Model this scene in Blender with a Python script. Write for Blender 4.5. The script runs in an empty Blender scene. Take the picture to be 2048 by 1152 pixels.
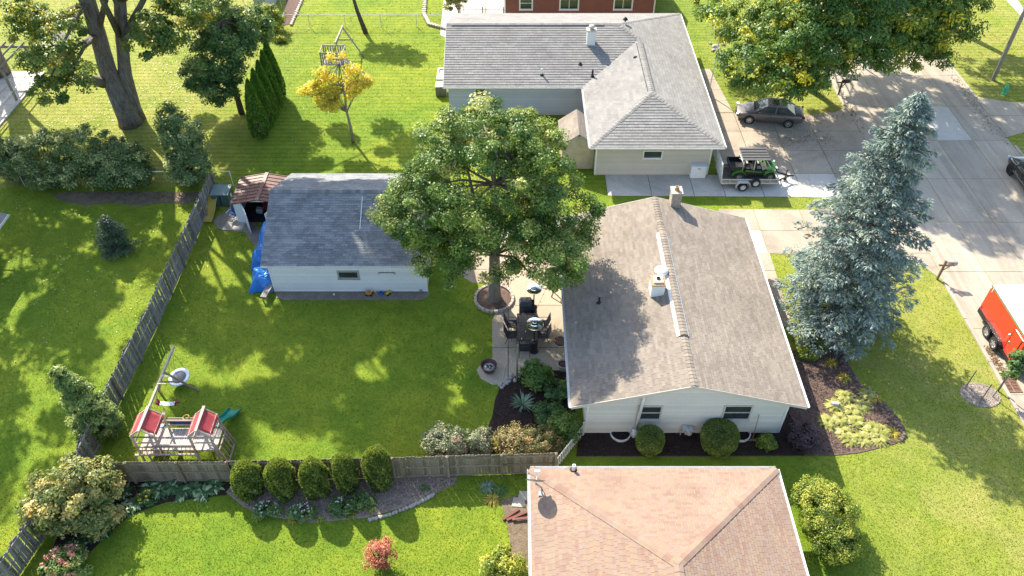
import bpy, bmesh, math, random
import numpy as np
from mathutils import Vector, Matrix, Euler

# ------------------------------------------------------------------ camera, sky, sun, exposure
scene = bpy.context.scene
COL = scene.collection
R = math.radians
FPX, TILT, CAMH = 1588.0, R(44.1), 32.0          # lens in photo pixels, tilt below the horizon, height of the drone

cam_d = bpy.data.cameras.new('camera')
cam = bpy.data.objects.new('camera', cam_d); COL.objects.link(cam)
cam.location = (0, 0, CAMH); cam.rotation_euler = (R(90) - TILT, 0, 0)
cam_d.sensor_width = 36; cam_d.lens = FPX / 2048 * 36
cam_d.clip_start = 0.5; cam_d.clip_end = 2000
scene.camera = cam

SUN_DIR = Vector((0.62, -1.0, -1.0)).normalized()   # the way the light travels
elev = math.asin(-SUN_DIR.z); azim = math.atan2(-SUN_DIR.x, -SUN_DIR.y)
w = bpy.data.worlds.new('World'); scene.world = w; w.use_nodes = True
nt = w.node_tree; bg = nt.nodes['Background']
sk = nt.nodes.new('ShaderNodeTexSky'); sk.sky_type = 'NISHITA'; sk.sun_disc = False
sk.sun_elevation = elev; sk.sun_rotation = azim; sk.air_density = 1.2; sk.dust_density = 1.5
nt.links.new(sk.outputs[0], bg.inputs[0]); bg.inputs[1].default_value = 0.13
sl = bpy.data.lights.new('sun', 'SUN'); sl.energy = 4.0; sl.angle = R(0.55); sl.color = (1.0, 0.92, 0.78)
so = bpy.data.objects.new('sun', sl); COL.objects.link(so)
so.rotation_euler = SUN_DIR.to_track_quat('-Z', 'Y').to_euler(); so.location = (-20, 30, 60)
scene.view_settings.view_transform = 'Standard'; scene.view_settings.look = 'None'
scene.view_settings.exposure = 1.56; scene.view_settings.gamma = 1.0
scene.render.film_transparent = False
scene.cycles.max_bounces = 6; scene.cycles.transparent_max_bounces = 6
scene.cycles.diffuse_bounces = 3

rnd = random.Random(7)
rng = np.random.default_rng(7)

def at(px, py, z=0.0):
    """world x, y of a photo pixel on the level z"""
    u = (px - 1024) / FPX; v = (576 - py) / FPX
    c, s = math.cos(TILT), math.sin(TILT)
    t = (z - CAMH) / (-s + v * c)
    return u * t, (c + v * s) * t
def at3(px, py, z=0.0):
    x, y = at(px, py, z); return Vector((x, y, z))
def atY(px, py, Y):
    """world x, z of a photo pixel on the upright plane y = Y"""
    u = (px - 1024) / FPX; v = (576 - py) / FPX
    c, s = math.cos(TILT), math.sin(TILT)
    t = Y / (c + v * s)
    return u * t, CAMH + (-s + v * c) * t
def pj(x, y, z):
    c, s = math.cos(TILT), math.sin(TILT)
    f = y * c - (z - CAMH) * s; up = y * s + (z - CAMH) * c
    return 1024 + FPX * x / f, 576 - FPX * up / f

# ------------------------------------------------------------------ objects
def link(o, parent=None):
    COL.objects.link(o)
    if parent is not None: o.parent = parent
    return o
def tag(o, label=None, cat=None, group=None, kind=None):
    if label: o['label'] = label
    if cat: o['category'] = cat
    if group: o['group'] = group
    if kind: o['kind'] = kind
    return o
def thing(name, label, cat, loc=(0, 0, 0), rz=0.0, group=None):
    o = bpy.data.objects.new(name, None); link(o)
    o.empty_display_size = 0.2
    o.location = loc; o.rotation_euler = (0, 0, rz)
    return tag(o, label, cat, group)
def inst(name, me, parent, loc=(0, 0, 0), rot=None, mat4=None, scale=None):
    o = bpy.data.objects.new(name, me); link(o, parent)
    if mat4 is not None: o.matrix_local = mat4
    else:
        o.location = loc
        if rot is not None: o.rotation_euler = rot
        if scale is not None: o.scale = scale
    return o
def kids(o): return [c for c in list(o.children)]
def dup(root, loc, rz=0.0, label=None, scale=None):
    r = root.copy(); link(r); r.location = loc; r.rotation_euler = (0, 0, rz)
    if scale: r.scale = scale
    if label: r['label'] = label
    for c in kids(root):
        d = c.copy(); link(d); d.parent = r
        for g in kids(c):
            e = g.copy(); link(e); e.parent = d
    return r

class MB:
    """collects verts and faces, builds one mesh object"""
    def __init__(self): self.v, self.f, self.m, self.t, self.cur, self.tint = [], [], [], [], 0, 0.5
    def add(self, vs, fs):
        b = len(self.v)
        self.v.extend([tuple(p) for p in vs]); self.t.extend([self.tint] * len(vs))
        for f in fs:
            self.f.append([b + i for i in f]); self.m.append(self.cur)
        return self
    def box(self, x0, y0, z0, x1, y1, z1):
        return self.add([(x0,y0,z0),(x1,y0,z0),(x1,y1,z0),(x0,y1,z0),(x0,y0,z1),(x1,y0,z1),(x1,y1,z1),(x0,y1,z1)],
                        [(0,3,2,1),(4,5,6,7),(0,1,5,4),(1,2,6,5),(2,3,7,6),(3,0,4,7)])
    def cbox(self, c, s, rot=(0, 0, 0)):
        m = Euler(rot).to_matrix(); c = Vector(c); hx, hy, hz = s[0]/2, s[1]/2, s[2]/2
        vs = [c + m @ Vector(p) for p in [(-hx,-hy,-hz),(hx,-hy,-hz),(hx,hy,-hz),(-hx,hy,-hz),(-hx,-hy,hz),(hx,-hy,hz),(hx,hy,hz),(-hx,hy,hz)]]
        return self.add(vs, [(0,3,2,1),(4,5,6,7),(0,1,5,4),(1,2,6,5),(2,3,7,6),(3,0,4,7)])
    def bar(self, p, q, w, h, up=(0, 0, 1)):
        p, q = Vector(p), Vector(q); d = (q - p); 
        if d.length < 1e-6: return self
        d.normalize(); up = Vector(up)
        s = d.cross(up)
        if s.length < 1e-4: s = d.cross(Vector((0, 1, 0)))
        s.normalize(); n = s.cross(d)
        vs = []
        for e in (p, q):
            for a, b in ((-1,-1),(1,-1),(1,1),(-1,1)): vs.append(e + s*(a*w/2) + n*(b*h/2))
        return self.add(vs, [(3,2,1,0),(4,5,6,7),(0,1,5,4),(1,2,6,5),(2,3,7,6),(3,0,4,7)])
    def tube(self, pts, rs, n=8, cap=True):
        pts = [Vector(p) for p in pts]
        if not hasattr(rs, '__len__'): rs = [rs] * len(pts)
        vs, fs = [], []
        ref = Vector((0.3, 0.2, 1)).normalized()
        for i, p in enumerate(pts):
            d = (pts[min(i+1, len(pts)-1)] - pts[max(i-1, 0)]); d.normalize()
            s = d.cross(ref)
            if s.length < 0.05: s = d.cross(Vector((1, 0, 0)))
            s.normalize(); n2 = d.cross(s)
            for k in range(n):
                a = 2*math.pi*k/n; vs.append(p + (s*math.cos(a) + n2*math.sin(a))*rs[i])
        for i in range(len(pts)-1):
            for k in range(n):
                k2 = (k+1) % n
                fs.append((i*n+k, i*n+k2, (i+1)*n+k2, (i+1)*n+k))
        if cap:
            fs.append(tuple(range(n-1, -1, -1))); fs.append(tuple((len(pts)-1)*n + k for k in range(n)))
        return self.add(vs, fs)
    def lathe(self, prof, c=(0, 0, 0), n=16, rot=None, sx=1, sy=1, cap=True):
        m = Euler(rot).to_matrix() if rot is not None else Matrix.Identity(3)
        c = Vector(c); vs, fs = [], []
        for r, z in prof:
            for k in range(n):
                a = 2*math.pi*k/n; vs.append(c + m @ Vector((r*math.cos(a)*sx, r*math.sin(a)*sy, z)))
        for i in range(len(prof)-1):
            for k in range(n):
                k2 = (k+1) % n
                fs.append((i*n+k, i*n+k2, (i+1)*n+k2, (i+1)*n+k))
        if cap and prof[0][0] > 1e-3: fs.append(tuple(range(n-1, -1, -1)))
        if cap and prof[-1][0] > 1e-3: fs.append(tuple((len(prof)-1)*n + k for k in range(n)))
        return self.add(vs, fs)
    def poly(self, pts): return self.add(pts, [tuple(range(len(pts)))])
    def prism(self, pts, z0, z1):
        n = len(pts)
        ar = sum(pts[i][0]*pts[(i+1)%n][1] - pts[(i+1)%n][0]*pts[i][1] for i in range(n))
        if ar < 0: pts = pts[::-1]
        vs = [(p[0], p[1], z0) for p in pts] + [(p[0], p[1], z1) for p in pts]
        return self.add(vs, [tuple(range(n-1, -1, -1)), tuple(range(n, 2*n))] + [(i, (i+1)%n, n+(i+1)%n, n+i) for i in range(n)])
    def slab(self, pts3, d):
        """a face and its copy moved by the vector d"""
        n = len(pts3); d = Vector(d)
        vs = [Vector(p) for p in pts3] + [Vector(p) + d for p in pts3]
        return self.add(vs, [tuple(range(n)), tuple(range(2*n-1, n-1, -1))] + [((i+1)%n, i, n+i, n+(i+1)%n) for i in range(n)])
    def loft(self, secs, close=True, cap=True):
        n = len(secs[0]); vs = [p for s in secs for p in s]; fs = []
        for i in range(len(secs)-1):
            for k in range(n if close else n-1):
                k2 = (k+1) % n
                fs.append((i*n+k, i*n+k2, (i+1)*n+k2, (i+1)*n+k))
        if cap and close:
            fs.append(tuple(range(n-1, -1, -1))); fs.append(tuple((len(secs)-1)*n + k for k in range(n)))
        return self.add(vs, fs)
    def mesh(self, name, mats, smooth=False, fix=False):
        me = bpy.data.meshes.new(name); me.from_pydata(self.v, [], self.f)
        if not isinstance(mats, (list, tuple)): mats = [mats]
        for m in mats: me.materials.append(m)
        if len(mats) > 1: me.polygons.foreach_set('material_index', self.m)
        a = me.attributes.new('tint', 'FLOAT', 'POINT'); a.data.foreach_set('value', self.t)
        if fix:
            bm = bmesh.new(); bm.from_mesh(me); bmesh.ops.recalc_face_normals(bm, faces=bm.faces); bm.to_mesh(me); bm.free()
        if smooth is True: me.polygons.foreach_set('use_smooth', [True]*len(me.polygons))
        me.update(); return me
    def build(self, name, mats, parent=None, smooth=False, loc=(0, 0, 0), rot=None, bevel=0, sub=0, kind=None, fix=False):
        me = self.mesh(name, mats, smooth, fix)
        o = inst(name, me, parent, loc, rot)
        if bevel:
            b = o.modifiers.new('b', 'BEVEL'); b.width = bevel; b.segments = 2; b.limit_method = 'ANGLE'; b.angle_limit = R(40)
        if sub:
            s = o.modifiers.new('s', 'SUBSURF'); s.levels = sub; s.render_levels = sub
        if kind: o['kind'] = kind
        return o

# ------------------------------------------------------------------ materials
M = {}
def lin(h):
    h = h.lstrip('#'); out = []
    for i in (0, 2, 4):
        c = int(h[i:i+2], 16) / 255
        out.append(c/12.92 if c <= 0.04045 else ((c+0.055)/1.055)**2.4)
    return tuple(out) + (1,)
def rgba(c): return lin(c) if isinstance(c, str) else (tuple(c) + (1,))[:4]
def ramp(n, stops):
    r = n.nodes.new('ShaderNodeValToRGB'); e = r.color_ramp.elements
    while len(e) < len(stops): e.new(0.5)
    for i, (p, c) in enumerate(stops): e[i].position = p; e[i].color = rgba(c)
    return r
def noise(n, scale, detail=4, rough=0.6, dist=0.0, vec=None):
    t = n.nodes.new('ShaderNodeTexNoise'); t.inputs['Scale'].default_value = scale
    t.inputs['Detail'].default_value = detail; t.inputs['Roughness'].default_value = rough; t.inputs['Distortion'].default_value = dist
    if vec is not None: n.links.new(vec, t.inputs['Vector'])
    return t
def mixc(n, f, a, b, mode='MIX'):
    m = n.nodes.new('ShaderNodeMix'); m.data_type = 'RGBA'; m.blend_type = mode
    for k, v in ((0, f), (6, a), (7, b)):
        if hasattr(v, 'is_linked') or hasattr(v, 'links'): n.links.new(v, m.inputs[k])
        else: m.inputs[k].default_value = v if k == 0 else rgba(v)
    return m.outputs[2]
def base(name, rough=0.8, metal=0.0, spec=0.4):
    m = bpy.data.materials.new(name); m.use_nodes = True; n = m.node_tree
    p = n.nodes['Principled BSDF']; p.inputs['Roughness'].default_value = rough; p.inputs['Metallic'].default_value = metal
    p.inputs['Specular IOR Level'].default_value = spec
    tc = n.nodes.new('ShaderNodeTexCoord')
    return m, n, p, tc
def bump(n, p, h, strength=0.3, dist=0.02):
    b = n.nodes.new('ShaderNodeBump'); b.inputs['Strength'].default_value = strength; b.inputs['Distance'].default_value = dist
    n.links.new(h, b.inputs['Height']); n.links.new(b.outputs[0], p.inputs['Normal'])
def plain(name, c, rough=0.6, metal=0.0, spec=0.4, var=0.12, scale=3.0, bs=0.0, bscale=60.0, coat=0.0):
    """one colour with soft uneven wear"""
    m, n, p, tc = base(name, rough, metal, spec)
    a = rgba(c)
    d = tuple(max(0, x*(1-var*1.6)) for x in a[:3]); l = tuple(min(1, x*(1+var)) for x in a[:3])
    t = noise(n, scale, 6, 0.65, 0.3, tc.outputs['Object'])
    r = ramp(n, [(0.3, d), (0.7, l)]); n.links.new(t.outputs[0], r.inputs[0])
    n.links.new(r.outputs[0], p.inputs['Base Color'])
    if bs:
        t2 = noise(n, bscale, 4, 0.6, 0, tc.outputs['Object']); bump(n, p, t2.outputs[0], bs, 0.01)
    if coat: p.inputs['Coat Weight'].default_value = coat; p.inputs['Coat Roughness'].default_value = 0.08
    M[name] = m; return m
def tinted(name, stops, rough=0.9, var=0.25, scale=2.0, grain=90.0, bs=0.35, spec=0.25, streak=None):
    """colour from the tint of each piece, with blotches and grain on top"""
    m, n, p, tc = base(name, rough, 0, spec)
    at_ = n.nodes.new('ShaderNodeAttribute'); at_.attribute_name = 'tint'
    r = ramp(n, stops); n.links.new(at_.outputs['Fac'], r.inputs[0])
    t = noise(n, scale, 5, 0.65, 0.4, tc.outputs['Object']); 
    rr = ramp(n, [(0.3, (1-var,)*3), (0.72, (1+var*0.5,)*3)]); n.links.new(t.outputs[0], rr.inputs[0])
    c = mixc(n, 1.0, r.outputs[0], rr.outputs[0], 'MULTIPLY')
    g = noise(n, grain, 3, 0.7, 0, tc.outputs['Object'])
    gr = ramp(n, [(0.25, (0.72,)*3), (0.75, (1.2,)*3)]); n.links.new(g.outputs[0], gr.inputs[0])
    c = mixc(n, 0.6, c, gr.outputs[0], 'MULTIPLY')
    if streak:
        mp = n.nodes.new('ShaderNodeMapping'); mp.inputs['Scale'].default_value = streak
        n.links.new(tc.outputs['Object'], mp.inputs[0])
        s = noise(n, 1.0, 5, 0.7, 0.2, mp.outputs[0]); sr = ramp(n, [(0.35, (0.6,)*3), (0.65, (1.15,)*3)])
        n.links.new(s.outputs[0], sr.inputs[0]); c = mixc(n, 0.8, c, sr.outputs[0], 'MULTIPLY')
    n.links.new(c, p.inputs['Base Color'])
    if bs: bump(n, p, g.outputs[0], bs, 0.01)
    M[name] = m; return m
GAIN = 1.65
def leafy(name, stops, trans=0.35, rough=0.45, tcol=(1.35, 1.2, 0.5), spec=0.35):
    """leaf: colour by tint, light passes through"""
    m = bpy.data.materials.new(name); m.use_nodes = True; n = m.node_tree
    p = n.nodes['Principled BSDF']; p.inputs['Roughness'].default_value = rough; p.inputs['Specular IOR Level'].default_value = spec
    a = n.nodes.new('ShaderNodeAttribute'); a.attribute_name = 'tint'
    stops = [(q, tuple(min(0.8, x*GAIN) for x in c)) for q, c in stops]
    r = ramp(n, stops); n.links.new(a.outputs['Fac'], r.inputs[0]); n.links.new(r.outputs[0], p.inputs['Base Color'])
    tr = n.nodes.new('ShaderNodeBsdfTranslucent')
    c = mixc(n, 1.0, r.outputs[0], tcol, 'MULTIPLY'); n.links.new(c, tr.inputs[0])
    mx = n.nodes.new('ShaderNodeMixShader'); mx.inputs[0].default_value = trans
    n.links.new(p.outputs[0], mx.inputs[1]); n.links.new(tr.outputs[0], mx.inputs[2])
    n.links.new(mx.outputs[0], n.nodes['Material Output'].inputs[0])
    M[name] = m; return m
def concrete(name, c, stain=0.25, warm=None):
    m, n, p, tc = base(name, 0.85, 0, 0.3)
    a = rgba(c)
    t1 = noise(n, 0.35, 6, 0.65, 0.5, tc.outputs['Generated'] if False else tc.outputs['Object'])
    t2 = noise(n, 6, 6, 0.7, 0.2, tc.outputs['Object']); t3 = noise(n, 70, 3, 0.6, 0, tc.outputs['Object'])
    r1 = ramp(n, [(0.3, tuple(x*(1-stain) for x in a[:3])), (0.68, tuple(min(1, x*1.06) for x in a[:3]))]); n.links.new(t1.outputs[0], r1.inputs[0])
    r2 = ramp(n, [(0.3, (0.86, 0.85, 0.83)), (0.7, (1.05,)*3)]); n.links.new(t2.outputs[0], r2.inputs[0])
    r3 = ramp(n, [(0.3, (0.88,)*3), (0.7, (1.08,)*3)]); n.links.new(t3.outputs[0], r3.inputs[0])
    c1 = mixc(n, 1, r1.outputs[0], r2.outputs[0], 'MULTIPLY'); c2 = mixc(n, 0.8, c1, r3.outputs[0], 'MULTIPLY')
    mp = n.nodes.new('ShaderNodeMapping'); mp.inputs['Scale'].default_value = (0.9, 0.06, 1) if 'street' in name else (0.25, 0.25, 1); n.links.new(tc.outputs['Object'], mp.inputs[0])
    t4 = noise(n, 1.0, 7, 0.72, 0.9, mp.outputs[0]); r4 = ramp(n, [(0.36, (0.72, 0.71, 0.70)), (0.52, (1.0, 1.0, 1.0))]); n.links.new(t4.outputs[0], r4.inputs[0]); c2 = mixc(n, 0.85, c2, r4.outputs[0], 'MULTIPLY')
    at_ = n.nodes.new('ShaderNodeAttribute'); at_.attribute_name = 'tint'
    ar = ramp(n, [(0, (0.93, 0.93, 0.93)), (1, (1.05, 1.05, 1.05))]); n.links.new(at_.outputs['Fac'], ar.inputs[0])
    c2 = mixc(n, 1, c2, ar.outputs[0], 'MULTIPLY')
    n.links.new(c2, p.inputs['Base Color']); bump(n, p, t3.outputs[0], 0.25, 0.008)
    M[name] = m; return m

concrete('concrete_street', (0.43, 0.37, 0.295), 0.16)
concrete('concrete_drive', (0.40, 0.335, 0.26), 0.2)
concrete('concrete_new', (0.52, 0.485, 0.435), 0.1)
concrete('concrete_patio', (0.43, 0.36, 0.27), 0.22)
concrete('concrete_kerb', (0.42, 0.38, 0.32), 0.25)
plain('joint_sand', (0.10, 0.085, 0.065), 0.95)
tinted('shingle_beige', [(0, (0.19, 0.16, 0.13)), (0.5, (0.235, 0.199, 0.162)), (1, (0.276, 0.235, 0.192))], 0.95, 0.18, 0.5)
tinted('shingle_slate', [(0, (0.12, 0.126, 0.136)), (0.5, (0.18, 0.187, 0.198)), (1, (0.25, 0.256, 0.264))], 0.8, 0.25, 0.45, spec=0.5)
tinted('shingle_grey', [(0, (0.20, 0.192, 0.18)), (0.5, (0.235, 0.226, 0.212)), (1, (0.27, 0.26, 0.244))], 0.95, 0.14, 0.4)
tinted('shingle_pink', [(0, (0.235, 0.145, 0.108)), (0.3, (0.262, 0.178, 0.135)), (0.55, (0.268, 0.195, 0.152)), (0.8, (0.285, 0.198, 0.132)), (1, (0.262, 0.215, 0.182))], 0.95, 0.16, 0.5)
plain('roof_felt', (0.09, 0.08, 0.075), 0.95)
tinted('siding_white', [(0, (0.585, 0.58, 0.56)), (1, (0.68, 0.675, 0.655))], 0.5, 0.06, 0.8, 40, 0)
tinted('siding_cream', [(0, (0.575, 0.55, 0.485)), (1, (0.665, 0.64, 0.57))], 0.5, 0.06, 0.8, 40, 0)
tinted('siding_beige', [(0, (0.445, 0.41, 0.365)), (1, (0.52, 0.48, 0.43))], 0.55, 0.06, 0.8, 40, 0)
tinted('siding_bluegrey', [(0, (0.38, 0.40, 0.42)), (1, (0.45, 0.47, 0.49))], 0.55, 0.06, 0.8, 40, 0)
plain('siding_red', (0.22, 0.075, 0.05), 0.7, var=0.08, scale=1.2)
plain('trim_white', (0.68, 0.67, 0.645), 0.5, var=0.06)
plain('trim_grey', (0.33, 0.31, 0.29), 0.6, var=0.06)
plain('frame_tan', (0.52, 0.47, 0.40), 0.55, var=0.05)
plain('glass_dark', (0.035, 0.045, 0.05), 0.06, 0, 0.9, var=0.3, scale=1.0)
plain('blind', (0.45, 0.50, 0.55), 0.4, var=0.1)
plain('steel_white', (0.66, 0.66, 0.645), 0.35, var=0.05)
plain('steel_galv', (0.62, 0.62, 0.61), 0.45, 0.3, 0.5, var=0.15)
plain('steel_grey', (0.35, 0.35, 0.35), 0.45, 0.6)
plain('chrome', (0.72, 0.73, 0.74), 0.16, 1.0, var=0.04)
plain('black_metal', (0.018, 0.018, 0.02), 0.45, var=0.2)
plain('black_rubber', (0.02, 0.02, 0.02), 0.85, var=0.2)
plain('brick_chimney', (0.36, 0.30, 0.25), 0.9, var=0.25, scale=8, bs=0.4)
plain('copper_rust', (0.42, 0.25, 0.13), 0.7, var=0.3, scale=10)
# ------------------------------------------------------------------ ground
def ground_mat():
    m, n, p, tc = base('lawn', 0.9, 0, 0.15)
    o = tc.outputs['Object']
    big = noise(n, 0.09, 5, 0.6, 0.6, o); mid = noise(n, 0.9, 6, 0.7, 0.4, o); fin = noise(n, 9, 5, 0.75, 0.2, o); hi = noise(n, 45, 3, 0.7, 0, o)
    r = ramp(n, [(0.30, (0.108, 0.165, 0.016)), (0.5, (0.15, 0.207, 0.02)), (0.72, (0.208, 0.245, 0.026))]); n.links.new(mid.outputs[0], r.inputs[0])
    rb = ramp(n, [(0.38, (0.78, 0.92, 0.8)), (0.62, (1.22, 1.1, 1.05))]); n.links.new(big.outputs[0], rb.inputs[0])
    rf = ramp(n, [(0.28, (0.72, 0.76, 0.68)), (0.7, (1.2, 1.16, 1.12))]); n.links.new(fin.outputs[0], rf.inputs[0])
    c = mixc(n, 1, r.outputs[0], rb.outputs[0], 'MULTIPLY'); c = mixc(n, 0.85, c, rf.outputs[0], 'MULTIPLY')
    # drier east front yard and the leaf-strewn north-west yard: the sward itself is straw-coloured there
    sx = n.nodes.new('ShaderNodeSeparateXYZ'); n.links.new(o, sx.inputs[0])
    mr = n.nodes.new('ShaderNodeMapRange'); mr.inputs[1].default_value = 13; mr.inputs[2].default_value = 21; n.links.new(sx.outputs[0], mr.inputs[0])
    my = n.nodes.new('ShaderNodeMapRange'); my.inputs[1].default_value = 42.4; my.inputs[2].default_value = 43.2; n.links.new(sx.outputs[1], my.inputs[0])
    mw = n.nodes.new('ShaderNodeMapRange'); mw.inputs[1].default_value = -17; mw.inputs[2].default_value = -23; n.links.new(sx.outputs[0], mw.inputs[0])
    mm = n.nodes.new('ShaderNodeMath'); mm.operation = 'MULTIPLY'; n.links.new(my.outputs[0], mm.inputs[0]); n.links.new(mw.outputs[0], mm.inputs[1])
    mx = n.nodes.new('ShaderNodeMath'); mx.operation = 'MAXIMUM'; n.links.new(mr.outputs[0], mx.inputs[0]); n.links.new(mm.outputs[0], mx.inputs[1])
    dn = noise(n, 0.35, 6, 0.75, 0.8, o); dr = ramp(n, [(0.35, (0.15,)*3), (0.65, (0.85,)*3)]); n.links.new(dn.outputs[0], dr.inputs[0])
    mf = n.nodes.new('ShaderNodeMath'); mf.operation = 'MULTIPLY'; n.links.new(mx.outputs[0], mf.inputs[0]); n.links.new(dr.outputs[0], mf.inputs[1])
    straw = mixc(n, 1, (0.29, 0.27, 0.085), rf.outputs[0], 'MULTIPLY')
    c = mixc(n, mf.outputs[0], c, straw)
    # mower passes run east-west in the north yard
    wv = n.nodes.new('ShaderNodeTexWave'); wv.bands_direction = 'Y'; wv.inputs['Scale'].default_value = 0.62; wv.inputs['Distortion'].default_value = 0.8
    wv.inputs['Detail'].default_value = 2; wv.inputs['Detail Scale'].default_value = 0.6
    n.links.new(o, wv.inputs[0])
    wr = ramp(n, [(0.05, (0.72, 0.78, 0.7)), (0.4, (1.06,)*3)]); n.links.new(wv.outputs[0], wr.inputs[0])
    mwx = n.nodes.new('ShaderNodeMath'); mwx.operation = 'MULTIPLY'; mwx.inputs[1].default_value = 0.8; n.links.new(my.outputs[0], mwx.inputs[0])
    c2 = mixc(n, 1, c, wr.outputs[0], 'MULTIPLY'); c = mixc(n, mwx.outputs[0], c, c2)
    n.links.new(c, p.inputs['Base Color'])
    ad = n.nodes.new('ShaderNodeMath'); ad.operation = 'ADD'; n.links.new(fin.outputs[0], ad.inputs[0]); n.links.new(hi.outputs[0], ad.inputs[1])
    bump(n, p, ad.outputs[0], 0.28, 0.025)
    M['lawn'] = m
ground_mat()
def earth(name, cs, scale=5, bs=0.9):
    m, n, p, tc = base(name, 0.95, 0, 0.15); o = tc.outputs['Object']
    v = n.nodes.new('ShaderNodeTexVoronoi'); v.inputs['Scale'].default_value = scale*3.2; n.links.new(o, v.inputs[0])
    t = noise(n, scale, 6, 0.75, 0.5, o); t2 = noise(n, scale*6, 4, 0.7, 0, o)
    r = ramp(n, cs); n.links.new(t.outputs[0], r.inputs[0])
    g = ramp(n, [(0.2, (0.55,)*3), (0.75, (1.35,)*3)]); n.links.new(t2.outputs[0], g.inputs[0])
    n.links.new(mixc(n, 0.9, r.outputs[0], g.outputs[0], 'MULTIPLY'), p.inputs['Base Color'])
    bump(n, p, t2.outputs[0], bs, 0.04); M[name] = m
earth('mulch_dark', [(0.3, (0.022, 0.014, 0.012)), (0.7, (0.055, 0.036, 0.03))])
earth('mulch_brown', [(0.3, (0.085, 0.056, 0.045)), (0.7, (0.19, 0.128, 0.104))])
earth('chips_tan', [(0.3, (0.20, 0.145, 0.11)), (0.7, (0.38, 0.29, 0.225))])
earth('gravel_grey', [(0.3, (0.20, 0.18, 0.16)), (0.7, (0.42, 0.39, 0.36))], 8)
earth('dirt', [(0.3, (0.10, 0.075, 0.05)), (0.7, (0.21, 0.165, 0.115))], 2)
earth('dirt_grey', [(0.3, (0.17, 0.145, 0.12)), (0.7, (0.27, 0.235, 0.195))], 2)

def struct(name, mb, mats, parent=None, **k):
    o = mb.build(name, mats, parent, **k)
    if parent is None: o['kind'] = 'structure'
    return o

g = MB()
gx = [-400, -120, -60, -48, 0, 48, 60, 120, 400]; gy = [-150, 0, 14, 75, 100, 200, 500]
for i in range(len(gx)-1):
    for j in range(len(gy)-1): g.poly([(gx[i], gy[j], 0), (gx[i+1], gy[j], 0), (gx[i+1], gy[j+1], 0), (gx[i], gy[j+1], 0)])
lawn = struct('lawn', g, M['lawn'])

LAWN_HOLES = []          # polygons where no grass grows
def pxs(*ps): return [at(*p) for p in ps]
def sheet(name, pts, z, m, hole=True, thick=None):
    """a flat piece of the setting"""
    if hole: LAWN_HOLES.append(pts)
    mb = MB(); mb.prism(pts, -0.25 if thick is None else z-thick, z)
    return struct(name, mb, m)
def clip_poly(pts, axis, val, keep_less):
    out = []
    for i in range(len(pts)):
        a, b = pts[i], pts[(i+1) % len(pts)]
        ia = (a[axis] <= val) == keep_less; ib = (b[axis] <= val) == keep_less
        if ia: out.append(a)
        if ia != ib:
            t = (val - a[axis]) / (b[axis] - a[axis]); out.append((a[0]+(b[0]-a[0])*t, a[1]+(b[1]-a[1])*t))
    return out
def paved(name, outline, xs, ys, z, m, bed=True, mats=None, gap=0.017):
    """concrete poured in slabs with open joints: bed below, each slab an object"""
    LAWN_HOLES.append(outline)
    mb = MB(); mb.prism(outline, -0.25, z-0.02); root = struct(name, mb, M['joint_sand'])
    for i in range(len(xs)-1):
        for j in range(len(ys)-1):
            p = outline
            for ax, v, k in ((0, xs[i]+gap, False), (0, xs[i+1]-gap, True), (1, ys[j]+gap, False), (1, ys[j+1]-gap, True)):
                p = clip_poly(p, ax, v, k)
                if len(p) < 3: break
            if len(p) < 3: continue
            s = MB(); s.tint = rnd.random(); dz = rnd.uniform(-0.003, 0.003)
            s.prism(p, z-0.12, z+dz)
            mm = m
            if mats:
                cx = sum(q[0] for q in p)/len(p); cy = sum(q[1] for q in p)/len(p)
                for f, m2 in mats:
                    if f(cx, cy): mm = m2
            s.build('slab', mm, root)
    return root

SX0, SX1 = 25.3, 35.6
street = paved('street', [(SX0, -40), (SX1, -40), (SX1, 140), (SX0, 140)], [SX0, 28.0, 30.5, 33.0, SX1],
               [-40, 10] + [16 + 4.6*i for i in range(14)] + [95, 140], 0.012, M['concrete_street'],
               mats=[(lambda x, y: 30.5 < x < 33.0 and 48 < y < 52.0, M['concrete_new'])])
# kerbs, dropped where driveways cross
def kerb(x0, x1, ya, yb):
    mb = MB()
    n = max(1, int(abs(yb-ya)/3.0))
    for i in range(n):
        a = ya + (yb-ya)*i/n; b = ya + (yb-ya)*(i+1)/n
        s = MB(); s.tint = rnd.random(); s.box(x0, a+0.01, -0.2, x1, b-0.01, 0.10); s.build('kerb_stone', M['concrete_kerb'], kerb_root, bevel=0.02)
kerb_root = struct('kerb', MB().box(SX0-0.11, 33.4, -0.22, SX0-0.05, 33.45, 0.05), M['concrete_kerb'])
for a in ((-10, 33.6), (52.9, 110)): kerb(SX0-0.17, SX0+0.01, *a)
for a in ((-10, 20), (24, 47.5), (54.0, 110)): kerb(SX1-0.01, SX1+0.17, *a)

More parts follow.
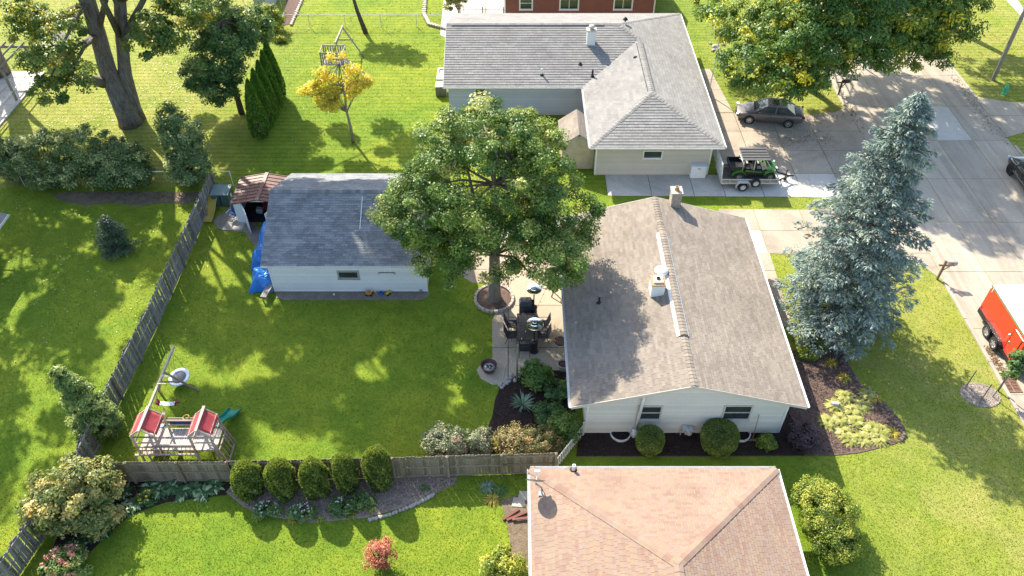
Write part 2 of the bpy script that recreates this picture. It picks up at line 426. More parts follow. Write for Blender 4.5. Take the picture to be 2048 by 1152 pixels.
DN = [(6.3, 41.75), (19.0, 41.62), (25.3, 41.2), (25.3, 52.75), (24.3, 52.0), (22.3, 51.65), (14.05, 51.9), (14.05, 44.05), (6.3, 44.05)]
drive_n = paved('driveway', DN, [6.3, 9.2, 12.0, 14.05, 16.6, 19.2, 21.9, 25.3], [41.2, 44.2, 46.9, 49.4, 52.8], 0.02, M['concrete_drive'],
                mats=[(lambda x, y: y < 44.1 and x < 21.8, M['concrete_new'])])
nw = paved('footpath', [(14.9, 51.9), (16.6, 51.9), (16.0, 58.5), (15.0, 58.5)], [14.8, 17], [51.9, 53.6, 55.2, 56.8, 58.5], 0.02, M['concrete_drive'])
DM = [(13.3, 36.12), (23.4, 35.6), (24.4, 35.0), (25.2, 33.7), (25.3, 33.6), (25.3, 41.2), (19.0, 40.25), (13.3, 40.35)]
drive_m = paved('driveway', DM, [13.3, 15.55, 18.5, 21.4, 25.3], [33.5, 36.05, 38.2, 41.3], 0.016, M['concrete_drive'],
                mats=[(lambda x, y: x < 15.5 and y < 38.2, M['concrete_new'])])
mw = paved('footpath', [(14.3, 29.9), (15.48, 29.9), (15.62, 36.1), (14.3, 36.1)], [14.2, 16], [29.9, 31.4, 33.0, 34.5, 36.1], 0.02, M['concrete_drive'])
# east side driveway across the street
drive_e = paved('driveway', [(35.6, 48.6), (38, 49.6), (60, 49.6), (60, 53.4), (38, 53.4), (35.6, 54.2)], [35.6, 38.5, 42, 46, 50, 60], [48, 51.5, 55], 0.018, M['concrete_street'])
path_e = paved('footpath', pxs((2012, 0), (2035, 0), (2075, 60), (2050, 40)), [30, 46, 80], [40, 66, 72, 90], 0.02, M['concrete_new'])

patio_px = [(912, 455), (1120, 455), (1135, 745), (1045, 742), (1012, 768), (985, 770), (962, 758), (953, 740), (966, 724), (985, 716), (984, 640),
            (998, 614), (1022, 600), (1015, 575), (985, 565), (945, 566), (928, 556), (912, 545)]
patio = paved('patio', pxs(*patio_px), [-5, -2.9, -0.2, 3.2], [25, 28.4, 31.6, 34.6, 37.5, 42], 0.02, M['concrete_patio'])

bed_main = sheet('mulch_bed', [(15.44, 28.25), (16.2, 28.6), (16.8, 29.4), (16.95, 30.6), (18.3, 30.8), (18.29, 29.71), (17.62, 28.25), (17.9, 25.85), (18.6, 24.6), (19.1, 23.9), (19.25, 23.2), (19.11, 22.75), (18.5, 22.25), (16.6, 21.72),
         (15.13, 21.55), (9, 21.5), (3.1, 21.5), (3.3, 23.2), (12.94, 23.2), (12.94, 35.8), (14.3, 35.8), (14.3, 28.1)], 0.03, M['mulch_brown'])
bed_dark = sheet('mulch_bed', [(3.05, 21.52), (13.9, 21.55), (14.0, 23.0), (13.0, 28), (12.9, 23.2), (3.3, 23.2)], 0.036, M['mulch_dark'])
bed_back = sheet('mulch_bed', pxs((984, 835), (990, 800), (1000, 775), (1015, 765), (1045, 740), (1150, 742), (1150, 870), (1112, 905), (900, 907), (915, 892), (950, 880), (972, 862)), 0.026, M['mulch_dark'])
bed_south = sheet('mulch_bed', pxs((452, 985), (485, 1012), (520, 1030), (620, 1046), (730, 1036), (800, 1018), (860, 992), (912, 968), (916, 952), (470, 965)), 0.03, M['chips_tan'])
bed_west = sheet('mulch_bed', pxs((470, 965), (238, 962), (120, 1060), (85, 1152), (150, 1135), (200, 1085), (260, 1030), (330, 1005), (452, 990)), 0.028, M['mulch_dark'])
bed_corner = sheet('dirt_patch', pxs((1000, 1000), (1058, 985), (1066, 1160), (1015, 1160), (1020, 1080), (1010, 1030)), 0.024, M['dirt'])
gar_strip = sheet('gravel_strip', pxs((553, 584), (858, 584), (858, 592), (845, 600), (570, 600), (552, 596)), 0.022, M['dirt_grey'])
bed_tree = sheet('mulch_ring', [(23.8+0.98*math.cos(a), 25.2+0.8*math.sin(a)) for a in np.linspace(0, 6.2832, 20)[:-1]], 0.03, M['gravel_grey'])
shed_dirt = sheet('dirt_patch', pxs((425, 440), (470, 408), (480, 400), (525, 470), (545, 500), (505, 488), (490, 465), (436, 458)), 0.02, M['dirt_grey'])
bush_dirt = sheet('dirt_patch', pxs((100, 388), (150, 384), (400, 385), (398, 398), (372, 409), (330, 405), (280, 412), (215, 406), (170, 412), (128, 404)), 0.016, M['dirt'])
bed_n = sheet('mulch_bed', pxs((565, 52), (583, 48), (608, -20), (575, -20)), 0.03, M['mulch_brown'])
bed_se = sheet('gravel_strip', [(11.2, 12), (12.6, 12), (12.5, 17.5), (11.9, 19.5), (11.2, 19.5)], 0.02, M['gravel_grey'])

# wood chips: loose pieces on the beds
def in_poly(P, poly):
    x, y = P[:, 0], P[:, 1]; ins = np.zeros(len(P), bool); n = len(poly)
    for i in range(n):
        x0, y0 = poly[i]; x1, y1 = poly[(i+1) % n]
        if y0 == y1: continue
        c = ((y0 > y) != (y1 > y)) & (x < (x1-x0)*(y-y0)/(y1-y0)+x0); ins ^= c
    return ins
def raw_mesh(name, V, nper, mats, tint=None, parent=None, kind=None):
    """faces of nper corners each, from an array (N*nper, 3)"""
    n = len(V); me = bpy.data.meshes.new(name)
    me.vertices.add(n); me.vertices.foreach_set('co', np.ascontiguousarray(V, np.float32).ravel())
    me.loops.add(n); me.loops.foreach_set('vertex_index', np.arange(n, dtype=np.int32))
    k = n // nper; me.polygons.add(k); me.polygons.foreach_set('loop_start', np.arange(0, n, nper, dtype=np.int32))
    if tint is not None:
        a = me.attributes.new('tint', 'FLOAT', 'POINT'); a.data.foreach_set('value', np.repeat(tint, nper).astype(np.float32))
    for m in (mats if isinstance(mats, (list, tuple)) else [mats]): me.materials.append(m)
    me.update(calc_edges=True)
    o = inst(name, me, parent)
    if kind: o['kind'] = kind
    return o
def unit(a): return a / np.maximum(np.linalg.norm(a, axis=1, keepdims=True), 1e-9)
def leaf_mesh(name, C, D, N, L, Wd, tint, mat, parent=None, fold=0.18, kind=None):
    """one folded four-cornered leaf per row"""
    D = unit(D); S = unit(np.cross(D, N)); N2 = np.cross(S, D)
    L = np.asarray(L)[:, None]; Wd = np.asarray(Wd)[:, None]
    b = C - D*L/2; t = C + D*L/2 - N2*L*0.12
    r = C + S*Wd/2 + N2*Wd*fold + D*L*0.05; l = C - S*Wd/2 + N2*Wd*fold + D*L*0.05
    V = np.stack([b, r, t, l], 1).reshape(-1, 3)
    return raw_mesh(name, V, 4, mat, tint, parent, kind)
def scatter(poly, dens):
    P = np.array(poly); lo, hi = P.min(0), P.max(0); n = int((hi-lo).prod()*dens)
    Q = rng.random((n, 2))*(hi-lo)+lo; return Q[in_poly(Q, poly)]
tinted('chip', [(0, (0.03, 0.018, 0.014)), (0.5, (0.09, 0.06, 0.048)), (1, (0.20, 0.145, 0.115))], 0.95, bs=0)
tinted('chip_pale', [(0, (0.14, 0.10, 0.075)), (0.5, (0.34, 0.26, 0.20)), (1, (0.55, 0.46, 0.37))], 0.95, bs=0)
def chips(name, poly, z, dens, mat, lo=0.0, hi=1.0, L=0.09):
    Q = scatter(poly, dens); n = len(Q)
    C = np.c_[Q, np.full(n, z) + rng.random(n)*0.03]
    a = rng.random(n)*6.283; D = np.c_[np.cos(a), np.sin(a), rng.normal(0, .25, n)]
    N = np.c_[rng.normal(0, .35, (n, 2)), np.ones(n)]
    return leaf_mesh(name, C, D, N, L*(0.5+rng.random(n)), L*0.35*(0.5+rng.random(n)), lo+(hi-lo)*rng.random(n), mat, kind='stuff', fold=0.3)
chips('wood_chips', [(15.44, 28.25), (17.6, 28.2), (17.9, 25.85), (18.6, 24.6), (19.2, 23.2), (18.5, 22.3), (15.13, 21.6), (13.6, 21.6), (13.6, 28.1)], 0.035, 260, M['chip'], 0.25, 1.0)
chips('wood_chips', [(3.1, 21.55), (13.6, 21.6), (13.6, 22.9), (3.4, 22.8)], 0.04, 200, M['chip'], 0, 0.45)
chips('wood_chips', pxs((455, 985), (520, 1028), (620, 1043), (730, 1034), (860, 990), (912, 966), (916, 954), (480, 966)), 0.035, 330, M['chip_pale'])
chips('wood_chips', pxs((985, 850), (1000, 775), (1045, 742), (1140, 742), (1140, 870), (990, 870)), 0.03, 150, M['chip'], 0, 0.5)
chips('wood_chips', [(23.8+0.95*math.cos(a), 25.2+0.78*math.sin(a)) for a in np.linspace(0, 6.2832, 20)[:-1]], 0.033, 500, M['chip_pale'], 0.4, 1.0)
# ------------------------------------------------------------------ roofs and walls
def interval(poly, v):
    xs = []
    n = len(poly)
    for i in range(n):
        a, b = poly[i], poly[(i+1) % n]
        if a[1] == b[1]:
            if abs(a[1]-v) < 1e-9: xs += [a[0], b[0]]
            continue
        t = (v-a[1])/(b[1]-a[1])
        if -1e-9 <= t <= 1+1e-9: xs.append(a[0]+(b[0]-a[0])*t)
    return (min(xs), max(xs)) if len(xs) > 1 else None
def shingle_meshes(tw, ch, mat):
    out = []
    for k in range(8):
        mb = MB(); mb.tint = (k+0.5)/8; lap = 0.02; t = 0.018
        vs = [(0.005, -lap, 0.002), (tw-0.005, -lap, 0.002), (tw-0.005, ch, 0.0), (0.005, ch, 0.0), (0.005, -lap, t), (tw-0.005, -lap, t), (tw-0.005, ch, 0.004), (0.005, ch, 0.004)]
        mb.add(vs, [(0,3,2,1),(4,5,6,7),(0,1,5,4),(1,2,6,5),(2,3,7,6),(3,0,4,7)])
        out.append(mb.mesh('shingle', mat))
    return out
def shingle_plane(roof, P0, U, V, poly, mat, tw=0.32, ch=0.145, picks=None, lip=0.012):
    """courses of shingles on one plane of a roof; full tabs may be offered to picks to become objects"""
    P0, U, V = Vector(P0), Vector(U).normalized(), Vector(V).normalized(); N = U.cross(V)
    vmax = max(p[1] for p in poly); nc = int(math.ceil(vmax/ch - 1e-6))
    mb = MB(); full = []
    tint = 0.5
    for c in range(nc):
        v0, v1 = c*ch, min((c+1)*ch, vmax-1e-4)
        a, b = interval(poly, v0+1e-5), interval(poly, v1-1e-5)
        if not a or not b: continue
        lo, hi = min(a[0], b[0]), max(a[1], b[1])
        u = lo - rnd.random()*tw
        while u < hi:
            w_ = tw*rnd.choice((0.5, 0.8, 1, 1, 1, 1.3)) if picks is None else tw
            u1 = u+w_
            q = [max(u, a[0]), min(u1, a[1]), min(u1, b[1]), max(u, b[0])]
            isfull = q[0] == u and q[3] == u and q[1] == u1 and q[2] == u1 and c < nc-1
            tint = min(1, max(0, rnd.random()*0.75 + tint*0.25))
            if q[1] >= q[0] - 1e-6 or q[2] >= q[3] - 1e-6:
                q = [q[0], max(q[0], q[1]), max(q[3], q[2]), q[3]]
                if picks is not None and isfull:
                    full.append((u, v0, tint, c))
                else: emit_tab(mb, P0, U, V, N, q, v0, v1, tint, lip)
            u = u1
    if picks is not None: picks.append((mb, P0, U, V, N, full, tw, ch))
    else:
        o = mb.build('shingles', mat, roof); o['kind'] = 'stuff'
def emit_tab(mb, P0, U, V, N, q, v0, v1, tint, lip=0.012):
    g = 0.004; t = lip + rnd.random()*0.008; mb.tint = tint
    w0 = P0 + V*(v0-0.02); w1 = P0 + V*v1
    A = w0 + U*(q[0]+g) ; B = w0 + U*(q[1]-g); C = w1 + U*(q[2]-g); D = w1 + U*(q[3]+g)
    mb.add([A+N*t, B+N*t, C+N*0.003, D+N*0.003, A, B], [(0, 1, 2, 3), (4, 5, 1, 0)])
def settle(roof, picks, mat, count=300):
    """the nearest shingles in view become objects, the rest of each plane one mesh"""
    allf = []
    for k, (mb, P0, U, V, N, full, tw, ch) in enumerate(picks):
        for (u, v, t, c) in full:
            p = P0 + U*(u+tw/2) + V*(v+ch/2); x, y = pj(*p)
            vis = 0 < x < 2048 and 0 < y < 1152 and N.dot(Vector((0, 0, CAMH))-p) > 0
            allf.append(((p-Vector((0, 0, CAMH))).length if vis else 1e6, k, u, v, t))
    allf.sort(); ms = None
    for i, (d, k, u, v, t) in enumerate(allf):
        mb, P0, U, V, N, full, tw, ch = picks[k]
        if i < count and d < 1e5:
            if ms is None: ms = shingle_meshes(tw, ch, mat)
            m4 = Matrix((U, V, N)).transposed().to_4x4(); m4.translation = P0 + U*u + V*v
            inst('shingle', ms[min(7, int(t*8))], roof, mat4=m4)
        else: emit_tab(mb, P0, U, V, N, [u, u+tw, u+tw, u], v, v+ch, t)
    for pk in picks:
        o = pk[0].build('shingles', mat, roof); o['kind'] = 'stuff'
def caps(roof, p, q, mat, w_=0.30, step=0.21, slope=0.3, lift=0.02):
    """overlapping ridge or hip caps"""
    p, q = Vector(p), Vector(q); d = (q-p); L = d.length; d.normalize(); n = max(1, int(L/step))
    ms = []
    for k in range(5):
        mb = MB(); mb.tint = (k+0.5)/5; h = w_/2*slope; e = step+0.05
        pr = lambda x, z0: [(-w_/2, x, z0-h), (0, x, z0), (w_/2, x, z0-h)]
        a, b = pr(0, 0.026), pr(e, 0.006)
        lo = [(x, y, z-0.03) for x, y, z in a+b]
        mb.add(a+b+lo, [(0, 1, 4, 3), (1, 2, 5, 4), (0, 6, 7, 1), (1, 7, 8, 2), (0, 3, 9, 6), (2, 8, 11, 5)])
        ms.append(mb.mesh('ridge_cap', mat))
    s = d.cross(Vector((0, 0, 1))).normalized(); nn = s.cross(d)
    for i in range(n):
        m4 = Matrix((s, d, nn)).transposed().to_4x4(); m4.translation = p + d*(i*L/n) + nn*lift
        inst('ridge_cap', ms[rnd.randrange(5)], roof, mat4=m4)
def planks(wall, x0, x1, Y, z0, z1, mat, top=None, holes=(), ch=0.115, side=-1, axis='x', xr=None):
    """lap siding on an upright wall; top(x-range) clips a gable; holes are (xa, xb, za, zb)"""
    n = int(math.ceil((z1-z0)/ch))
    for i in range(n):
        a, b = z0+i*ch, min(z0+(i+1)*ch, z1)
        xa, xb, xa1, xb1 = x0, x1, x0, x1
        if top:
            l0, r0 = top(a); l1, r1 = top(b)
            xa, xb, xa1, xb1 = max(x0, l0), min(x1, r0), max(x0, l1), min(x1, r1)
            if xb-xa < 0.05: continue
            if xb1 < xa1: xa1 = xb1 = (xa1+xb1)/2
        segs = [(xa, xb, xa1, xb1)]
        for (ha, hb, hza, hzb) in holes:
            if hzb > a+0.02 and hza < b-0.02:
                segs = [s for sg in segs for s in ((sg[0], min(sg[1], ha), sg[2], min(sg[3], ha)), (max(sg[0], hb), sg[1], max(sg[2], hb), sg[3])) if s[1]-s[0] > 0.02]
        for s in segs:
            mb = MB(); mb.tint = rnd.random()
            yo, yi, yt = Y+side*0.036, Y, Y+side*0.010
            vs = [(s[0], yo, a), (s[1], yo, a), (s[1], yi, a), (s[0], yi, a), (s[2], yt, b), (s[3], yt, b), (s[3], yi, b), (s[2], yi, b)]
            if axis == 'y': vs = [(p[1], p[0], p[2]) for p in vs]
            mb.add(vs, [(0,3,2,1),(4,5,6,7),(0,1,5,4),(1,2,6,5),(2,3,7,6),(3,0,4,7)])
            mb.build('siding_plank', mat, wall, fix=True)
def window(parent, x0, x1, z0, z1, Y, frame, split='h', side=-1, fw=0.07, blind=False):
    """frame proud of the siding, sash rail, recessed panes"""
    mb = MB(); yo, yi = Y+side*0.06, Y
    a, b = min(yo, yi), max(yo, yi)
    mb.box(x0-fw, a, z0-fw, x1+fw, b, z0); mb.box(x0-fw, a, z1, x1+fw, b, z1+fw)
    mb.box(x0-fw, a, z0, x0, b, z1); mb.box(x1, a, z0, x1+fw, b, z1)
    mb.box(x0-fw-0.02, min(Y, Y+side*0.10), z0-fw-0.03, x1+fw+0.02, max(Y, Y+side*0.10), z0-fw)
    wn = mb.build('window', frame, parent)
    zc, xc = (z0+z1)/2, (x0+x1)/2
    r = MB()
    if split == 'h': r.box(x0, min(Y, Y+side*0.04), zc-0.025, x1, max(Y, Y+side*0.04), zc+0.025); ps = [(x0, x1, z0, zc-0.025), (x0, x1, zc+0.025, z1)]
    elif split == 'v': r.box(xc-0.025, min(Y, Y+side*0.04), z0, xc+0.025, max(Y, Y+side*0.04), z1); ps = [(x0, xc-0.025, z0, z1), (xc+0.025, x1, z0, z1)]
    else: ps = [(x0, x1, z0, z1)]
    if r.v: r.build('sash', frame, wn)
    for i, p in enumerate(ps):
        g_ = MB(); g_.box(p[0], min(Y+side*0.012, Y+side*0.004), p[2], p[1], max(Y+side*0.012, Y+side*0.004), p[3])
        g_.build('pane', M['blind'] if (blind and i == 0) else M['glass_dark'], wn)
    return wn
def gutter(parent, p, q, mat, out, name='gutter'):
    """K-profile gutter along an eave; out points away from the wall"""
    p, q, o = Vector(p), Vector(q), Vector(out).normalized()
    prof = [(0, 0), (0.10, 0.02), (0.125, 0.10), (0.115, 0.10), (0.09, 0.03), (0.012, 0.012), (0.0, 0.1), (-0.01, 0.1)]
    mb = MB(); mb.loft([[e + o*a + Vector((0, 0, b-0.10)) for a, b in prof] for e in (p, q)]); return mb.build(name, mat, parent, fix=True)
def roof_body(house, planes, mat, name='roof'):
    mb = MB()
    for pts, N in planes: mb.slab([Vector(p)-Vector(N)*0.004 for p in pts], -Vector(N)*0.13)
    return mb.build(name, mat, house, fix=True)

# ------------------------------------------------------------------ the beige-roofed house in the middle
H1 = thing('house', 'single-storey white house with beige-brown gable roof beside the large spruce', 'house')
ze, zr = 2.62, 4.15; x0, x1, y0, y1 = 2.73, 13.6, 22.45, 36.2; xm = (x0+x1)/2; sl_ = (zr-ze)/(xm-x0)
mb = MB(); wx0, wx1, wy0, wy1 = 3.56, 12.94, 22.87, 35.8
zt = lambda x: ze-0.16+sl_*(min(x-x0, x1-x))
for (a, b) in ((wy0, wy0+0.15), (wy1-0.15, wy1)):
    mb.slab([(wx0, a, -0.1), (wx1, a, -0.1), (wx1, a, zt(wx1)), (xm, a, zt(xm)), (wx0, a, zt(wx0))], (0, b-a, 0))
mb.box(wx0, wy0+0.15, -0.1, wx0+0.15, wy1-0.15, zt(wx0)); mb.box(wx1-0.15, wy0+0.15, -0.1, wx1, wy1-0.15, zt(wx1))
W1 = mb.build('wall', M['siding_cream'], H1, fix=True)
wins = []
for (pa, pb) in (((1278, 812), (1318, 834)), ((1452, 811), (1496, 834))):
    a, b = atY(pa[0], pa[1], wy0), atY(pb[0], pb[1], wy0); wins.append((a[0], b[0], b[1]-0.1, a[1]))
topf = lambda z: (x0+(z-ze+0.16)/sl_, x1-(z-ze+0.16)/sl_) if z > zt(wx0) else (wx0, wx1)
planks(W1, wx0+0.03, wx1-0.03, wy0-0.002, 0.16, zr-0.2, M['siding_cream'], topf, wins)
planks(W1, wy0+0.05, wy1-0.05, wx0-0.002, 0.16, zt(wx0)-0.02, M['siding_cream'], side=-1, axis='y')
for wv_ in wins: window(W1, *wv_, wy0-0.012, M['frame_tan'], blind=False)
for x in (wx0, wx1):
    MB().box(x-0.05, wy0-0.05, 0.1, x+0.05, wy0+0.04, zt(wx0)-0.02).build('corner_board', M['trim_white'], W1)
MB().box(wx0, wy0-0.02, -0.1, wx1, wy0-0.004, 0.15).build('foundation', M['trim_white'], W1)
NW = Vector((-sl_, 0, 1)).normalized(); NE = Vector((sl_, 0, 1)).normalized()
Wp = [(x0, y1, ze), (x0, y0, ze), (xm, y0, zr), (xm, y1, zr)]; Ep = [(x1, y0, ze), (x1, y1, ze), (xm, y1, zr), (xm, y0, zr)]
R1 = roof_body(H1, [(Wp, NW), (Ep, NE)], M['trim_grey'])
sw = math.hypot(xm-x0, zr-ze); Ly = y1-y0; rect = [(0, 0), (Ly, 0), (Ly, sw), (0, sw)]
pk = []
shingle_plane(R1, (x0, y1, ze), (0, -1, 0), (xm-x0, 0, zr-ze), rect, M['shingle_beige'], 0.32, 0.142, pk)
shingle_plane(R1, (x1, y0, ze), (0, 1, 0), (xm-x1, 0, zr-ze), rect, M['shingle_beige'], 0.32, 0.142, pk)
settle(R1, pk, M['shingle_beige'])
yv0, yv1 = at(1372, 672, zr)[1], at(1322, 465, zr)[1]
caps(R1, (xm, y0, zr), (xm, yv0, zr), M['shingle_beige'], 0.34, 0.215, sl_)
caps(R1, (xm, yv1, zr), (xm, y1, zr), M['shingle_beige'], 0.34, 0.215, sl_)
v_ = MB()
v_.loft([[(xm-0.21, y, zr-0.06), (xm-0.19, y, zr+0.045), (xm, y, zr+0.085), (xm+0.19, y, zr+0.045), (xm+0.21, y, zr-0.06)] for y in (yv0, yv1)]); v_.build('ridge_vent', M['shingle_beige'], R1, fix=True)
caps(R1, (xm, yv0+0.01, zr+0.085), (xm, yv1-0.02, zr+0.085), M['shingle_beige'], 0.34, 0.215, sl_*0.9, 0.012)
for s, wd in ((-1, 0.13), (1, 0.05)):
    MB().loft([[(xm+s*0.195, y, zr-0.02), (xm+s*0.195, y, zr+0.02), (xm+s*(0.2+wd), y, zr-0.015-0.25*wd), (xm+s*(0.2+wd), y, zr-0.06-0.25*wd)] for y in (yv0+0.02, yv1-0.02)]).build('vent_flashing', M['trim_white'], R1, fix=True)
for p in (Wp, Ep):
    for a, b in ((1, 2), (3, 0)) if p is Wp else ((3, 0), (1, 2)):
        A, B = Vector(p[a]), Vector(p[b]); oy = -0.012 if A.y < 30 else 0.012
        MB().slab([A+Vector((0, oy, -0.15)), B+Vector((0, oy, -0.15)), B+Vector((0, oy, 0.012)), A+Vector((0, oy, 0.012))], (0, oy*2, 0)).build('rake_board', M['frame_tan'], R1, fix=True)
gutter(R1, (x0-0.005, y0, ze), (x0-0.005, y1, ze), M['trim_white'], (-1, 0, 0)); gutter(R1, (x1+0.005, y1, ze), (x1+0.005, y0, ze), M['trim_white'], (1, 0, 0))
dpm = MB(); dpm.tube([(x0-0.06, y0+0.35, ze-0.1), (wx0-0.07, wy0+0.1, ze-0.45), (wx0-0.07, wy0+0.1, 0.2), (wx0-0.3, wy0-0.1, 0.08)], 0.045, 6); dpm.build('downpipe', M['trim_white'], W1)
def rz1(x): return ze + sl_*min(x-x0, x1-x)
# brick chimney on the far gable
def chimney(parent, x, y, z0, wx, wy, h, mat, pots=1, cap=M['concrete_kerb']):
    c = MB().box(x-wx/2, y-wy/2, z0, x+wx/2, y+wy/2, z0+h).build('chimney', mat, parent)
    MB().box(x-wx/2-0.05, y-wy/2-0.05, z0+h, x+wx/2+0.05, y+wy/2+0.05, z0+h+0.1).build('chimney_cap', cap, c)
    for k in range(pots):
        MB().lathe([(0.13, 0), (0.11, 0.25), (0.085, 0.25), (0.085, 0.02)], (x+(k-(pots-1)/2)*0.36, y, z0+h+0.1), 12).build('chimney_pot', M['copper_rust'], c, smooth=True)
    return c
cx, cy = at(1348, 405, 3.9)
ch1 = chimney(R1, cx+0.02, 35.95, 3.2, 0.55, 0.62, 1.55, M['brick_chimney'])
# metal flue chase with bare top near the ridge, and the round white vent beside it
fx, fy = at(1311, 590, 3.65)
fl = MB().box(fx-0.33, fy-0.36, rz1(fx-0.33)-0.1, fx+0.33, fy+0.36, 4.62).build('flue_chase', M['steel_white'], R1)
MB().box(fx-0.36, fy-0.39, 4.62, fx+0.36, fy+0.39, 4.70).build('chase_cap', M['copper_rust'], fl)
MB().box(fx-0.24, fy-0.26, 4.70, fx+0.24, fy+0.26, 4.79).build('flue_collar', M['frame_tan'], fl)
MB().lathe([(0.10, 0), (0.10, 0.06), (0.075, 0.06), (0.075, 0.005)], (fx, fy, 4.79), 12).build('flue_pipe', M['black_metal'], fl)
vx, vy = at(1322, 545, 4.15)
MB().lathe([(0.15, -0.35), (0.15, 0.1), (0.36, 0.12), (0.37, 0.17), (0.34, 0.24), (0.22, 0.31), (0, 0.34)], (vx, vy, 4.1), 20).build('round_vent', M['steel_white'], R1, smooth=True)
def pipe_vent(parent, x, y, z, h=0.4, r=0.055, mat=None):
    p = MB().lathe([(r, -0.2), (r, h), (r*0.7, h), (r*0.7, h-0.15), (0, h-0.15)], (x, y, z), 10).build('pipe_vent', mat or M['black_metal'], parent)
    MB().lathe([(r*3, -0.06), (r*1.6, 0.07), (r*1.05, 0.09)], (x, y, z), 10).build('vent_boot', M['black_rubber'], p); return p
for (px, py) in ((1198, 606), (1200, 432)):
    a = at(px, py, 3.1); pipe_vent(R1, a[0], a[1], rz1(a[0]), 0.38)
# white exhaust stack on the near gable
sx, sz = atY(1270, 862, wy0-0.15)
st = MB(); st.tube([(sx, wy0-0.15, 0.45), (sx+0.12, wy0-0.15, 2.6), (sx+0.13, wy0-0.2, 3.35)], 0.075, 10); st.build('exhaust_pipe', M['steel_white'], W1, smooth=True)
MB().lathe([(0.14, -0.2), (0.17, 0.1), (0.14, 0.3), (0.08, 0.36)], (sx-0.02, wy0-0.2, 0.2), 12).build('exhaust_fan', M['steel_white'], W1, smooth=True)
for px in (1240, 1478):
    a = atY(px, 868, wy0)[0]
    mb = MB(); pts = [(0.52*math.cos(t), -0.55*math.sin(t)) for t in np.linspace(0, math.pi, 12)]
    mb.loft([[(a+px_, wy0-0.03+py_, z) for px_, py_ in pts] + [(a+px_*0.9, wy0-0.03+py_*0.9, z) for px_, py_ in pts[::-1]] for z in (-0.1, 0.16)]); mb.build('window_well', M['steel_white'], W1, fix=True)
    MB().box(a-0.4, wy0-0.022, -0.05, a+0.4, wy0-0.016, 0.14).build('basement_pane', M['glass_dark'], W1)
ga = atY(1375, 868, wy0-0.2)[0]
gm = MB(); gm.tube([(ga-0.32, wy0-0.14, 0.0), (ga-0.32, wy0-0.14, 0.55), (ga-0.12, wy0-0.16, 0.6)], 0.03, 6); gm.tube([(ga+0.1, wy0-0.16, 0.6), (ga+0.32, wy0-0.12, 0.6), (ga+0.32, wy0-0.02, 0.7)], 0.03, 6)
gm.cbox((ga, wy0-0.2, 0.5), (0.34, 0.24, 0.38)); gm.lathe([(0.11, 0), (0.11, 0.12), (0, 0.13)], (ga, wy0-0.32, 0.5), 12, (R(90), 0, 0)); gm.cbox((ga-0.2, wy0-0.17, 0.66), (0.22, 0.22, 0.16))
gm.build('gas_meter', M['steel_galv'], W1)
# ------------------------------------------------------------------ detached garage
G = thing('garage', 'detached white garage with slate-grey gable roof on the back lawn', 'garage')
ze, zr = 2.5, 4.42; gx0, gx1, gy0, gy1 = -13.85, -4.5, 32.2, 40.75; gm_ = (gy0+gy1)/2; sg = (zr-ze)/(gm_-gy0)
a0, a1, b0, b1 = -13.62, -4.88, 32.72, 40.35
mb = MB(); ztg = lambda y: ze-0.16+sg*min(y-gy0, gy1-y)
mb.box(a0, b0, -0.1, a1, b0+0.12, ztg(b0)); mb.box(a0, b1-0.12, -0.1, a1, b1, ztg(b1))
for x in (a0, a1-0.12): mb.slab([(x, b0+0.12, -0.1), (x, b1-0.12, -0.1), (x, b1-0.12, ztg(b1)), (x, gm_, ztg(gm_)), (x, b0+0.12, ztg(b0))], (0.12, 0, 0))
WG = mb.build('wall', M['siding_white'], G, fix=True)
wa, wb = atY(677, 543, b0), atY(716, 552, b0); gw = (wa[0], wb[0], wb[1]-0.08, wa[1])
planks(WG, a0+0.04, a1-0.04, b0-0.002, 0.1, ztg(b0)-0.03, M['siding_white'], holes=[gw])
planks(WG, b0+0.04, b1-0.04, a0-0.002, 0.1, 4.2, M['siding_white'], top=lambda z: (gy0+(z-ze+0.16)/sg, gy1-(z-ze+0.16)/sg) if z > ztg(b0) else (b0, b1), axis='y')
window(WG, *gw, b0-0.012, M['trim_grey'], split='n', fw=0.09)
la = atY(757, 543, b0); lb = atY(790, 543, b0)
lt = MB().box(la[0], b0-0.12, la[1]-0.14, lb[0], b0-0.03, la[1]-0.02).build('wall_lamp', M['steel_grey'], WG, bevel=0.02)
MB().box(la[0]+0.06, b0-0.125, la[1]-0.12, lb[0]-0.06, b0-0.121, la[1]-0.04).build('lamp_diffuser', M['steel_white'], lt)
o_ = atY(842, 580, b0); MB().box(o_[0]-0.09, b0-0.06, o_[1]-0.05, o_[0]+0.09, b0-0.025, o_[1]+0.06).build('socket_cover', M['steel_grey'], WG)
for x in (a0, a1): MB().box(x-0.05, b0-0.05, 0.05, x+0.05, b0+0.04, ztg(b0)).build('corner_board', M['trim_white'], WG)
NS = Vector((0, -sg, 1)).normalized(); NN = Vector((0, sg, 1)).normalized()
RG = roof_body(G, [([(gx0, gy0, ze), (gx1, gy0, ze), (gx1, gm_, zr), (gx0, gm_, zr)], NS), ([(gx1, gy1, ze), (gx0, gy1, ze), (gx0, gm_, zr), (gx1, gm_, zr)], NN)], M['trim_white'])
s_ = math.hypot(gm_-gy0, zr-ze); Lx = gx1-gx0; rect = [(0, 0), (Lx, 0), (Lx, s_), (0, s_)]
pk = []
shingle_plane(RG, (gx0, gy0, ze), (1, 0, 0), (0, gm_-gy0, zr-ze), rect, M['shingle_slate'], 0.31, 0.15, pk)
shingle_plane(RG, (gx1, gy1, ze), (-1, 0, 0), (0, gm_-gy1, zr-ze), rect, M['shingle_slate'], 0.31, 0.15)
settle(RG, pk, M['shingle_slate'])
caps(RG, (gx0, gm_, zr), (gx1, gm_, zr), M['shingle_slate'], 0.34, 0.24, sg)
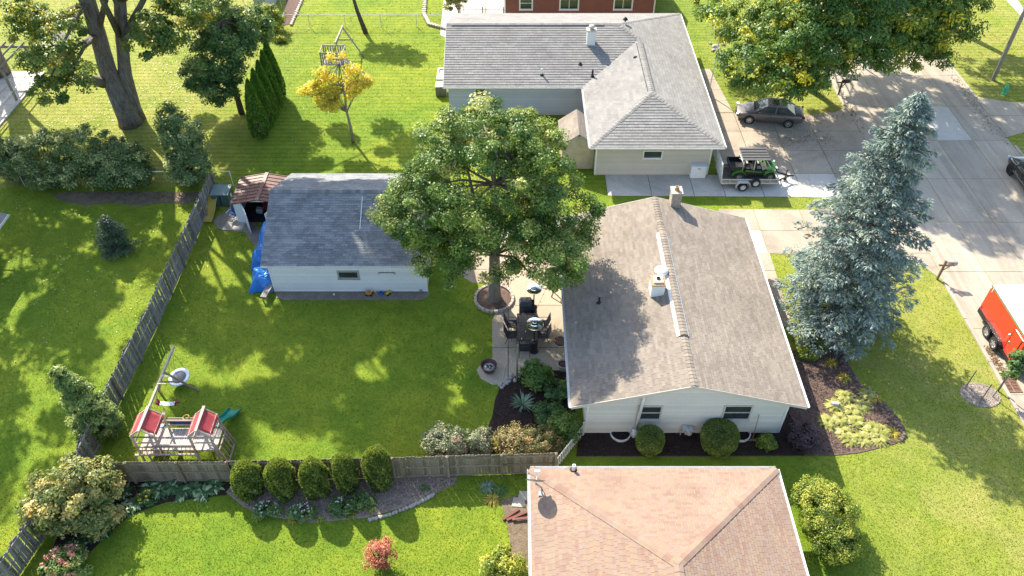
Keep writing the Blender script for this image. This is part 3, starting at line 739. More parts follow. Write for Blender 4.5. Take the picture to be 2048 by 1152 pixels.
gutter(RG, (gx0, gy0-0.004, ze-0.02), (gx1, gy0-0.004, ze-0.02), M['trim_white'], (0, -1, 0))
sp = at3(728, 392, 4.0); pv = MB(); pv.box(sp.x-0.015, 34.6, 0, sp.x+0.015, 36.2, 0.02)
wl = MB(); wl.slab([(sp.x-0.02, 34.2, ze+sg*(34.2-gy0)+0.025), (sp.x+0.02, 34.2, ze+sg*(34.2-gy0)+0.025), (sp.x+0.02, 36.1, ze+sg*(36.1-gy0)+0.025), (sp.x-0.02, 36.1, ze+sg*(36.1-gy0)+0.025)], (0, 0, 0.012)); wl.build('wire_clip', M['steel_white'], RG)
# ------------------------------------------------------------------ the grey-roofed house to the north
H2 = thing('house', 'long grey-roofed ranch house with hipped garage wing by the wide driveway', 'house')
z0 = 2.62; sN = 1/3.0
cxw, cyw = 5.1, 51.1                     # inner corner of the eaves
xe, ys, yn, xw = 13.85, 43.45, 62.9, -4.95
xr_ = (cxw+xe)/2; zw = z0+sN*(xe-xr_); yh = ys+(xe-xr_); ym = (cyw+yn)/2; zm = z0+sN*(ym-cyw); xh = xe-(ym-cyw)
yj = cyw+(xr_-cxw)                       # where the wing ridge meets the long roof
mb = MB(); wt = z0-0.16
mb.box(5.6, 44.04, -0.1, 13.2, 44.2, wt); mb.box(13.05, 44.2, -0.1, 13.2, 62.3, wt); mb.box(5.6, 44.2, -0.1, 5.75, 51.6, wt)
mb.box(-4.65, 51.6, -0.1, 5.75, 51.75, wt); mb.box(-4.65, 51.75, -0.1, -4.5, 62.3, wt); mb.box(-4.5, 62.15, -0.1, 13.05, 62.3, wt)
mb.slab([(-4.65, 51.75, wt), (-4.65, 62.3, wt), (-4.65, ym, zm-0.2)], (0.15, 0, 0))
W2 = mb.build('wall', M['siding_beige'], H2, fix=True)
wa, wb = atY(1289, 302, 44.0), atY(1322, 314, 44.0); h2w = (wa[0], wb[0], wb[1]-0.05, wa[1]-0.02)
planks(W2, 5.64, 13.16, 44.038, 0.12, wt-0.01, M['siding_beige'], holes=[h2w])
window(W2, *h2w, 44.02, M['trim_white'], split='n', fw=0.08)
wa, wb = atY(951, 177, 51.55), atY(971, 192, 51.55); h3w = (wa[0], wb[0], wb[1], wa[1]-0.04)
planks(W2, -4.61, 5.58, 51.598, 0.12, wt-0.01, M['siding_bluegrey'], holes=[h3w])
window(W2, *h3w, 51.585, M['trim_white'])
planks(W2, 44.1, 51.58, 5.598, 0.12, wt-0.01, M['siding_beige'], axis='y')
for x in (5.6, 13.2): MB().box(x-0.05, 43.99, 0.05, x+0.05, 44.08, wt).build('corner_board', M['trim_white'], W2)
A_ = {'nw': (xw, yn, z0), 'sw': (xw, cyw, z0), 'in': (cxw, cyw, z0), 'wsw': (cxw, ys, z0), 'wse': (xe, ys, z0), 'ne': (xe, yn, z0),
      'rw': (xw, ym, zm), 'rh': (xh, ym, zm), 'wj': (xr_, yj, zw), 'wh': (xr_, yh, zw)}
nS, nN2, nW, nE = [Vector(v).normalized() for v in ((0, -sN, 1), (0, sN, 1), (-sN, 0, 1), (sN, 0, 1))]
R2 = roof_body(H2, [([A_['sw'], A_['in'], A_['wj'], A_['rh'], A_['rw']], nS), ([A_['ne'], A_['nw'], A_['rw'], A_['rh']], nN2),
                    ([A_['in'], A_['wsw'], A_['wh'], A_['wj']], nW), ([A_['wsw'], A_['wse'], A_['wh']], nS), ([A_['wse'], A_['ne'], A_['rh'], A_['wj'], A_['wh']], nE)], M['trim_white'])
kf = math.sqrt(1+sN*sN)
def plane2(P0, U, V, names):
    P0v, Uv = Vector(P0), Vector(U).normalized(); Vv = Vector(V).normalized()
    poly = [((Vector(A_[n])-P0v).dot(Uv), (Vector(A_[n])-P0v).dot(Vv)) for n in names]
    shingle_plane(R2, P0, U, V, poly, M['shingle_grey'], 0.34, 0.24, lip=0.03)
plane2(A_['sw'], (1, 0, 0), (0, 1, sN), ['sw', 'in', 'wj', 'rh', 'rw'])
plane2(A_['ne'], (-1, 0, 0), (0, -1, sN), ['ne', 'nw', 'rw', 'rh'])
plane2(A_['in'], (0, -1, 0), (1, 0, sN), ['in', 'wsw', 'wh', 'wj'])
plane2(A_['wsw'], (1, 0, 0), (0, 1, sN), ['wsw', 'wse', 'wh'])
plane2(A_['wse'], (0, 1, 0), (-1, 0, sN), ['wse', 'ne', 'rh', 'wj', 'wh'])
for a, b in (('wsw', 'wh'), ('wse', 'wh'), ('ne', 'rh'), ('wj', 'rh')): caps(R2, A_[a], A_[b], M['shingle_grey'], 0.32, 0.26, 0.24)
caps(R2, A_['rw'], A_['rh'], M['shingle_grey'], 0.34, 0.26, sN)
caps(R2, A_['wh'], A_['wj'], M['shingle_grey'], 0.34, 0.26, sN)
MB().box(xw+0.4, ym-0.26, zm-0.05, xh-1.0, ym-0.2, zm-0.015).build('ridge_vent', M['black_metal'], R2)
for s in (-1, 1): MB().box(xr_+s*0.24-0.025, yh+0.2, zw-0.06, xr_+s*0.24+0.025, yj-0.5, zw-0.04).build('ridge_vent', M['black_metal'], R2)
for a, b, o in (('sw', 'in', (0, -1, 0)), ('wsw', 'wse', (0, -1, 0)), ('wse', 'ne', (1, 0, 0)), ('in', 'wsw', (-1, 0, 0))):
    pa, pb = Vector(A_[a]), Vector(A_[b]); ov = Vector(o)*0.005; gutter(R2, pa+ov, pb+ov, M['trim_white'], o)
MB().slab([Vector(A_['sw'])+Vector((-0.012, 0, -0.15)), Vector(A_['rw'])+Vector((-0.012, 0, -0.15)), Vector(A_['rw'])+Vector((-0.012, 0, 0.012)), Vector(A_['sw'])+Vector((-0.012, 0, 0.012))], (-0.02, 0, 0)).build('rake_board', M['trim_white'], R2, fix=True)
def rz2(y): return z0+sN*(y-cyw)
c_ = at(1182, 75, 4.4); ch2 = chimney(R2, c_[0], c_[1], rz2(c_[1])-0.5, 0.62, 0.5, 1.5, M['steel_white'], 0, M['frame_tan'])
MB().lathe([(0.16, 0.1), (0.16, 0.22), (0.24, 0.24), (0.2, 0.36), (0, 0.42)], (c_[0], c_[1], rz2(c_[1])+1.0), 14).build('chimney_cowl', M['frame_tan'], ch2, smooth=True)
for (px, py, hh, mm) in ((1084, 134, 0.5, 'steel_white'), (1186, 136, 0.5, 'black_metal'), (1161, 121, 0.12, 'black_metal'), (1248, 66, 0.12, 'black_metal')):
    a = at(px, py, 3.6); pipe_vent(R2, a[0], a[1], rz2(a[1]), hh, 0.07, M[mm])
a = at(1271, 115, 3.9); pipe_vent(R2, a[0], a[1], z0+sN*(a[0]-cxw), 0.1, 0.07)
# ------------------------------------------------------------------ the pink-tiled roof at the bottom
H3 = thing('house', 'house with a pink and tan shingled hip roof in the foreground', 'house')
z0, s3 = 2.62, 0.36; hx0, hx1, hn, hs = 0.78, 11.38, 19.13, -2.0; hm = (hx0+hx1)/2; hz = z0+s3*(hm-hx0); ha = hn-(hm-hx0); hb = hs+(hm-hx0)
W3 = MB().box(hx0+0.5, hs+0.5, -0.1, hx1-0.5, hn-0.5, z0-0.16).build('wall', M['siding_beige'], H3)
B_ = {'nw': (hx0, hn, z0), 'ne': (hx1, hn, z0), 'se': (hx1, hs, z0), 'sw': (hx0, hs, z0), 'a': (hm, ha, hz), 'b': (hm, hb, hz)}
n3 = [Vector(v).normalized() for v in ((0, s3, 1), (-s3, 0, 1), (s3, 0, 1), (0, -s3, 1))]
R3 = roof_body(H3, [([B_['ne'], B_['nw'], B_['a']], n3[0]), ([B_['nw'], B_['sw'], B_['b'], B_['a']], n3[1]), ([B_['se'], B_['ne'], B_['a'], B_['b']], n3[2]), ([B_['sw'], B_['se'], B_['b']], n3[3])], M['frame_tan'])
pk = []
for P0, U, V, ns in (('ne', (-1, 0, 0), (0, -1, s3), ('ne', 'nw', 'a')), ('nw', (0, -1, 0), (1, 0, s3), ('nw', 'sw', 'b', 'a')), ('se', (0, 1, 0), (-1, 0, s3), ('se', 'ne', 'a', 'b'))):
    P0v, Uv, Vv = Vector(B_[P0]), Vector(U).normalized(), Vector(V).normalized()
    shingle_plane(R3, P0v, Uv, Vv, [((Vector(B_[n])-P0v).dot(Uv), (Vector(B_[n])-P0v).dot(Vv)) for n in ns], M['shingle_pink'], 0.24, 0.14, pk)
settle(R3, pk, M['shingle_pink'])
for a, b in (('nw', 'a'), ('ne', 'a'), ('b', 'a')): caps(R3, B_[a], B_[b], M['shingle_pink'], 0.36, 0.3, 0.25)
for a, b, o in (('nw', 'ne', (0, 1, 0)), ('ne', 'se', (1, 0, 0)), ('sw', 'nw', (-1, 0, 0))):
    ov = Vector(o)*0.005; gutter(R3, Vector(B_[a])+ov, Vector(B_[b])+ov, M['trim_white'], o)
a = at(1147, 935, 2.75); pipe_vent(R3, a[0], hn-0.12, 2.66, 0.42, 0.075, M['steel_white'])
# satellite dish, bolted to the roof corner
dx, dy = at(1083, 985, 2.9); dz = z0+s3*(dx-hx0)
dm = MB(); dm.tube([(dx+0.02, dy, dz), (dx+0.0, dy+0.02, dz+0.45), (dx-0.25, dy+0.02, dz+0.75)], 0.035, 8)
dish = dm.build('satellite_dish', M['steel_grey'], R3, smooth=True)
MB().tube([(dx+0.14, dy-0.04, dz+0.03), (dx, dy+0.02, dz+0.45)], 0.02, 6).build('dish_strut', M['steel_grey'], dish)
MB().box(dx-0.12, dy-0.1, dz-0.05, dx+0.16, dy+0.1, dz+0.05).build('dish_foot', M['steel_grey'], dish)
rd = MB(); prof = [(r, 0.30*r*r) for r in (0.0, 0.12, 0.24, 0.34, 0.42)]; rd.lathe(prof + [(0.435, 0.06), (0.3, 0.012), (0.001, -0.015)], (0, 0, 0), 24)
rd.build('reflector', M['steel_grey'], dish, smooth=True, loc=(dx-0.27, dy+0.06, dz+0.86), rot=(R(-60), R(10), 0))
am = MB(); am.tube([(dx-0.25, dy+0.02, dz+0.62), (dx-0.18, dy+0.5, dz+0.85)], 0.018, 6); am.cbox((dx-0.18, dy+0.52, dz+0.9), (0.22, 0.1, 0.1)); am.build('feed_arm', M['steel_white'], dish)
# ------------------------------------------------------------------ other buildings
H4 = thing('house', 'reddish-brown house with white-framed windows behind the grey roof', 'house')
mb = MB(); mb.box(-0.62, 66.8, -0.1, 12.4, 76, 2.6); W4 = mb.build('wall', M['siding_red'], H4)
w4 = []
for (xa, xb) in ((1041, 1063), (1122, 1155), (1231, 1262)):
    a, b = atY(xa, -10, 66.8), atY(xb, 17, 66.8); w4.append((a[0], b[0], b[1], a[1]-0.2))
planks(W4, -0.6, 12.38, 66.798, 0.15, 2.6, M['siding_red'], holes=w4, ch=0.14)
for k, q in enumerate(w4): window(W4, *q, 66.785, M['trim_white'], split='h' if k == 0 else 'v', fw=0.12)
for x in (-0.62, 12.4): MB().box(x-0.06, 66.73, 0.02, x+0.06, 66.84, 2.58).build('corner_board', M['trim_white'], W4)
R4 = roof_body(H4, [([(-1.1, 66.2, 2.7), (12.9, 66.2, 2.7), (12.9, 71.4, 4.4), (-1.1, 71.4, 4.4)], Vector((0, -.32, 1)).normalized()), ([(12.9, 76.6, 2.7), (-1.1, 76.6, 2.7), (-1.1, 71.4, 4.4), (12.9, 71.4, 4.4)], Vector((0, .32, 1)).normalized())], M['shingle_grey'])
# garden shed, tan, between the grey house and the big tree
S1 = thing('garden_shed', 'tan garden shed with a pale gable roof in the corner of the grey house', 'shed')
ax, bx = at(1125, 292, 2.0)[0], at(1190, 292, 2.0)[0]; sy0, sy1 = 44.75, 47.6; sm_ = (ax+bx)/2
mb = MB(); mb.box(ax, sy0, 0, bx, sy1, 2.0); mb.slab([(ax, sy0, 2.0), (bx, sy0, 2.0), (sm_, sy0, 2.75)], (0, sy1-sy0, 0)); mb.build('wall', plain('shed_tan', (0.42, 0.36, 0.26), 0.7), S1, fix=True)
R5 = roof_body(S1, [([(ax-0.15, sy1+0.15, 1.93), (ax-0.15, sy0-0.15, 1.93), (sm_, sy0-0.15, 2.83), (sm_, sy1+0.15, 2.83)], Vector((-.72, 0, 1)).normalized()), ([(bx+0.15, sy0-0.15, 1.93), (bx+0.15, sy1+0.15, 1.93), (sm_, sy1+0.15, 2.83), (sm_, sy0-0.15, 2.83)], Vector((.72, 0, 1)).normalized())], M['trim_grey'])
l5 = math.hypot(sm_-ax+0.15, 0.9); r5 = [(0, 0), (sy1-sy0+0.3, 0), (sy1-sy0+0.3, l5), (0, l5)]
shingle_plane(R5, (ax-0.15, sy1+0.15, 1.95), (0, -1, 0), (sm_-ax+0.15, 0, 0.9), r5, M['shingle_beige'], 0.34, 0.17)
shingle_plane(R5, (bx+0.15, sy0-0.15, 1.95), (0, 1, 0), (sm_-bx-0.15, 0, 0.9), r5, M['shingle_beige'], 0.34, 0.17)
MB().box(ax+0.25, sy0-0.03, 0.05, bx-0.25, sy0-0.005, 1.85).build('door', M['shed_tan'], S1, bevel=0.01)
# metal shed behind the garage with its doors open
S2 = thing('metal_shed', 'metal shed with rusty red ribbed roof and open white doors beside the garage', 'shed')
plain('rust_red', (0.15, 0.062, 0.048), 0.55, 0.0, 0.5, var=0.25, scale=4)
plain('shed_white', (0.62, 0.64, 0.66), 0.45, var=0.08)
plain('dark_inside', (0.03, 0.025, 0.03), 0.9)
mx0, mx1, my0, my1 = -17.3, -13.98, 38.95, 41.35; mm_ = (mx0+mx1)/2; mze, mzr = 1.66, 1.98
mb = MB(); mb.box(mx0, my1-0.05, 0, mx1, my1, mze); mb.box(mx0, my0, 0, mx0+0.05, my1-0.05, mze); mb.box(mx1-0.05, my0, 0, mx1, my1-0.05, mze)
mb.box(mx0+0.05, my0, 0, mx0+0.5, my0+0.05, mze); mb.box(mx1-0.5, my0, 0, mx1-0.05, my0+0.05, mze)
mb.slab([(mx0, my0, mze), (mx1, my0, mze), (mm_, my0, mzr-0.03)], (0, 0.05, 0)); mb.slab([(mx0, my1-0.05, mze), (mx1, my1-0.05, mze), (mm_, my1-0.05, mzr-0.03)], (0, 0.05, 0))
mb.build('wall', M['shed_white'], S2, fix=True)
MB().box(mx0+0.05, my0+0.05, 0.02, mx1-0.05, my1-0.05, 0.05).build('floor_panel', M['dark_inside'], S2)
mb = MB()
for s, xe_ in ((-1, mx0-0.12), (1, mx1+0.12)):
    mb.slab([(xe_, my0-0.28, mze-0.03), (xe_, my1+0.15, mze-0.03), (mm_, my1+0.15, mzr), (mm_, my0-0.28, mzr)], (0, 0, 0.025))
RS = mb.build('roof', M['rust_red'], S2, fix=True)
for s, xe_ in ((-1, mx0-0.12), (1, mx1+0.12)):
    for k in range(9):
        y = my0-0.22+k*(my1-my0+0.32)/8
        MB().bar((xe_, y, mze+0.012), (mm_, y, mzr+0.042), 0.05, 0.035).build('roof_rib', M['rust_red'], RS)
MB().bar((mm_, my0-0.29, mzr+0.04), (mm_, my1+0.17, mzr+0.04), 0.22, 0.05).build('ridge_strip', M['rust_red'], RS)
def leaf_door(hx, wd, ang):
    mb = MB(); mb.box(0, -0.02, 0.05, wd, 0.02, 1.6)
    d = mb.build('door', M['shed_white'], S2, loc=(hx, my0-0.01, 0), rot=(0, 0, ang))
    for z in (0.15, 0.62, 1.08, 1.52): MB().box(0.05, -0.035, z-0.03, wd-0.05, 0.035, z+0.03).build('door_rail', M['shed_white'], d)
leaf_door(mx0+0.5, 1.25, R(-62)); leaf_door(mx1-0.5, 1.25, R(180+62))
for k in range(5):
    b = MB(); b.cbox((mx0+1.2+0.5*k*0.7, my0+0.9+0.3*(k % 2), 0.3+0.1*k), (0.4, 0.3, 0.35), (0.2*k, 0.1, 0.5*k)); tag(b.build('storage_box', plain('junk%d' % k, [(0.4, 0.4, 0.42), (0.25, 0.03, 0.05), (0.05, 0.04, 0.08), (0.35, 0.3, 0.32), (0.2, 0.02, 0.03)][k], 0.6), bevel=0.02),
        ['pale box just inside the open shed doors', 'dark red box inside the metal shed', 'dark violet box in the middle of the open metal shed', 'pinkish box inside the metal shed near the right door', 'deep red box on top at the right in the open metal shed'][k], 'box')
# white building at the left edge
S3 = thing('outbuilding', 'corner of a white building with a gutter at the left edge of the lawn', 'building')
ex, ey = at(18, 432, 2.3)
mb = MB(); mb.box(-40, 34.2, -0.1, ex-1.8, ey-0.2, 2.3); mb.build('wall', M['siding_white'], S3)
R6 = roof_body(S3, [([(ex, 33.0, 2.45), (ex, ey, 2.45), (ex-5, ey, 4.1), (ex-5, 33.0, 4.1)], Vector((.33, 0, 1)).normalized())], M['shingle_grey'])
gutter(R6, (ex+0.005, ey, 2.45), (ex+0.005, 33, 2.45), M['trim_white'], (1, 0, 0))
dp = MB(); dp.tube([(ex-0.02, ey-0.05, 2.4), (ex-1.74, ey-0.1, 2.1), (ex-1.74, ey-0.1, 0.1)], 0.05, 8); dp.build('downpipe', M['trim_white'], S3)
# ------------------------------------------------------------------ fences
tinted('wood_weathered', [(0, (0.16, 0.145, 0.13)), (0.5, (0.25, 0.23, 0.21)), (1, (0.35, 0.325, 0.30))], 0.9, 0.3, 2.0, 60, 0.5, streak=(18, 18, 1.2))
tinted('wood_fence', [(0, (0.19, 0.15, 0.105)), (0.5, (0.265, 0.215, 0.155)), (1, (0.34, 0.28, 0.21))], 0.9, 0.25, 1.5, 60, 0.4, streak=(14, 14, 1.0))
tinted('wood_play', [(0, (0.27, 0.20, 0.16)), (0.5, (0.38, 0.30, 0.25)), (1, (0.50, 0.41, 0.35))], 0.85, 0.2, 2, 60, 0.3)
tinted('wood_grey', [(0, (0.20, 0.18, 0.16)), (0.5, (0.31, 0.28, 0.25)), (1, (0.42, 0.39, 0.35))], 0.9, 0.25, 2, 60, 0.3)
def picket_meshes(w_, h, t, mat, n=6, dog=0.03):
    out = []
    for k in range(n):
        mb = MB(); mb.tint = (k+0.5)/n; hh = h + rnd.uniform(-0.03, 0.03)
        prof = [(-w_/2, 0), (w_/2, 0), (w_/2, hh-dog), (w_/2-dog, hh), (-w_/2+dog, hh), (-w_/2, hh-dog)]
        mb.slab([(x, -t/2, z) for x, z in prof], (0, t, 0)); out.append(mb.mesh('picket', mat, fix=True))
    return out
def fence(label, pts, h, mat, pw, gap, post_step, facing, wob=0.0, rails=(0.25, 0.95, 1.6), group=None, both=False, z0=0.04, post_out=True):
    """pickets, rails and posts along a polyline; the pickets stand on the far side of the rails as seen from facing"""
    root = thing('fence', label, 'fence', group=group)
    ms = picket_meshes(pw, h-z0, 0.02, mat)
    for a, b in zip(pts[:-1], pts[1:]):
        a, b = Vector(a), Vector(b); d = b-a; L = d.length; d.normalize(); ang = math.atan2(d.y, d.x)
        nrm = Vector((-d.y, d.x, 0)); nrm = nrm if nrm.dot(Vector(facing)) > 0 else -nrm
        n = int(L/(pw+gap))
        for i in range(n):
            p = a + d*(i+0.5)*L/n
            s = -1 if not both or i % 2 else 1
            inst('picket', rnd.choice(ms), root, (p.x+nrm.x*0.034*s, p.y+nrm.y*0.034*s, z0+rnd.uniform(-0.01, 0.01)), (rnd.gauss(0, wob), rnd.gauss(0, wob), ang+rnd.gauss(0, wob*0.8)))
        npst = max(1, int(round(L/post_step)))
        for i in range(npst+1):
            p = a + d*(i*L/npst) + (nrm*0.05 if post_out else nrm*0)
            mb = MB(); mb.tint = rnd.random(); mb.cbox((0, 0, (h+0.06)/2), (0.11, 0.11, h+0.06)); mb.lathe([(0.078, h+0.06), (0.0, h+0.10)], (0, 0, 0), 4)
            mb.build('post', mat, root, loc=(p.x, p.y, 0), rot=(0, 0, ang))
        for i in range(npst):
            for z in rails:
                p, q = a+d*(i*L/npst+0.06), a+d*((i+1)*L/npst-0.06)
                mb = MB(); mb.tint = rnd.random(); mb.bar((p.x, p.y, z), (q.x, q.y, z), 0.045, 0.09); mb.build('rail', mat, root)
    return root
fence('old dark weathered picket fence between the two back lawns, some pickets leaning', [(-19.45, 41.9, 0), (-19.5, 30, 0), (-19.7, 24.9, 0), (-19.75, 20.6, 0), (-20.75, 15.3, 0)], 1.72, M['wood_weathered'], 0.135, 0.02, 2.3, (1, 0, 0), 0.022)
fence('long straight grey-brown wooden fence behind the play set and the five shrubs', [(-19.6, 20.1, 0), (-12.79, 20.15, 0), (-5.4, 20.35, 0), (2.0, 20.6, 0)], 1.62, M['wood_fence'], 0.135, 0.012, 2.48, (0, -1, 0), 0.004, rails=(0.12, 0.82, 1.45))
fence('short dark wooden fence at the bottom left corner', [(-21.0, 15.55, 0), (-26, 15.3, 0)], 1.5, M['wood_weathered'], 0.13, 0.02, 2.3, (0, -1, 0), 0.01, rails=(0.3, 1.2))
def lattice_fence():
    root = thing('garden_fence', 'low white picket fence between the shrubs and the gable wall', 'fence')
    a, b = Vector((2.02, 20.72, 0)), Vector((3.45, 22.75, 0)); d = (b-a); L = d.length; d.normalize(); ang = math.atan2(d.y, d.x)
    ms = picket_meshes(0.055, 0.85, 0.03, M['trim_white'], 3, 0.02)
    for i in range(15):
        p = a+d*((i+0.5)*L/15); inst('picket', rnd.choice(ms), root, (p.x, p.y, 0.06), (0, 0, ang))
    for z in (0.2, 0.78): MB().bar(a+Vector((0, 0, z))+Vector((-d.y, d.x, 0))*0.03, b+Vector((0, 0, z))+Vector((-d.y, d.x, 0))*0.03, 0.03, 0.06).build('rail', M['trim_white'], root)
    for p in (a, b): MB().cbox((p.x, p.y, 0.5), (0.09, 0.09, 1.0), (0, 0, ang)).build('post', M['trim_white'], root)
lattice_fence()
def wire_mat():
    m = bpy.data.materials.new('chain_link'); m.use_nodes = True; m.node_tree.nodes['Principled BSDF'].inputs['Base Color'].default_value = (0.32, 0.33, 0.33, 1)
    m.node_tree.nodes['Principled BSDF'].inputs['Metallic'].default_value = 0.6; m.node_tree.nodes['Principled BSDF'].inputs['Roughness'].default_value = 0.45; M['chain_link'] = m
wire_mat()
def chain_fence(label, a, b, h, step):
    root = thing('chain_link_fence', label, 'fence'); a, b = Vector(a), Vector(b); d = b-a; L = d.length; d.normalize(); n = int(L/step)
    MB().tube([a+Vector((0, 0, h)), b+Vector((0, 0, h))], 0.028, 6).build('top_rail', M['steel_galv'], root)
    for i in range(n+1):
        p = a+d*(i*L/n); MB().tube([p, p+Vector((0, 0, h+0.06))], 0.03, 6).build('post', M['steel_galv'], root)
    V = []; s = 0.16
    for i in range(int(L/s)):                       # woven diagonals as thin strips
        for sg_ in (1, -1):
            x0_ = i*s; p = a+d*x0_; q = a+d*(min(L, max(0, x0_+sg_*h)))
            w_ = 0.0025; off = Vector((0, 0.002*sg_, 0))
            V += [p+off+Vector((0, 0, 0.03))-d*w_, p+off+Vector((0, 0, 0.03))+d*w_, q+off+Vector((0, 0, h))+d*w_, q+off+Vector((0, 0, h))-d*w_]
    o = raw_mesh('mesh', np.array([tuple(v) for v in V]), 4, M['chain_link'], None, root); o['kind'] = 'stuff'
chain_fence('thin chain-link fence running along the left yard below the bushes', (-36, 42.8, 0), (-18.6, 42.85, 0), 1.15, 3.0)
chain_fence('chain-link fence with a bright top rail behind the northern lawn', (-20.8, 65.8, 0), (-5.2, 65.85, 0), 1.15, 2.9)
chain_fence('chain-link fence along the far yards at the top left', (-44, 69.5, 0), (-20.9, 69.4, 0), 1.15, 3.0)

# ------------------------------------------------------------------ plants
GREENS = [(0, (0.036, 0.078, 0.015)), (0.4, (0.07, 0.125, 0.022)), (0.65, (0.12, 0.178, 0.032)), (0.86, (0.22, 0.25, 0.055)), (1, (0.36, 0.36, 0.14))]  # palest stops put sunlit highlights into the oak's leaf colour
leafy('oak_leaf', GREENS, 0.34)
leafy('dark_leaf', [(0, (0.032, 0.078, 0.022)), (0.5, (0.066, 0.122, 0.034)), (1, (0.16, 0.21, 0.065))], 0.32)
leafy('bush_leaf', [(0, (0.038, 0.075, 0.026)), (0.5, (0.085, 0.135, 0.045)), (0.85, (0.18, 0.22, 0.09)), (1, (0.30, 0.32, 0.16))], 0.34)
leafy('locust_leaf', [(0, (0.04, 0.095, 0.02)), (0.5, (0.09, 0.15, 0.03)), (0.8, (0.17, 0.21, 0.035)), (0.93, (0.36, 0.34, 0.03)), (1, (0.5, 0.42, 0.03))], 0.42)
leafy('cotton_leaf', [(0, (0.04, 0.09, 0.02)), (0.5, (0.10, 0.15, 0.035)), (0.85, (0.16, 0.19, 0.05)), (1, (0.45, 0.34, 0.04))], 0.36)
leafy('yellow_leaf', [(0, (0.30, 0.29, 0.03)), (0.5, (0.50, 0.43, 0.04)), (0.82, (0.55, 0.38, 0.06)), (1, (0.55, 0.24, 0.12))], 0.42, tcol=(1.2, 1.05, 0.5))
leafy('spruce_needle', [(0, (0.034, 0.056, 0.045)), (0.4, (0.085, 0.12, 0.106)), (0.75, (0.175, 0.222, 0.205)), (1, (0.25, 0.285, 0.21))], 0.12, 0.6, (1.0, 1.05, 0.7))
leafy('cedar_leaf', [(0, (0.055, 0.095, 0.022)), (0.5, (0.13, 0.18, 0.04)), (1, (0.28, 0.31, 0.095))], 0.3)
leafy('lime_leaf', [(0, (0.06, 0.10, 0.015)), (0.5, (0.15, 0.19, 0.025)), (1, (0.34, 0.33, 0.06))], 0.38)
leafy('viburnum_leaf', [(0, (0.06, 0.09, 0.025)), (0.4, (0.17, 0.18, 0.05)), (0.75, (0.38, 0.32, 0.12)), (0.92, (0.45, 0.22, 0.07)), (1, (0.42, 0.12, 0.06))], 0.34)
leafy('sage_leaf', [(0, (0.06, 0.08, 0.035)), (0.5, (0.14, 0.155, 0.085)), (0.9, (0.25, 0.255, 0.165)), (1, (0.22, 0.08, 0.10))], 0.25)
leafy('pink_bloom', [(0, (0.28, 0.09, 0.08)), (0.5, (0.45, 0.2, 0.15)), (1, (0.55, 0.33, 0.24))], 0.25, tcol=(1.2, 1, 0.9))
leafy('red_leaf', [(0, (0.16, 0.05, 0.035)), (0.5, (0.34, 0.11, 0.07)), (1, (0.42, 0.22, 0.13))], 0.35, tcol=(1.2, 0.9, 0.7))
leafy('plum_leaf', [(0, (0.025, 0.016, 0.02)), (0.6, (0.07, 0.045, 0.05)), (1, (0.15, 0.11, 0.10))], 0.2, tcol=(1.2, 0.9, 0.8))
leafy('brown_leaf', [(0, (0.06, 0.075, 0.02)), (0.5, (0.16, 0.13, 0.05)), (1, (0.32, 0.21, 0.09))], 0.3)
leafy('hosta_leaf', [(0, (0.02, 0.052, 0.02)), (0.6, (0.05, 0.10, 0.036)), (0.78, (0.11, 0.17, 0.07)), (1, (0.36, 0.40, 0.22))], 0.25)
leafy('hosta_gold', [(0, (0.10, 0.12, 0.025)), (0.5, (0.19, 0.19, 0.045)), (1, (0.28, 0.265, 0.09))], 0.3)
leafy('lily_leaf', [(0, (0.14, 0.14, 0.025)), (0.5, (0.28, 0.24, 0.04)), (1, (0.36, 0.25, 0.06))], 0.35)
leafy('yucca_leaf', [(0, (0.06, 0.10, 0.06)), (1, (0.20, 0.27, 0.18))], 0.2)
leafy('white_petal', [(0, (0.6, 0.65, 0.75)), (1, (0.8, 0.82, 0.85))], 0.3, tcol=(1, 1, 1))
leafy('yellow_petal', [(0, (0.6, 0.36, 0.02)), (1, (0.75, 0.55, 0.05))], 0.3)
def bark(name, c1, c2, sc=(9, 9, 1.6)):
    m, n, p, tc = base(name, 0.95, 0, 0.15)
    mp = n.nodes.new('ShaderNodeMapping'); mp.inputs['Scale'].default_value = sc; n.links.new(tc.outputs['Object'], mp.inputs[0])
    t = noise(n, 1.6, 7, 0.75, 0.6, mp.outputs[0]); r = ramp(n, [(0.34, c1), (0.62, c2)]); n.links.new(t.outputs[0], r.inputs[0]); n.links.new(r.outputs[0], p.inputs['Base Color'])
    bump(n, p, t.outputs[0], 1.0, 0.12); M[name] = m
bark('bark_oak', (0.13, 0.105, 0.085), (0.30, 0.26, 0.21)); bark('bark_cotton', (0.075, 0.068, 0.064), (0.24, 0.22, 0.205), (5, 5, 0.8)); bark('bark_dark', (0.05, 0.04, 0.033), (0.15, 0.125, 0.105))

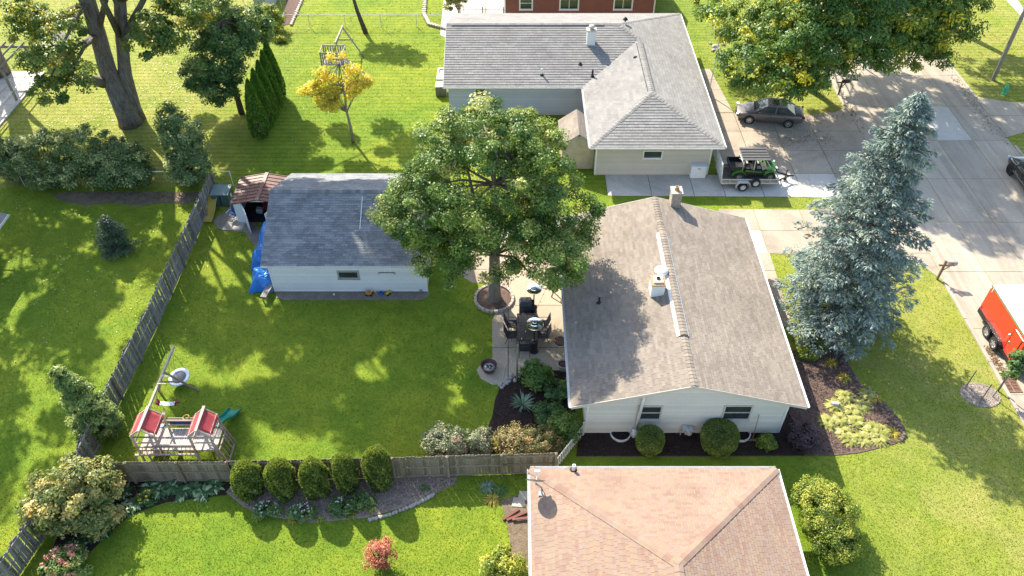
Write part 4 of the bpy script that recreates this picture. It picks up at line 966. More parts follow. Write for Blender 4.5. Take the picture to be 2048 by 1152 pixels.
def clumps_in(shapes, n, lo=0.45, flat=0.0):
    """clump centres spread through ellipsoids, thicker near their skins; each row: x y z and the outward direction"""
    vol = np.array([s[3]*s[4]*s[5] for s in shapes])**0.75; k = rng.choice(len(shapes), n, p=vol/vol.sum())
    S = np.array(shapes, float)[k]; d = unit(rng.normal(size=(n, 3))); r = lo+(1-lo)*rng.random(n)**0.6
    return S[:, :3]+d*S[:, 3:6]*r[:, None], d
def crown(parent, shapes, ncl, per, rad, L, mat, name='crown', up=0.7, droop=0.0, tl=(0.0, 0.8), wid=0.55, lo=0.45, accent=0.0, spread=0.28, patch=0.0):
    C, d = clumps_in(shapes, ncl, lo)
    cr = rad*(0.6+0.8*rng.random(ncl)); ct = tl[0]+(tl[1]-tl[0])*rng.random(ncl)**1.2
    if accent: ct = np.where(rng.random(ncl) < accent, 0.95, ct)
    k = np.repeat(np.arange(ncl), per); n = len(k)
    dd = unit(rng.normal(size=(n, 3))); rr = rng.random(n)**0.45
    off = dd*(cr[k]*rr)[:, None]; off[:, 2] *= 0.7
    P = C[k]+off; nb = unit(dd*0.6+d[k]*0.5+np.array([0, 0, up])+rng.normal(0, 0.45, (n, 3)))
    D = unit(dd+rng.normal(0, 0.6, (n, 3))+np.array([0, 0, -droop]))
    D = unit(D-nb*(D*nb).sum(1, keepdims=True)*0.8)
    t = np.clip(ct[k]+rng.normal(0, spread*0.5, n), 0, 1)
    lv = L*(0.55+0.8*rng.random(n))
    leaf_mesh(name, P, D, nb, lv, lv*wid, t, mat, parent)
    return C
def limbs(mb, start, r0, targets, rmin=0.012, n=6, sag=0.0):
    for t in targets:
        t = Vector(t); a = Vector(start[rnd.randrange(len(start))]) if isinstance(start, list) else Vector(start)
        L = (t-a).length; m1 = a.lerp(t, 0.35)+Vector((rnd.uniform(-.06, .06)*L, rnd.uniform(-.06, .06)*L, 0.08*L)); m2 = a.lerp(t, 0.7)+Vector((rnd.uniform(-.05, .05)*L, rnd.uniform(-.05, .05)*L, 0.07*L-sag*L))
        mb.tube([a, m1, m2, t], [r0, r0*0.62, r0*0.38, rmin], n)
def tree(name, label, cat, loc, shapes, trunk, leaf, barkm, ncl, per, rad, L, nlimb=24, lr=0.10, group=None, kname='crown', **k):
    """trunk: list of (x, y, z, radius) relative to loc"""
    root = thing(name, label, cat, loc, 0, group)
    C = crown(root, shapes, ncl, per, rad, L, leaf, kname, **k)
    mb = MB()
    if trunk:
        mb.tube([t[:3] for t in trunk], [t[3] for t in trunk], 14)
        st = [t[:3] for t in trunk[len(trunk)//2:]]
        limbs(mb, st, lr, [tuple(C[i]) for i in rng.choice(len(C), min(nlimb, len(C)), replace=False)])
        mb.build('trunk', barkm, root, smooth=True)
    return root
# the big oak beside the patio
OX, OY = -1.0, 32.05
tree('oak_tree', 'large broad-crowned green tree beside the patio, trunk in a round bed', 'tree', (OX, OY, 0),
     [(-0.1, 0.5, 7.8, 4.3, 4.2, 3.7), (-3.7, 0.0, 6.6, 2.2, 2.4, 1.9), (3.6, 0.0, 6.2, 2.1, 2.3, 1.9), (0.2, -1.6, 5.8, 3.0, 2.0, 2.0), (-0.9, 1.0, 10.9, 2.0, 2.0, 1.7), (1.2, 1.2, 10.1, 1.7, 1.8, 1.5), (-2.8, 1.2, 9.3, 1.8, 1.8, 1.6), (3.2, -2.4, 5.6, 1.7, 1.9, 1.4), (-2.4, -1.9, 4.6, 1.5, 1.3, 1.2), (2.6, 0.6, 9.0, 1.6, 1.7, 1.5), (4.2, -0.6, 4.6, 1.1, 1.3, 1.0), (-4.9, 0.2, 5.6, 1.1, 1.2, 0.9), (3.2, -3.8, 6.6, 1.4, 1.4, 1.1)],
     [(0, 0, -0.1, 0.52), (0, 0, 0.35, 0.38), (0.02, 0, 1.6, 0.32), (0.05, 0.05, 3.4, 0.29), (0.1, 0.1, 5.5, 0.22), (0.1, 0.2, 8.0, 0.12), (0.1, 0.3, 10.5, 0.05)],
     M['oak_leaf'], M['bark_oak'], 540, 290, 0.53, 0.128, 48, 0.085, tl=(0.03, 0.9), lo=0.5, accent=0.04, up=0.75, wid=0.6, spread=0.35)
# cottonwoods, their crowns mostly above the frame
def cw(px, py, z): return at3(px, py, z)
CX, CY = at(268, 243)
b_ = Vector((CX, CY, 0))
def rel(px, py, z, s): p = cw(px, py, z)-b_; return (p.x, p.y, p.z, s[0], s[1], s[2])
vis = [rel(330, 40, 8, (2.6, 1.8, 1.6)), rel(300, 85, 7.3, (1.6, 1.3, 1.2)), rel(370, 20, 8, (1.6, 1.4, 1.3)), rel(100, 60, 8, (2.6, 1.6, 1.6)), rel(110, 130, 7.2, (2.2, 1.5, 1.6)), rel(50, 40, 8, (1.8, 1.5, 1.6)), rel(140, 175, 6.2, (1.3, 1.0, 0.9)), rel(85, 185, 6, (1.0, .9, .7))]
up_ = [(10.5, -2.5, 16.5, 4, 3.5, 2.8), (14, -4, 17, 3.2, 3, 2.4), (6, -6, 18.5, 4.5, 4, 3), (11, -7.5, 19, 3.6, 3.2, 2.6), (3.5, -1.5, 16, 6.2, 4.5, 4.5), (1.0, -3, 20, 5.5, 5, 4.0), (7, 0.5, 18, 4.5, 5, 3.5), (-4, 1, 17, 5, 5, 4.5), (9.0, -4, 21, 4.0, 4, 3.0)]
root = thing('cottonwood_tree', 'huge old tree with forked grooved grey trunk at the upper left', 'tree', (CX, CY, 0))
crown(root, vis, 190, 110, 0.55, 0.22, M['cotton_leaf'], tl=(0.05, 0.85), accent=0.05)
crown(root, [(6, 8, 11, 4, 3.5, 2.5), (1, 9, 12, 4, 3, 2.5), (11, 9.5, 12.5, 3, 2.5, 2)], 44, 330, 1.0, 0.38, M['cotton_leaf'], lo=0.2)  # extra clumps above the frame, added to shade the north lawn
crown(root, [(6, -6, 18.5, 4.5, 4, 3), (11, -7.5, 19, 3.6, 3.2, 2.6), (9, -5, 16, 3, 2.5, 2)], 75, 240, 0.75, 0.36, M['cotton_leaf'], lo=0.1)  # extra clumps out of view, added to dapple the back lawn with shade
crown(root, up_[:2], 42, 330, 1.1, 0.38, M['cotton_leaf'], lo=0.2)  # more clumps out of view, added to shade the garage roof
crown(root, up_, 100, 330, 0.98, 0.38, M['cotton_leaf'], lo=0.3)
mb = MB()
q = lambda px, py, z: tuple(cw(px, py, z)-b_)
mb.tube([q(262, 250, -0.1), q(256, 235, 0.5), q(238, 195, 2.0), q(215, 140, 4.0), q(196, 70, 6.3), q(177, 5, 8.7), (-1.6, 0.6, 13), (-2.0, 0.5, 18)], [0.88, 0.74, 0.66, 0.60, 0.55, 0.50, 0.36, 0.15], 18)
mb.build('trunk', M['bark_cotton'], root, smooth=True)
mb = MB(); mb.tube([q(274, 240, -0.1), q(266, 215, 0.9), q(250, 150, 3.4), q(244, 80, 6.0), q(240, 5, 8.8), (2.2, -1, 14), (3, -2, 19)], [0.68, 0.55, 0.48, 0.44, 0.40, 0.30, 0.12], 16)
limbs(mb, [q(240, 5, 8.8)], 0.24, [(6, 8, 11), (1, 9, 12), (11, 9.5, 12.5)])
limbs(mb, [q(244, 80, 6.0), q(240, 5, 8.8), (2.2, -1, 14)], 0.26, [u[:3] for u in up_] + [v[:3] for v in vis[:3]])
limbs(mb, [q(196, 70, 6.3), q(177, 5, 8.7)], 0.22, [u[:3] for u in up_[7:]] + [v[:3] for v in vis[3:]])
st = q(205, 165, 3.2); mb.tube([st, q(185, 160, 4.2), q(150, 150, 5.5)], [0.42, 0.3, 0.12], 10)
mb.build('limb', M['bark_cotton'], root, smooth=True)
root = thing('cottonwood_tree', 'leaning broad tree at the left edge above the deck', 'tree', (-41, 57.5, 0))
C = crown(root, [(2, -2, 13.5, 6, 6, 4), (7, -5, 16, 5, 5, 3.5), (-3, -4, 15, 5, 5, 4), (4, -9, 17.5, 5, 4.5, 3)], 66, 330, 1.05, 0.38, M['cotton_leaf'], lo=0.3)
mb = MB(); mb.tube([(0, 0, -0.1), (0.2, 0, 3), (0.8, -0.5, 8), (1.5, -2, 14)], [0.9, 0.7, 0.55, 0.2], 14); limbs(mb, [(0.2, 0, 3), (0.8, -0.5, 8)], 0.2, [tuple(c) for c in C[:16]]); mb.build('trunk', M['bark_cotton'], root, smooth=True)
root = thing('cottonwood_tree', 'tall tree west of the left lawn, only its shade in view', 'tree', (-38.5, 39.5, 0))
C = crown(root, [(0, 0, 13, 4.5, 4.5, 3.2), (3.5, 6, 15, 4, 4.5, 3), (-2, -5, 14, 4.5, 4, 3), (1.5, -2, 17.5, 4, 4, 2.5), (5.0, -1, 15.5, 3, 3.5, 2.5)], 66, 330, 1.05, 0.38, M['cotton_leaf'], lo=0.3)
mb = MB(); mb.tube([(0, 0, -0.1), (0.2, 0, 4), (1, 0, 11)], [0.7, 0.5, 0.2], 12); limbs(mb, [(0.2, 0, 4), (1, 0, 11)], 0.16, [tuple(c) for c in C[:12]]); mb.build('trunk', M['bark_cotton'], root, smooth=True)

# blue spruce
def spruce(label, loc, H, Rm, leaf, dens=1.0, nlev=34, spray=0.34, lean=(0, 0)):
    root = thing('spruce_tree', label, 'tree', loc)
    mb = MB(); mb.tube([(0, 0, -0.1), (lean[0]*0.5, lean[1]*0.5, H*0.5), (lean[0], lean[1], H)], [Rm*0.085, Rm*0.05, 0.015], 10)
    Cs, Ds, Ns, Ls, Ts = [], [], [], [], []
    for i in range(nlev):
        f = 1-(1-(i+rnd.random()*0.7)/nlev)**1.25; z = 0.06*H+f*(H*0.985-0.06*H); prof = (1-f)**0.70*min(1, 0.72+f*3.4)
        r = Rm*prof; nb = max(4, int(5+7*(1-f)))
        a0 = rnd.random()*6.28
        for b in range(nb):
            a = a0+b*6.283/nb+rnd.gauss(0, 0.16); rb = r*rnd.uniform(0.68, 1.2)+0.08
            if rnd.random() < 0.12: rb *= 0.7
            ax = Vector((math.cos(a), math.sin(a), 0)); tip_up = 0.10+0.5*f
            pts = [Vector((lean[0]*f, lean[1]*f, z)), Vector((lean[0]*f, lean[1]*f, z))+ax*rb*0.5+Vector((0, 0, rb*(-0.12+0.5*f))), Vector((lean[0]*f, lean[1]*f, z))+ax*rb+Vector((0, 0, rb*(-0.20+tip_up)))]
            mb.tube(pts, [0.018+0.02*rb/Rm*1.5, 0.016, 0.006], 4, False)
            side = Vector((-ax.y, ax.x, 0)); m = int((9+22*rb)*dens); bt = rnd.random()*0.55
            nsub = int(4+5*rb); subs = [(0.18+0.8*(q_+rnd.random())/nsub, rnd.choice((-1, 1))) for q_ in range(nsub)]+[(0.97, 0)]
            for k in range(m):
                u, s = subs[k % len(subs)]; tt = rnd.random()**0.8
                p = pts[0].lerp(pts[1], u*2) if u < 0.5 else pts[1].lerp(pts[2], u*2-1)
                wd = (0.16+0.42*rb*(1-u)**0.7)*tt
                p = p+(side*s*0.8+ax*0.55)*wd+Vector((rnd.gauss(0, 0.05), rnd.gauss(0, 0.05), rnd.gauss(-0.05-0.10*tt, 0.05)))
                d = ax*0.7+side*s*0.8+Vector((0, 0, rnd.uniform(-0.4, 0.25)))
                for j in range(2):
                    Cs.append(p); Ds.append(d+Vector((rnd.gauss(0, .25), rnd.gauss(0, .25), rnd.gauss(0, .25)))); Ns.append(Vector((rnd.gauss(0, .5), rnd.gauss(0, .5), 1)) if j == 0 else side*s+Vector((0, 0, 0.3)))
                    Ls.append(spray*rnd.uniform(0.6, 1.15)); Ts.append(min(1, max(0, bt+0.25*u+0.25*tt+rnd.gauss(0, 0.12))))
    leaf_mesh('crown', np.array(Cs), np.array(Ds), np.array(Ns), np.array(Ls), np.array(Ls)*0.25, np.array(Ts), leaf, root, fold=0.3)
    mb.build('trunk', M['bark_dark'], root, smooth=True); return root
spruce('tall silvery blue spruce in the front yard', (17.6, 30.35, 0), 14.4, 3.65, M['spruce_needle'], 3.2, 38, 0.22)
sx_, sy_ = at(237, 502); leafy('fir_needle', [(0, (0.018, 0.04, 0.018)), (0.6, (0.045, 0.075, 0.04)), (1, (0.14, 0.18, 0.09))], 0.12)
spruce('small young spruce alone on the left lawn', (sx_, sy_, 0), 2.7, 1.05, M['fir_needle'], 2.4, 15, 0.15)

# shrubs: base pixel, height, width
def shrub(name, label, px, py, h, rx, ry, leaf, ncl, per, rad, L, stems=7, group=None, cat='shrub', z0=0.0, shapes=None, **k):
    x, y = at(px, py)
    sh = shapes or [(0, 0, h*0.52, rx, ry, h*0.5), (rx*0.25, -ry*0.2, h*0.35, rx*0.8, ry*0.8, h*0.33)]
    root = thing(name, label, cat, (x, y, z0), 0, group)
    C = crown(root, sh, ncl, per, rad, L, leaf, 'foliage', **k)
    mb = MB(); limbs(mb, [(0, 0, -0.05), (0.1, 0.05, -0.05), (-0.1, 0, -0.05)], 0.035+0.01*h, [tuple(c) for c in C[:stems]]); mb.build('stem', M['bark_dark'], root, smooth=True)
    return root
# five clipped cedars along the fence: clipped skin of upright sprays
def clipped(name, label, loc, h, r, leaf, n, L, group=None, pw=2.6, top=0.5, cat='shrub', wob=0.1, spray_up=0.8):
    root = thing(name, label, cat, loc, 0, group)
    u = rng.random(n); a = rng.random(n)*6.283; ph = rng.random(6)*6.28
    z = u**0.9*h; f = z/h
    rad = r*np.where(f > top, np.maximum(0, 1-((f-top)/(1-top))**pw)**(1/pw), 1-0.25*((top-f)/top)**2)
    rad = rad*(1+wob*np.sin(3*a+ph[0]+4*f)*np.sin(5*f+ph[1])+wob*0.6*np.sin(7*a+ph[2]+9*f))*(0.86+0.16*rng.random(n))
    # tops need their own cover
    k = rng.random(n) < 0.22; rr = r*np.sqrt(rng.random(n))*0.95; rad = np.where(k, rr, rad); zt_ = h*(top+(1-top)*np.maximum(0, 1-(rr/r)**pw)**(1/pw)); z = np.where(k, zt_*(0.97+0.05*rng.random(n)), z)
    P = np.c_[rad*np.cos(a), rad*np.sin(a), z]; o = np.c_[np.cos(a), np.sin(a), np.where(k, 1.5, 0.25)]
    D = unit(o*0.6+np.c_[np.zeros((n, 2)), np.full(n, spray_up)]+rng.normal(0, 0.35, (n, 3))); N = unit(o+rng.normal(0, 0.5, (n, 3)))
    t = np.clip(0.45+0.25*np.sin(4*a+ph[3])*np.sin(3*f*3+ph[4])+rng.normal(0, 0.22, n), 0, 1); l = L*(0.6+0.8*rng.random(n))
    leaf_mesh('foliage', P, D, N, l, l*0.42, t, leaf, root)
    mb = MB(); mb.tube([(0, 0, -0.05), (0, 0, h*0.85)], [0.06+r*0.05, 0.02], 8)
    core = [(0.0, 0.08*h)] + [(r*0.74*min(1, (1-max(0, (f_-top)/(1-top))**pw)**(1/pw) if f_ < 1 else 0), f_*h*0.95) for f_ in np.linspace(0.1, 1, 9)]
    mb.lathe(core, (0, 0, 0), 10); mb.build('stem', M['bark_dark'], root, smooth=True)
    return root
gl = ['leftmost of the five clipped round-topped cedars along the fence, the lowest', 'second from the left of the five clipped cedars along the fence', 'middle one of the five clipped cedars along the fence', 'narrowest of the five clipped cedars, second from the right', 'tallest of the five clipped cedars, right end of the row']
for i, (px, py, h, r) in enumerate(((505, 985, 2.1, 0.63), (573, 987, 2.4, 0.60), (638, 985, 2.4, 0.60), (697, 976, 2.45, 0.50), (762, 968, 2.65, 0.62))):
    x, y = at(px, py); clipped('clipped_cedar', gl[i], (x, y, 0), h, r, M['cedar_leaf'], 9000, 0.13, 'clipped cedars along the fence', 2.4, 0.5, wob=0.17)
# row of columnar arborvitae on the northern lawn
gl = ['nearest of the five pointed arborvitae columns under the dark tree', 'second nearest of the five pointed arborvitae columns', 'middle one of the five pointed arborvitae columns', 'fourth of the five pointed arborvitae columns, counted from the near end', 'farthest of the five pointed arborvitae columns']
leafy('arbor_leaf', [(0, (0.03, 0.085, 0.012)), (0.5, (0.06, 0.14, 0.018)), (1, (0.14, 0.22, 0.03))], 0.3)
for i, (px, py, h) in enumerate(((523, 271, 4.5), (533, 252, 4.6), (542, 234, 4.6), (550, 216, 4.7), (557, 198, 4.8))):
    x, y = at(px, py); clipped('arborvitae', gl[i], (x, y, 0), h, 0.72, M['arbor_leaf'], 6000, 0.17, 'arborvitae row on the northern lawn', 1.35, 0.18, 'tree', 0.06)
# loose leaning arborvitae on the west lawn
x, y = at(215, 865)
tree('cedar_tree', 'shaggy leaning green cedar overhanging the old picket fence', 'tree', (x, y, 0), [(-0.3, 0, 0.9, 1.15, 1.0, 0.95), (0.1, -0.1, 1.3, 0.9, 0.8, 0.9), (-0.3, 0.1, 2.3, 0.85, 0.8, 1.0), (-0.55, 0.1, 3.3, 0.55, 0.5, 0.8), (-0.75, 0.15, 4.1, 0.32, 0.3, 0.5), (-0.95, 0.0, 3.75, 0.22, 0.22, 0.22)],
     [(0, 0, -0.1, 0.14), (-0.2, 0, 1.5, 0.1), (-0.6, 0.1, 3.6, 0.03)], M['cedar_leaf'], M['bark_dark'], 300, 110, 0.24, 0.115, 20, 0.04, up=0.9, tl=(0.05, 0.9), lo=0.6)
# dark maple, yellow honey locust sapling and other trees
x, y = at(490, 235)
tree('maple_tree', 'dense dark green tree leaning over the arborvitae row', 'tree', (x-0.4, y+0.6, 0), [(-0.8, 0.2, 4.2, 2.1, 2.0, 2.2), (0.3, 0.8, 5.8, 1.9, 2.0, 1.9), (-1.9, -0.4, 3.4, 1.5, 1.5, 1.3), (1.6, 2.2, 6.0, 1.6, 1.6, 1.5), (-0.9, -0.9, 2.6, 1.3, 1.2, 1.2)],
     [(0, 0, -0.1, 0.24), (0, 0, 2, 0.18), (0, 0.3, 5, 0.09), (0.2, 0.5, 7, 0.04)], M['dark_leaf'], M['bark_dark'], 240, 120, 0.5, 0.2, 24, 0.07, tl=(0.1, 1))
x, y = at(706, 284)
tree('maple_tree', 'thin-trunked young tree turned yellow and orange on the northern lawn', 'tree', (x, y, 0), [(-1.9, 0.0, 4.1, 1.1, 0.7, 0.9), (1.2, 0.5, 4.6, 0.7, 0.6, 0.5), (-1.5, 0.0, 3.4, 0.9, 0.7, 0.7), (0.9, 0.4, 4.3, 0.5, 0.5, 0.4), (-1.1, 0.1, 3.7, 0.95, 0.7, 0.85), (0.3, 0.3, 4.2, 0.75, 0.7, 0.75), (-1.2, 0.6, 4.9, 0.9, 0.7, 0.6), (-0.5, 1.0, 6.2, 0.6, 0.5, 0.5), (0.6, 0.9, 5.2, 0.65, 0.5, 0.5), (-1.7, 0.5, 4.4, 0.5, 0.5, 0.4), (-0.9, -0.2, 2.9, 0.5, 0.4, 0.45)],
     [(0, 0, -0.1, 0.12), (0, 0, 1.2, 0.095), (-0.1, 0.05, 2.4, 0.08), (-0.1, 0.2, 4, 0.05), (-0.2, 0.6, 5.8, 0.02)], M['yellow_leaf'], M['bark_oak'], 120, 80, 0.38, 0.15, 40, 0.035, tl=(0.0, 0.75), lo=0.3)
gl = [('broad dark bush under the cottonwood, left part of the row', 110, 362, 3.6, 2.3), ('dark rounded bush in front of the cottonwood trunk', 205, 362, 4.0, 2.1), ('dark bush between the cottonwood trunk and the lilac', 268, 364, 3.2, 1.5), ('low bush at the far left of the row under the cottonwood', 45, 352, 2.7, 1.6)]
for lb, px, py, h, r in gl: shrub('bush', lb, px, py, h, r, r*0.8, M['bush_leaf'], 130, 120, 0.45, 0.155, 9, 'bushes along the chain-link fence', 'bush', tl=(0.1, 1), lo=0.5)
shrub('lilac_bush', 'tall blue-green bush between the cottonwood and the metal shed', 385, 365, 4.6, 1.6, 1.5, M['bush_leaf'], 170, 110, 0.45, 0.16, 10, None, 'bush', tl=(0.2, 0.9), shapes=[(0, 0.6, 3.2, 1.4, 1.3, 1.6), (0.2, -0.2, 1.5, 1.5, 1.3, 1.5), (-0.7, 1.2, 4.2, 0.9, 0.9, 0.9)])
shrub('viburnum_bush', 'large yellowing bush growing over the old picket fence', 165, 1040, 2.9, 2.2, 1.9, M['viburnum_leaf'], 230, 110, 0.36, 0.155, 12, None, 'bush', tl=(0.05, 0.68), lo=0.6, shapes=[(-0.1, 0.3, 1.7, 1.75, 1.55, 1.3), (0.8, 0.7, 1.9, 1.1, 1.0, 1.1), (-0.9, -0.1, 1.3, 1.1, 1.1, 1.0), (0.9, -0.2, 0.9, 1.0, 0.9, 0.85)])
shrub('hydrangea', 'pink-flowered hydrangea in the bottom left corner', 140, 1140, 1.25, 0.95, 0.75, M['cedar_leaf'], 60, 70, 0.22, 0.12, 8, None, 'shrub')
def blooms(root, n, rx, ry, h, r, mat, name='bloom', per=26, L=0.06):
    for i in range(n):
        a = rnd.random()*6.28; q_ = math.sqrt(rnd.random()); x_, y_ = rx*q_*math.cos(a), ry*q_*math.sin(a); z_ = h*(1-0.45*q_*q_)+rnd.uniform(-.08, .06)
        d = unit(rng.normal(size=(per, 3))); C_ = np.array([x_, y_, z_])+d*r*np.array([1, 1, 0.75]); leaf_mesh(name, C_, np.roll(d, 1, 1), d, np.full(per, L), np.full(per, L), np.clip(rng.normal(0.3+0.4*rnd.random(), .18, per), 0, 1), mat, root)
hy = [o for o in bpy.data.objects if o.name.startswith('hydrangea')][0]
blooms(hy, 38, 0.95, 0.75, 1.28, 0.10, M['pink_bloom'])
shrub('barberry', 'small reddish-orange shrub on the near lawn', 768, 1132, 1.75, 0.72, 0.6, M['red_leaf'], 60, 40, 0.22, 0.085, 22, None, 'shrub', lo=0.35, shapes=[(0, 0, 1.1, 0.7, 0.6, 0.65), (-0.35, -0.1, 0.7, 0.4, 0.4, 0.35), (0.1, 0.15, 1.5, 0.35, 0.35, 0.35)])
shrub('spirea_bush', 'yellow-green bush beside the pink roof at the bottom edge', 1005, 1148, 1.3, 0.95, 0.85, M['lime_leaf'], 90, 90, 0.25, 0.11, 8, None, 'bush', tl=(0.25, 1))
shrub('boxwood_bush', 'big loose yellow-green bush at the corner of the pink roof', 1640, 1060, 2.2, 1.25, 1.5, M['lime_leaf'], 230, 190, 0.3, 0.085, 12, None, 'bush', tl=(0.0, 0.85), lo=0.62, shapes=[(0, 0.2, 1.15, 1.25, 1.35, 1.1), (0.1, -0.9, 0.9, 1.05, 1.0, 0.85), (-0.2, 0.9, 1.25, 0.95, 0.8, 0.85)])
# shrubs of the back bed
shrub('sage_shrub', 'grey-green mottled shrub next to the fence, left of the back bed', 890, 900, 1.35, 1.02, 0.9, M['sage_leaf'], 110, 90, 0.25, 0.095, 8, tl=(0.1, 0.92), lo=0.6)
shrub('sage_shrub', 'smaller open grey-green shrub right of the mottled one', 957, 895, 1.15, 0.68, 0.75, M['sage_leaf'], 70, 70, 0.22, 0.09, 8, tl=(0.1, 0.8))
shrub('spirea_bush', 'brownish-orange bush in front of the yucca by the fence', 1035, 898, 1.3, 1.0, 0.85, M['brown_leaf'], 130, 90, 0.28, 0.09, 8, None, 'bush')
shrub('spirea_bush', 'olive-brown bush next to the white picket fence', 1085, 902, 1.35, 0.85, 0.75, M['brown_leaf'], 100, 90, 0.26, 0.09, 8, None, 'bush', tl=(0.0, 0.7))
shrub('rose_bush', 'bright green bush against the left gable corner', 1128, 870, 1.5, 0.72, 0.8, M['oak_leaf'], 90, 90, 0.26, 0.11, 8, None, 'bush', tl=(0.1, 0.6))
shrub('juniper', 'dark green feathery shrub beside the yucca', 1098, 838, 1.0, 0.75, 0.65, M['dark_leaf'], 80, 90, 0.24, 0.11, 6)
shrub('dogwood_shrub', 'leafy green shrub at the near edge of the patio', 1072, 770, 1.7, 0.75, 0.7, M['oak_leaf'], 70, 70, 0.28, 0.13, 12, tl=(0.05, 0.55), lo=0.3)
shrub('fern_shrub', 'dark drooping shrub under the left eave', 1112, 790, 0.8, 0.7, 0.7, M['dark_leaf'], 50, 70, 0.25, 0.12, 6)
# shrubs under the gable
x, y = at(1297, 897); clipped('clipped_bush', 'round clipped green bush left of the gas meter', (x, y, 0), 1.25, 0.66, M['cedar_leaf'], 9000, 0.085, 'clipped bushes under the gable', 3.4, 0.55, 'bush', 0.03, 0.2)
x, y = at(1434, 893); clipped('clipped_bush', 'wide clipped bush with rusty patches right of the gas meter', (x, y, 0), 1.35, 0.88, M['cedar_leaf'], 12000, 0.085, 'clipped bushes under the gable', 3.8, 0.6, 'bush', 0.03, 0.2)
shrub('hydrangea', 'small bright green shrub beside the rake handle', 1529, 890, 0.7, 0.42, 0.4, M['lime_leaf'], 40, 60, 0.16, 0.12, 5, tl=(0, 0.55))
shrub('barberry', 'dark purple shrub at the right gable corner', 1603, 885, 1.0, 0.72, 0.7, M['plum_leaf'], 90, 80, 0.24, 0.085, 8)
shrub('juniper', 'low spreading pale juniper at the end of the front walk', 1622, 703, 0.5, 0.8, 0.6, M['lime_leaf'], 80, 70, 0.2, 0.10, 8, tl=(0, 0.6), shapes=[(0.1, 0.25, 0.28, 0.75, 0.5, 0.3), (-0.3, -0.3, 0.25, 0.6, 0.5, 0.28)])
# honey locusts over the street
def locust(label, loc, shapes, ncl, per, trunk, **k):
    return tree('locust_tree', label, 'tree', loc, shapes, trunk, M['locust_leaf'], M['bark_dark'], ncl, per, 0.62, 0.26, 30, 0.10, 'feathery trees along the street', wid=0.42, droop=0.5, **k)
bx_, by_ = 23.4, 55.0
def rl(px, py, z, a, b, c, base): p = at3(px, py, z); return (p.x-base[0], p.y-base[1], z, a, b, c)
B = (bx_, by_)
locust('feathery green tree with yellow tips hanging over the parked sedan', (bx_, by_, 0), [rl(1560, 60, 6, 3.2, 2.4, 2.0, B), rl(1600, 140, 5.2, 2.4, 1.8, 1.6, B), rl(1640, 60, 7.5, 3, 2.6, 2.0, B), rl(1500, 120, 5, 2.2, 2, 1.7, B), rl(1470, 50, 5.5, 2.0, 2.0, 1.6, B), rl(1420, 15, 4.6, 1.4, 1.4, 1.1, B), rl(1590, 180, 4.2, 1.3, 1.1, 0.9, B), rl(1620, 20, 8, 3.4, 2.6, 2.2, B), rl(1540, 165, 4.3, 1.3, 1.1, 0.9, B)], 420, 110,
       [(0, 0, -0.1, 0.4), (-0.2, 0, 1.5, 0.3), (-1.0, 0.3, 4.0, 0.22), (-1.5, 0.8, 7, 0.08)], tl=(0.05, 0.85), accent=0.05)
B = (24.4, 60.5)
locust('yellow-tipped feathery tree leaning across the street', (B[0], B[1], 0), [rl(1730, 60, 7, 3.2, 2.6, 2.0, B), rl(1800, 50, 6.5, 3, 2.4, 2.0, B), rl(1870, 60, 6, 2.4, 2.2, 1.8, B), rl(1850, 110, 5.2, 1.8, 1.4, 1.2, B), rl(1700, 120, 5.6, 1.6, 1.3, 1.2, B), rl(1760, 10, 8, 4, 3, 2.2, B), rl(1900, 20, 7.5, 2.4, 2.4, 2.0, B), rl(1770, 110, 5.6, 1.3, 1.1, 0.9, B)], 420, 110,
       [(0, 0, -0.1, 0.4), (0.4, -0.2, 2, 0.3), (1.6, -0.6, 4.5, 0.22), (3.5, -1, 7, 0.08)], tl=(0.1, 0.85), accent=0.07)
locust('street tree with its dark trunk at the top edge', (38.4, 65.8, 0), [(0, -1, 9, 5, 4.5, 3), (4, -2, 10, 4, 4, 3), (-4, 1, 10, 4, 4, 3), (6, 2, 11, 4, 4, 3), (-3, -3, 11.5, 4, 4, 2.6)], 360, 90, [(0, 0, -0.1, 0.5), (-0.3, 0, 2, 0.4), (-0.6, 0, 5, 0.3), (-0.8, 0, 9, 0.1)], lo=0.3)
locust('street tree north of the driveways, unseen crown added to shade the street', (23.5, 68, 0), [(-4, -11, 12.5, 4, 4, 2.6), (1.5, -12, 13, 4, 3.5, 2.6), (-2.5, -15, 13.5, 4, 3.2, 2.4), (-6, -7, 12, 4, 3.5, 2.6), (5, -4, 13, 4.5, 4.5, 3), (4, -7, 14.2, 4, 3, 2), (5, -10, 12.5, 3.5, 3.5, 2.2), (0, -3, 11.5, 4.5, 4, 2.6)], 760, 190, [(0, 0, -0.1, 0.5), (0, 0, 5, 0.35), (0.6, -0.5, 11, 0.12)], lo=0.3)  # crown out of view, placed to throw shade on the street
locust('street tree beyond the right edge', (46, 57, 0), [(0, 0, 9, 4, 4, 3), (-4, 2, 9.5, 3.5, 3.5, 2.6), (-3, -4, 9, 3.5, 3.5, 2.6)], 240, 90, [(0, 0, -0.1, 0.4), (0, 0, 4, 0.3), (0, 0, 8, 0.1)], lo=0.3)
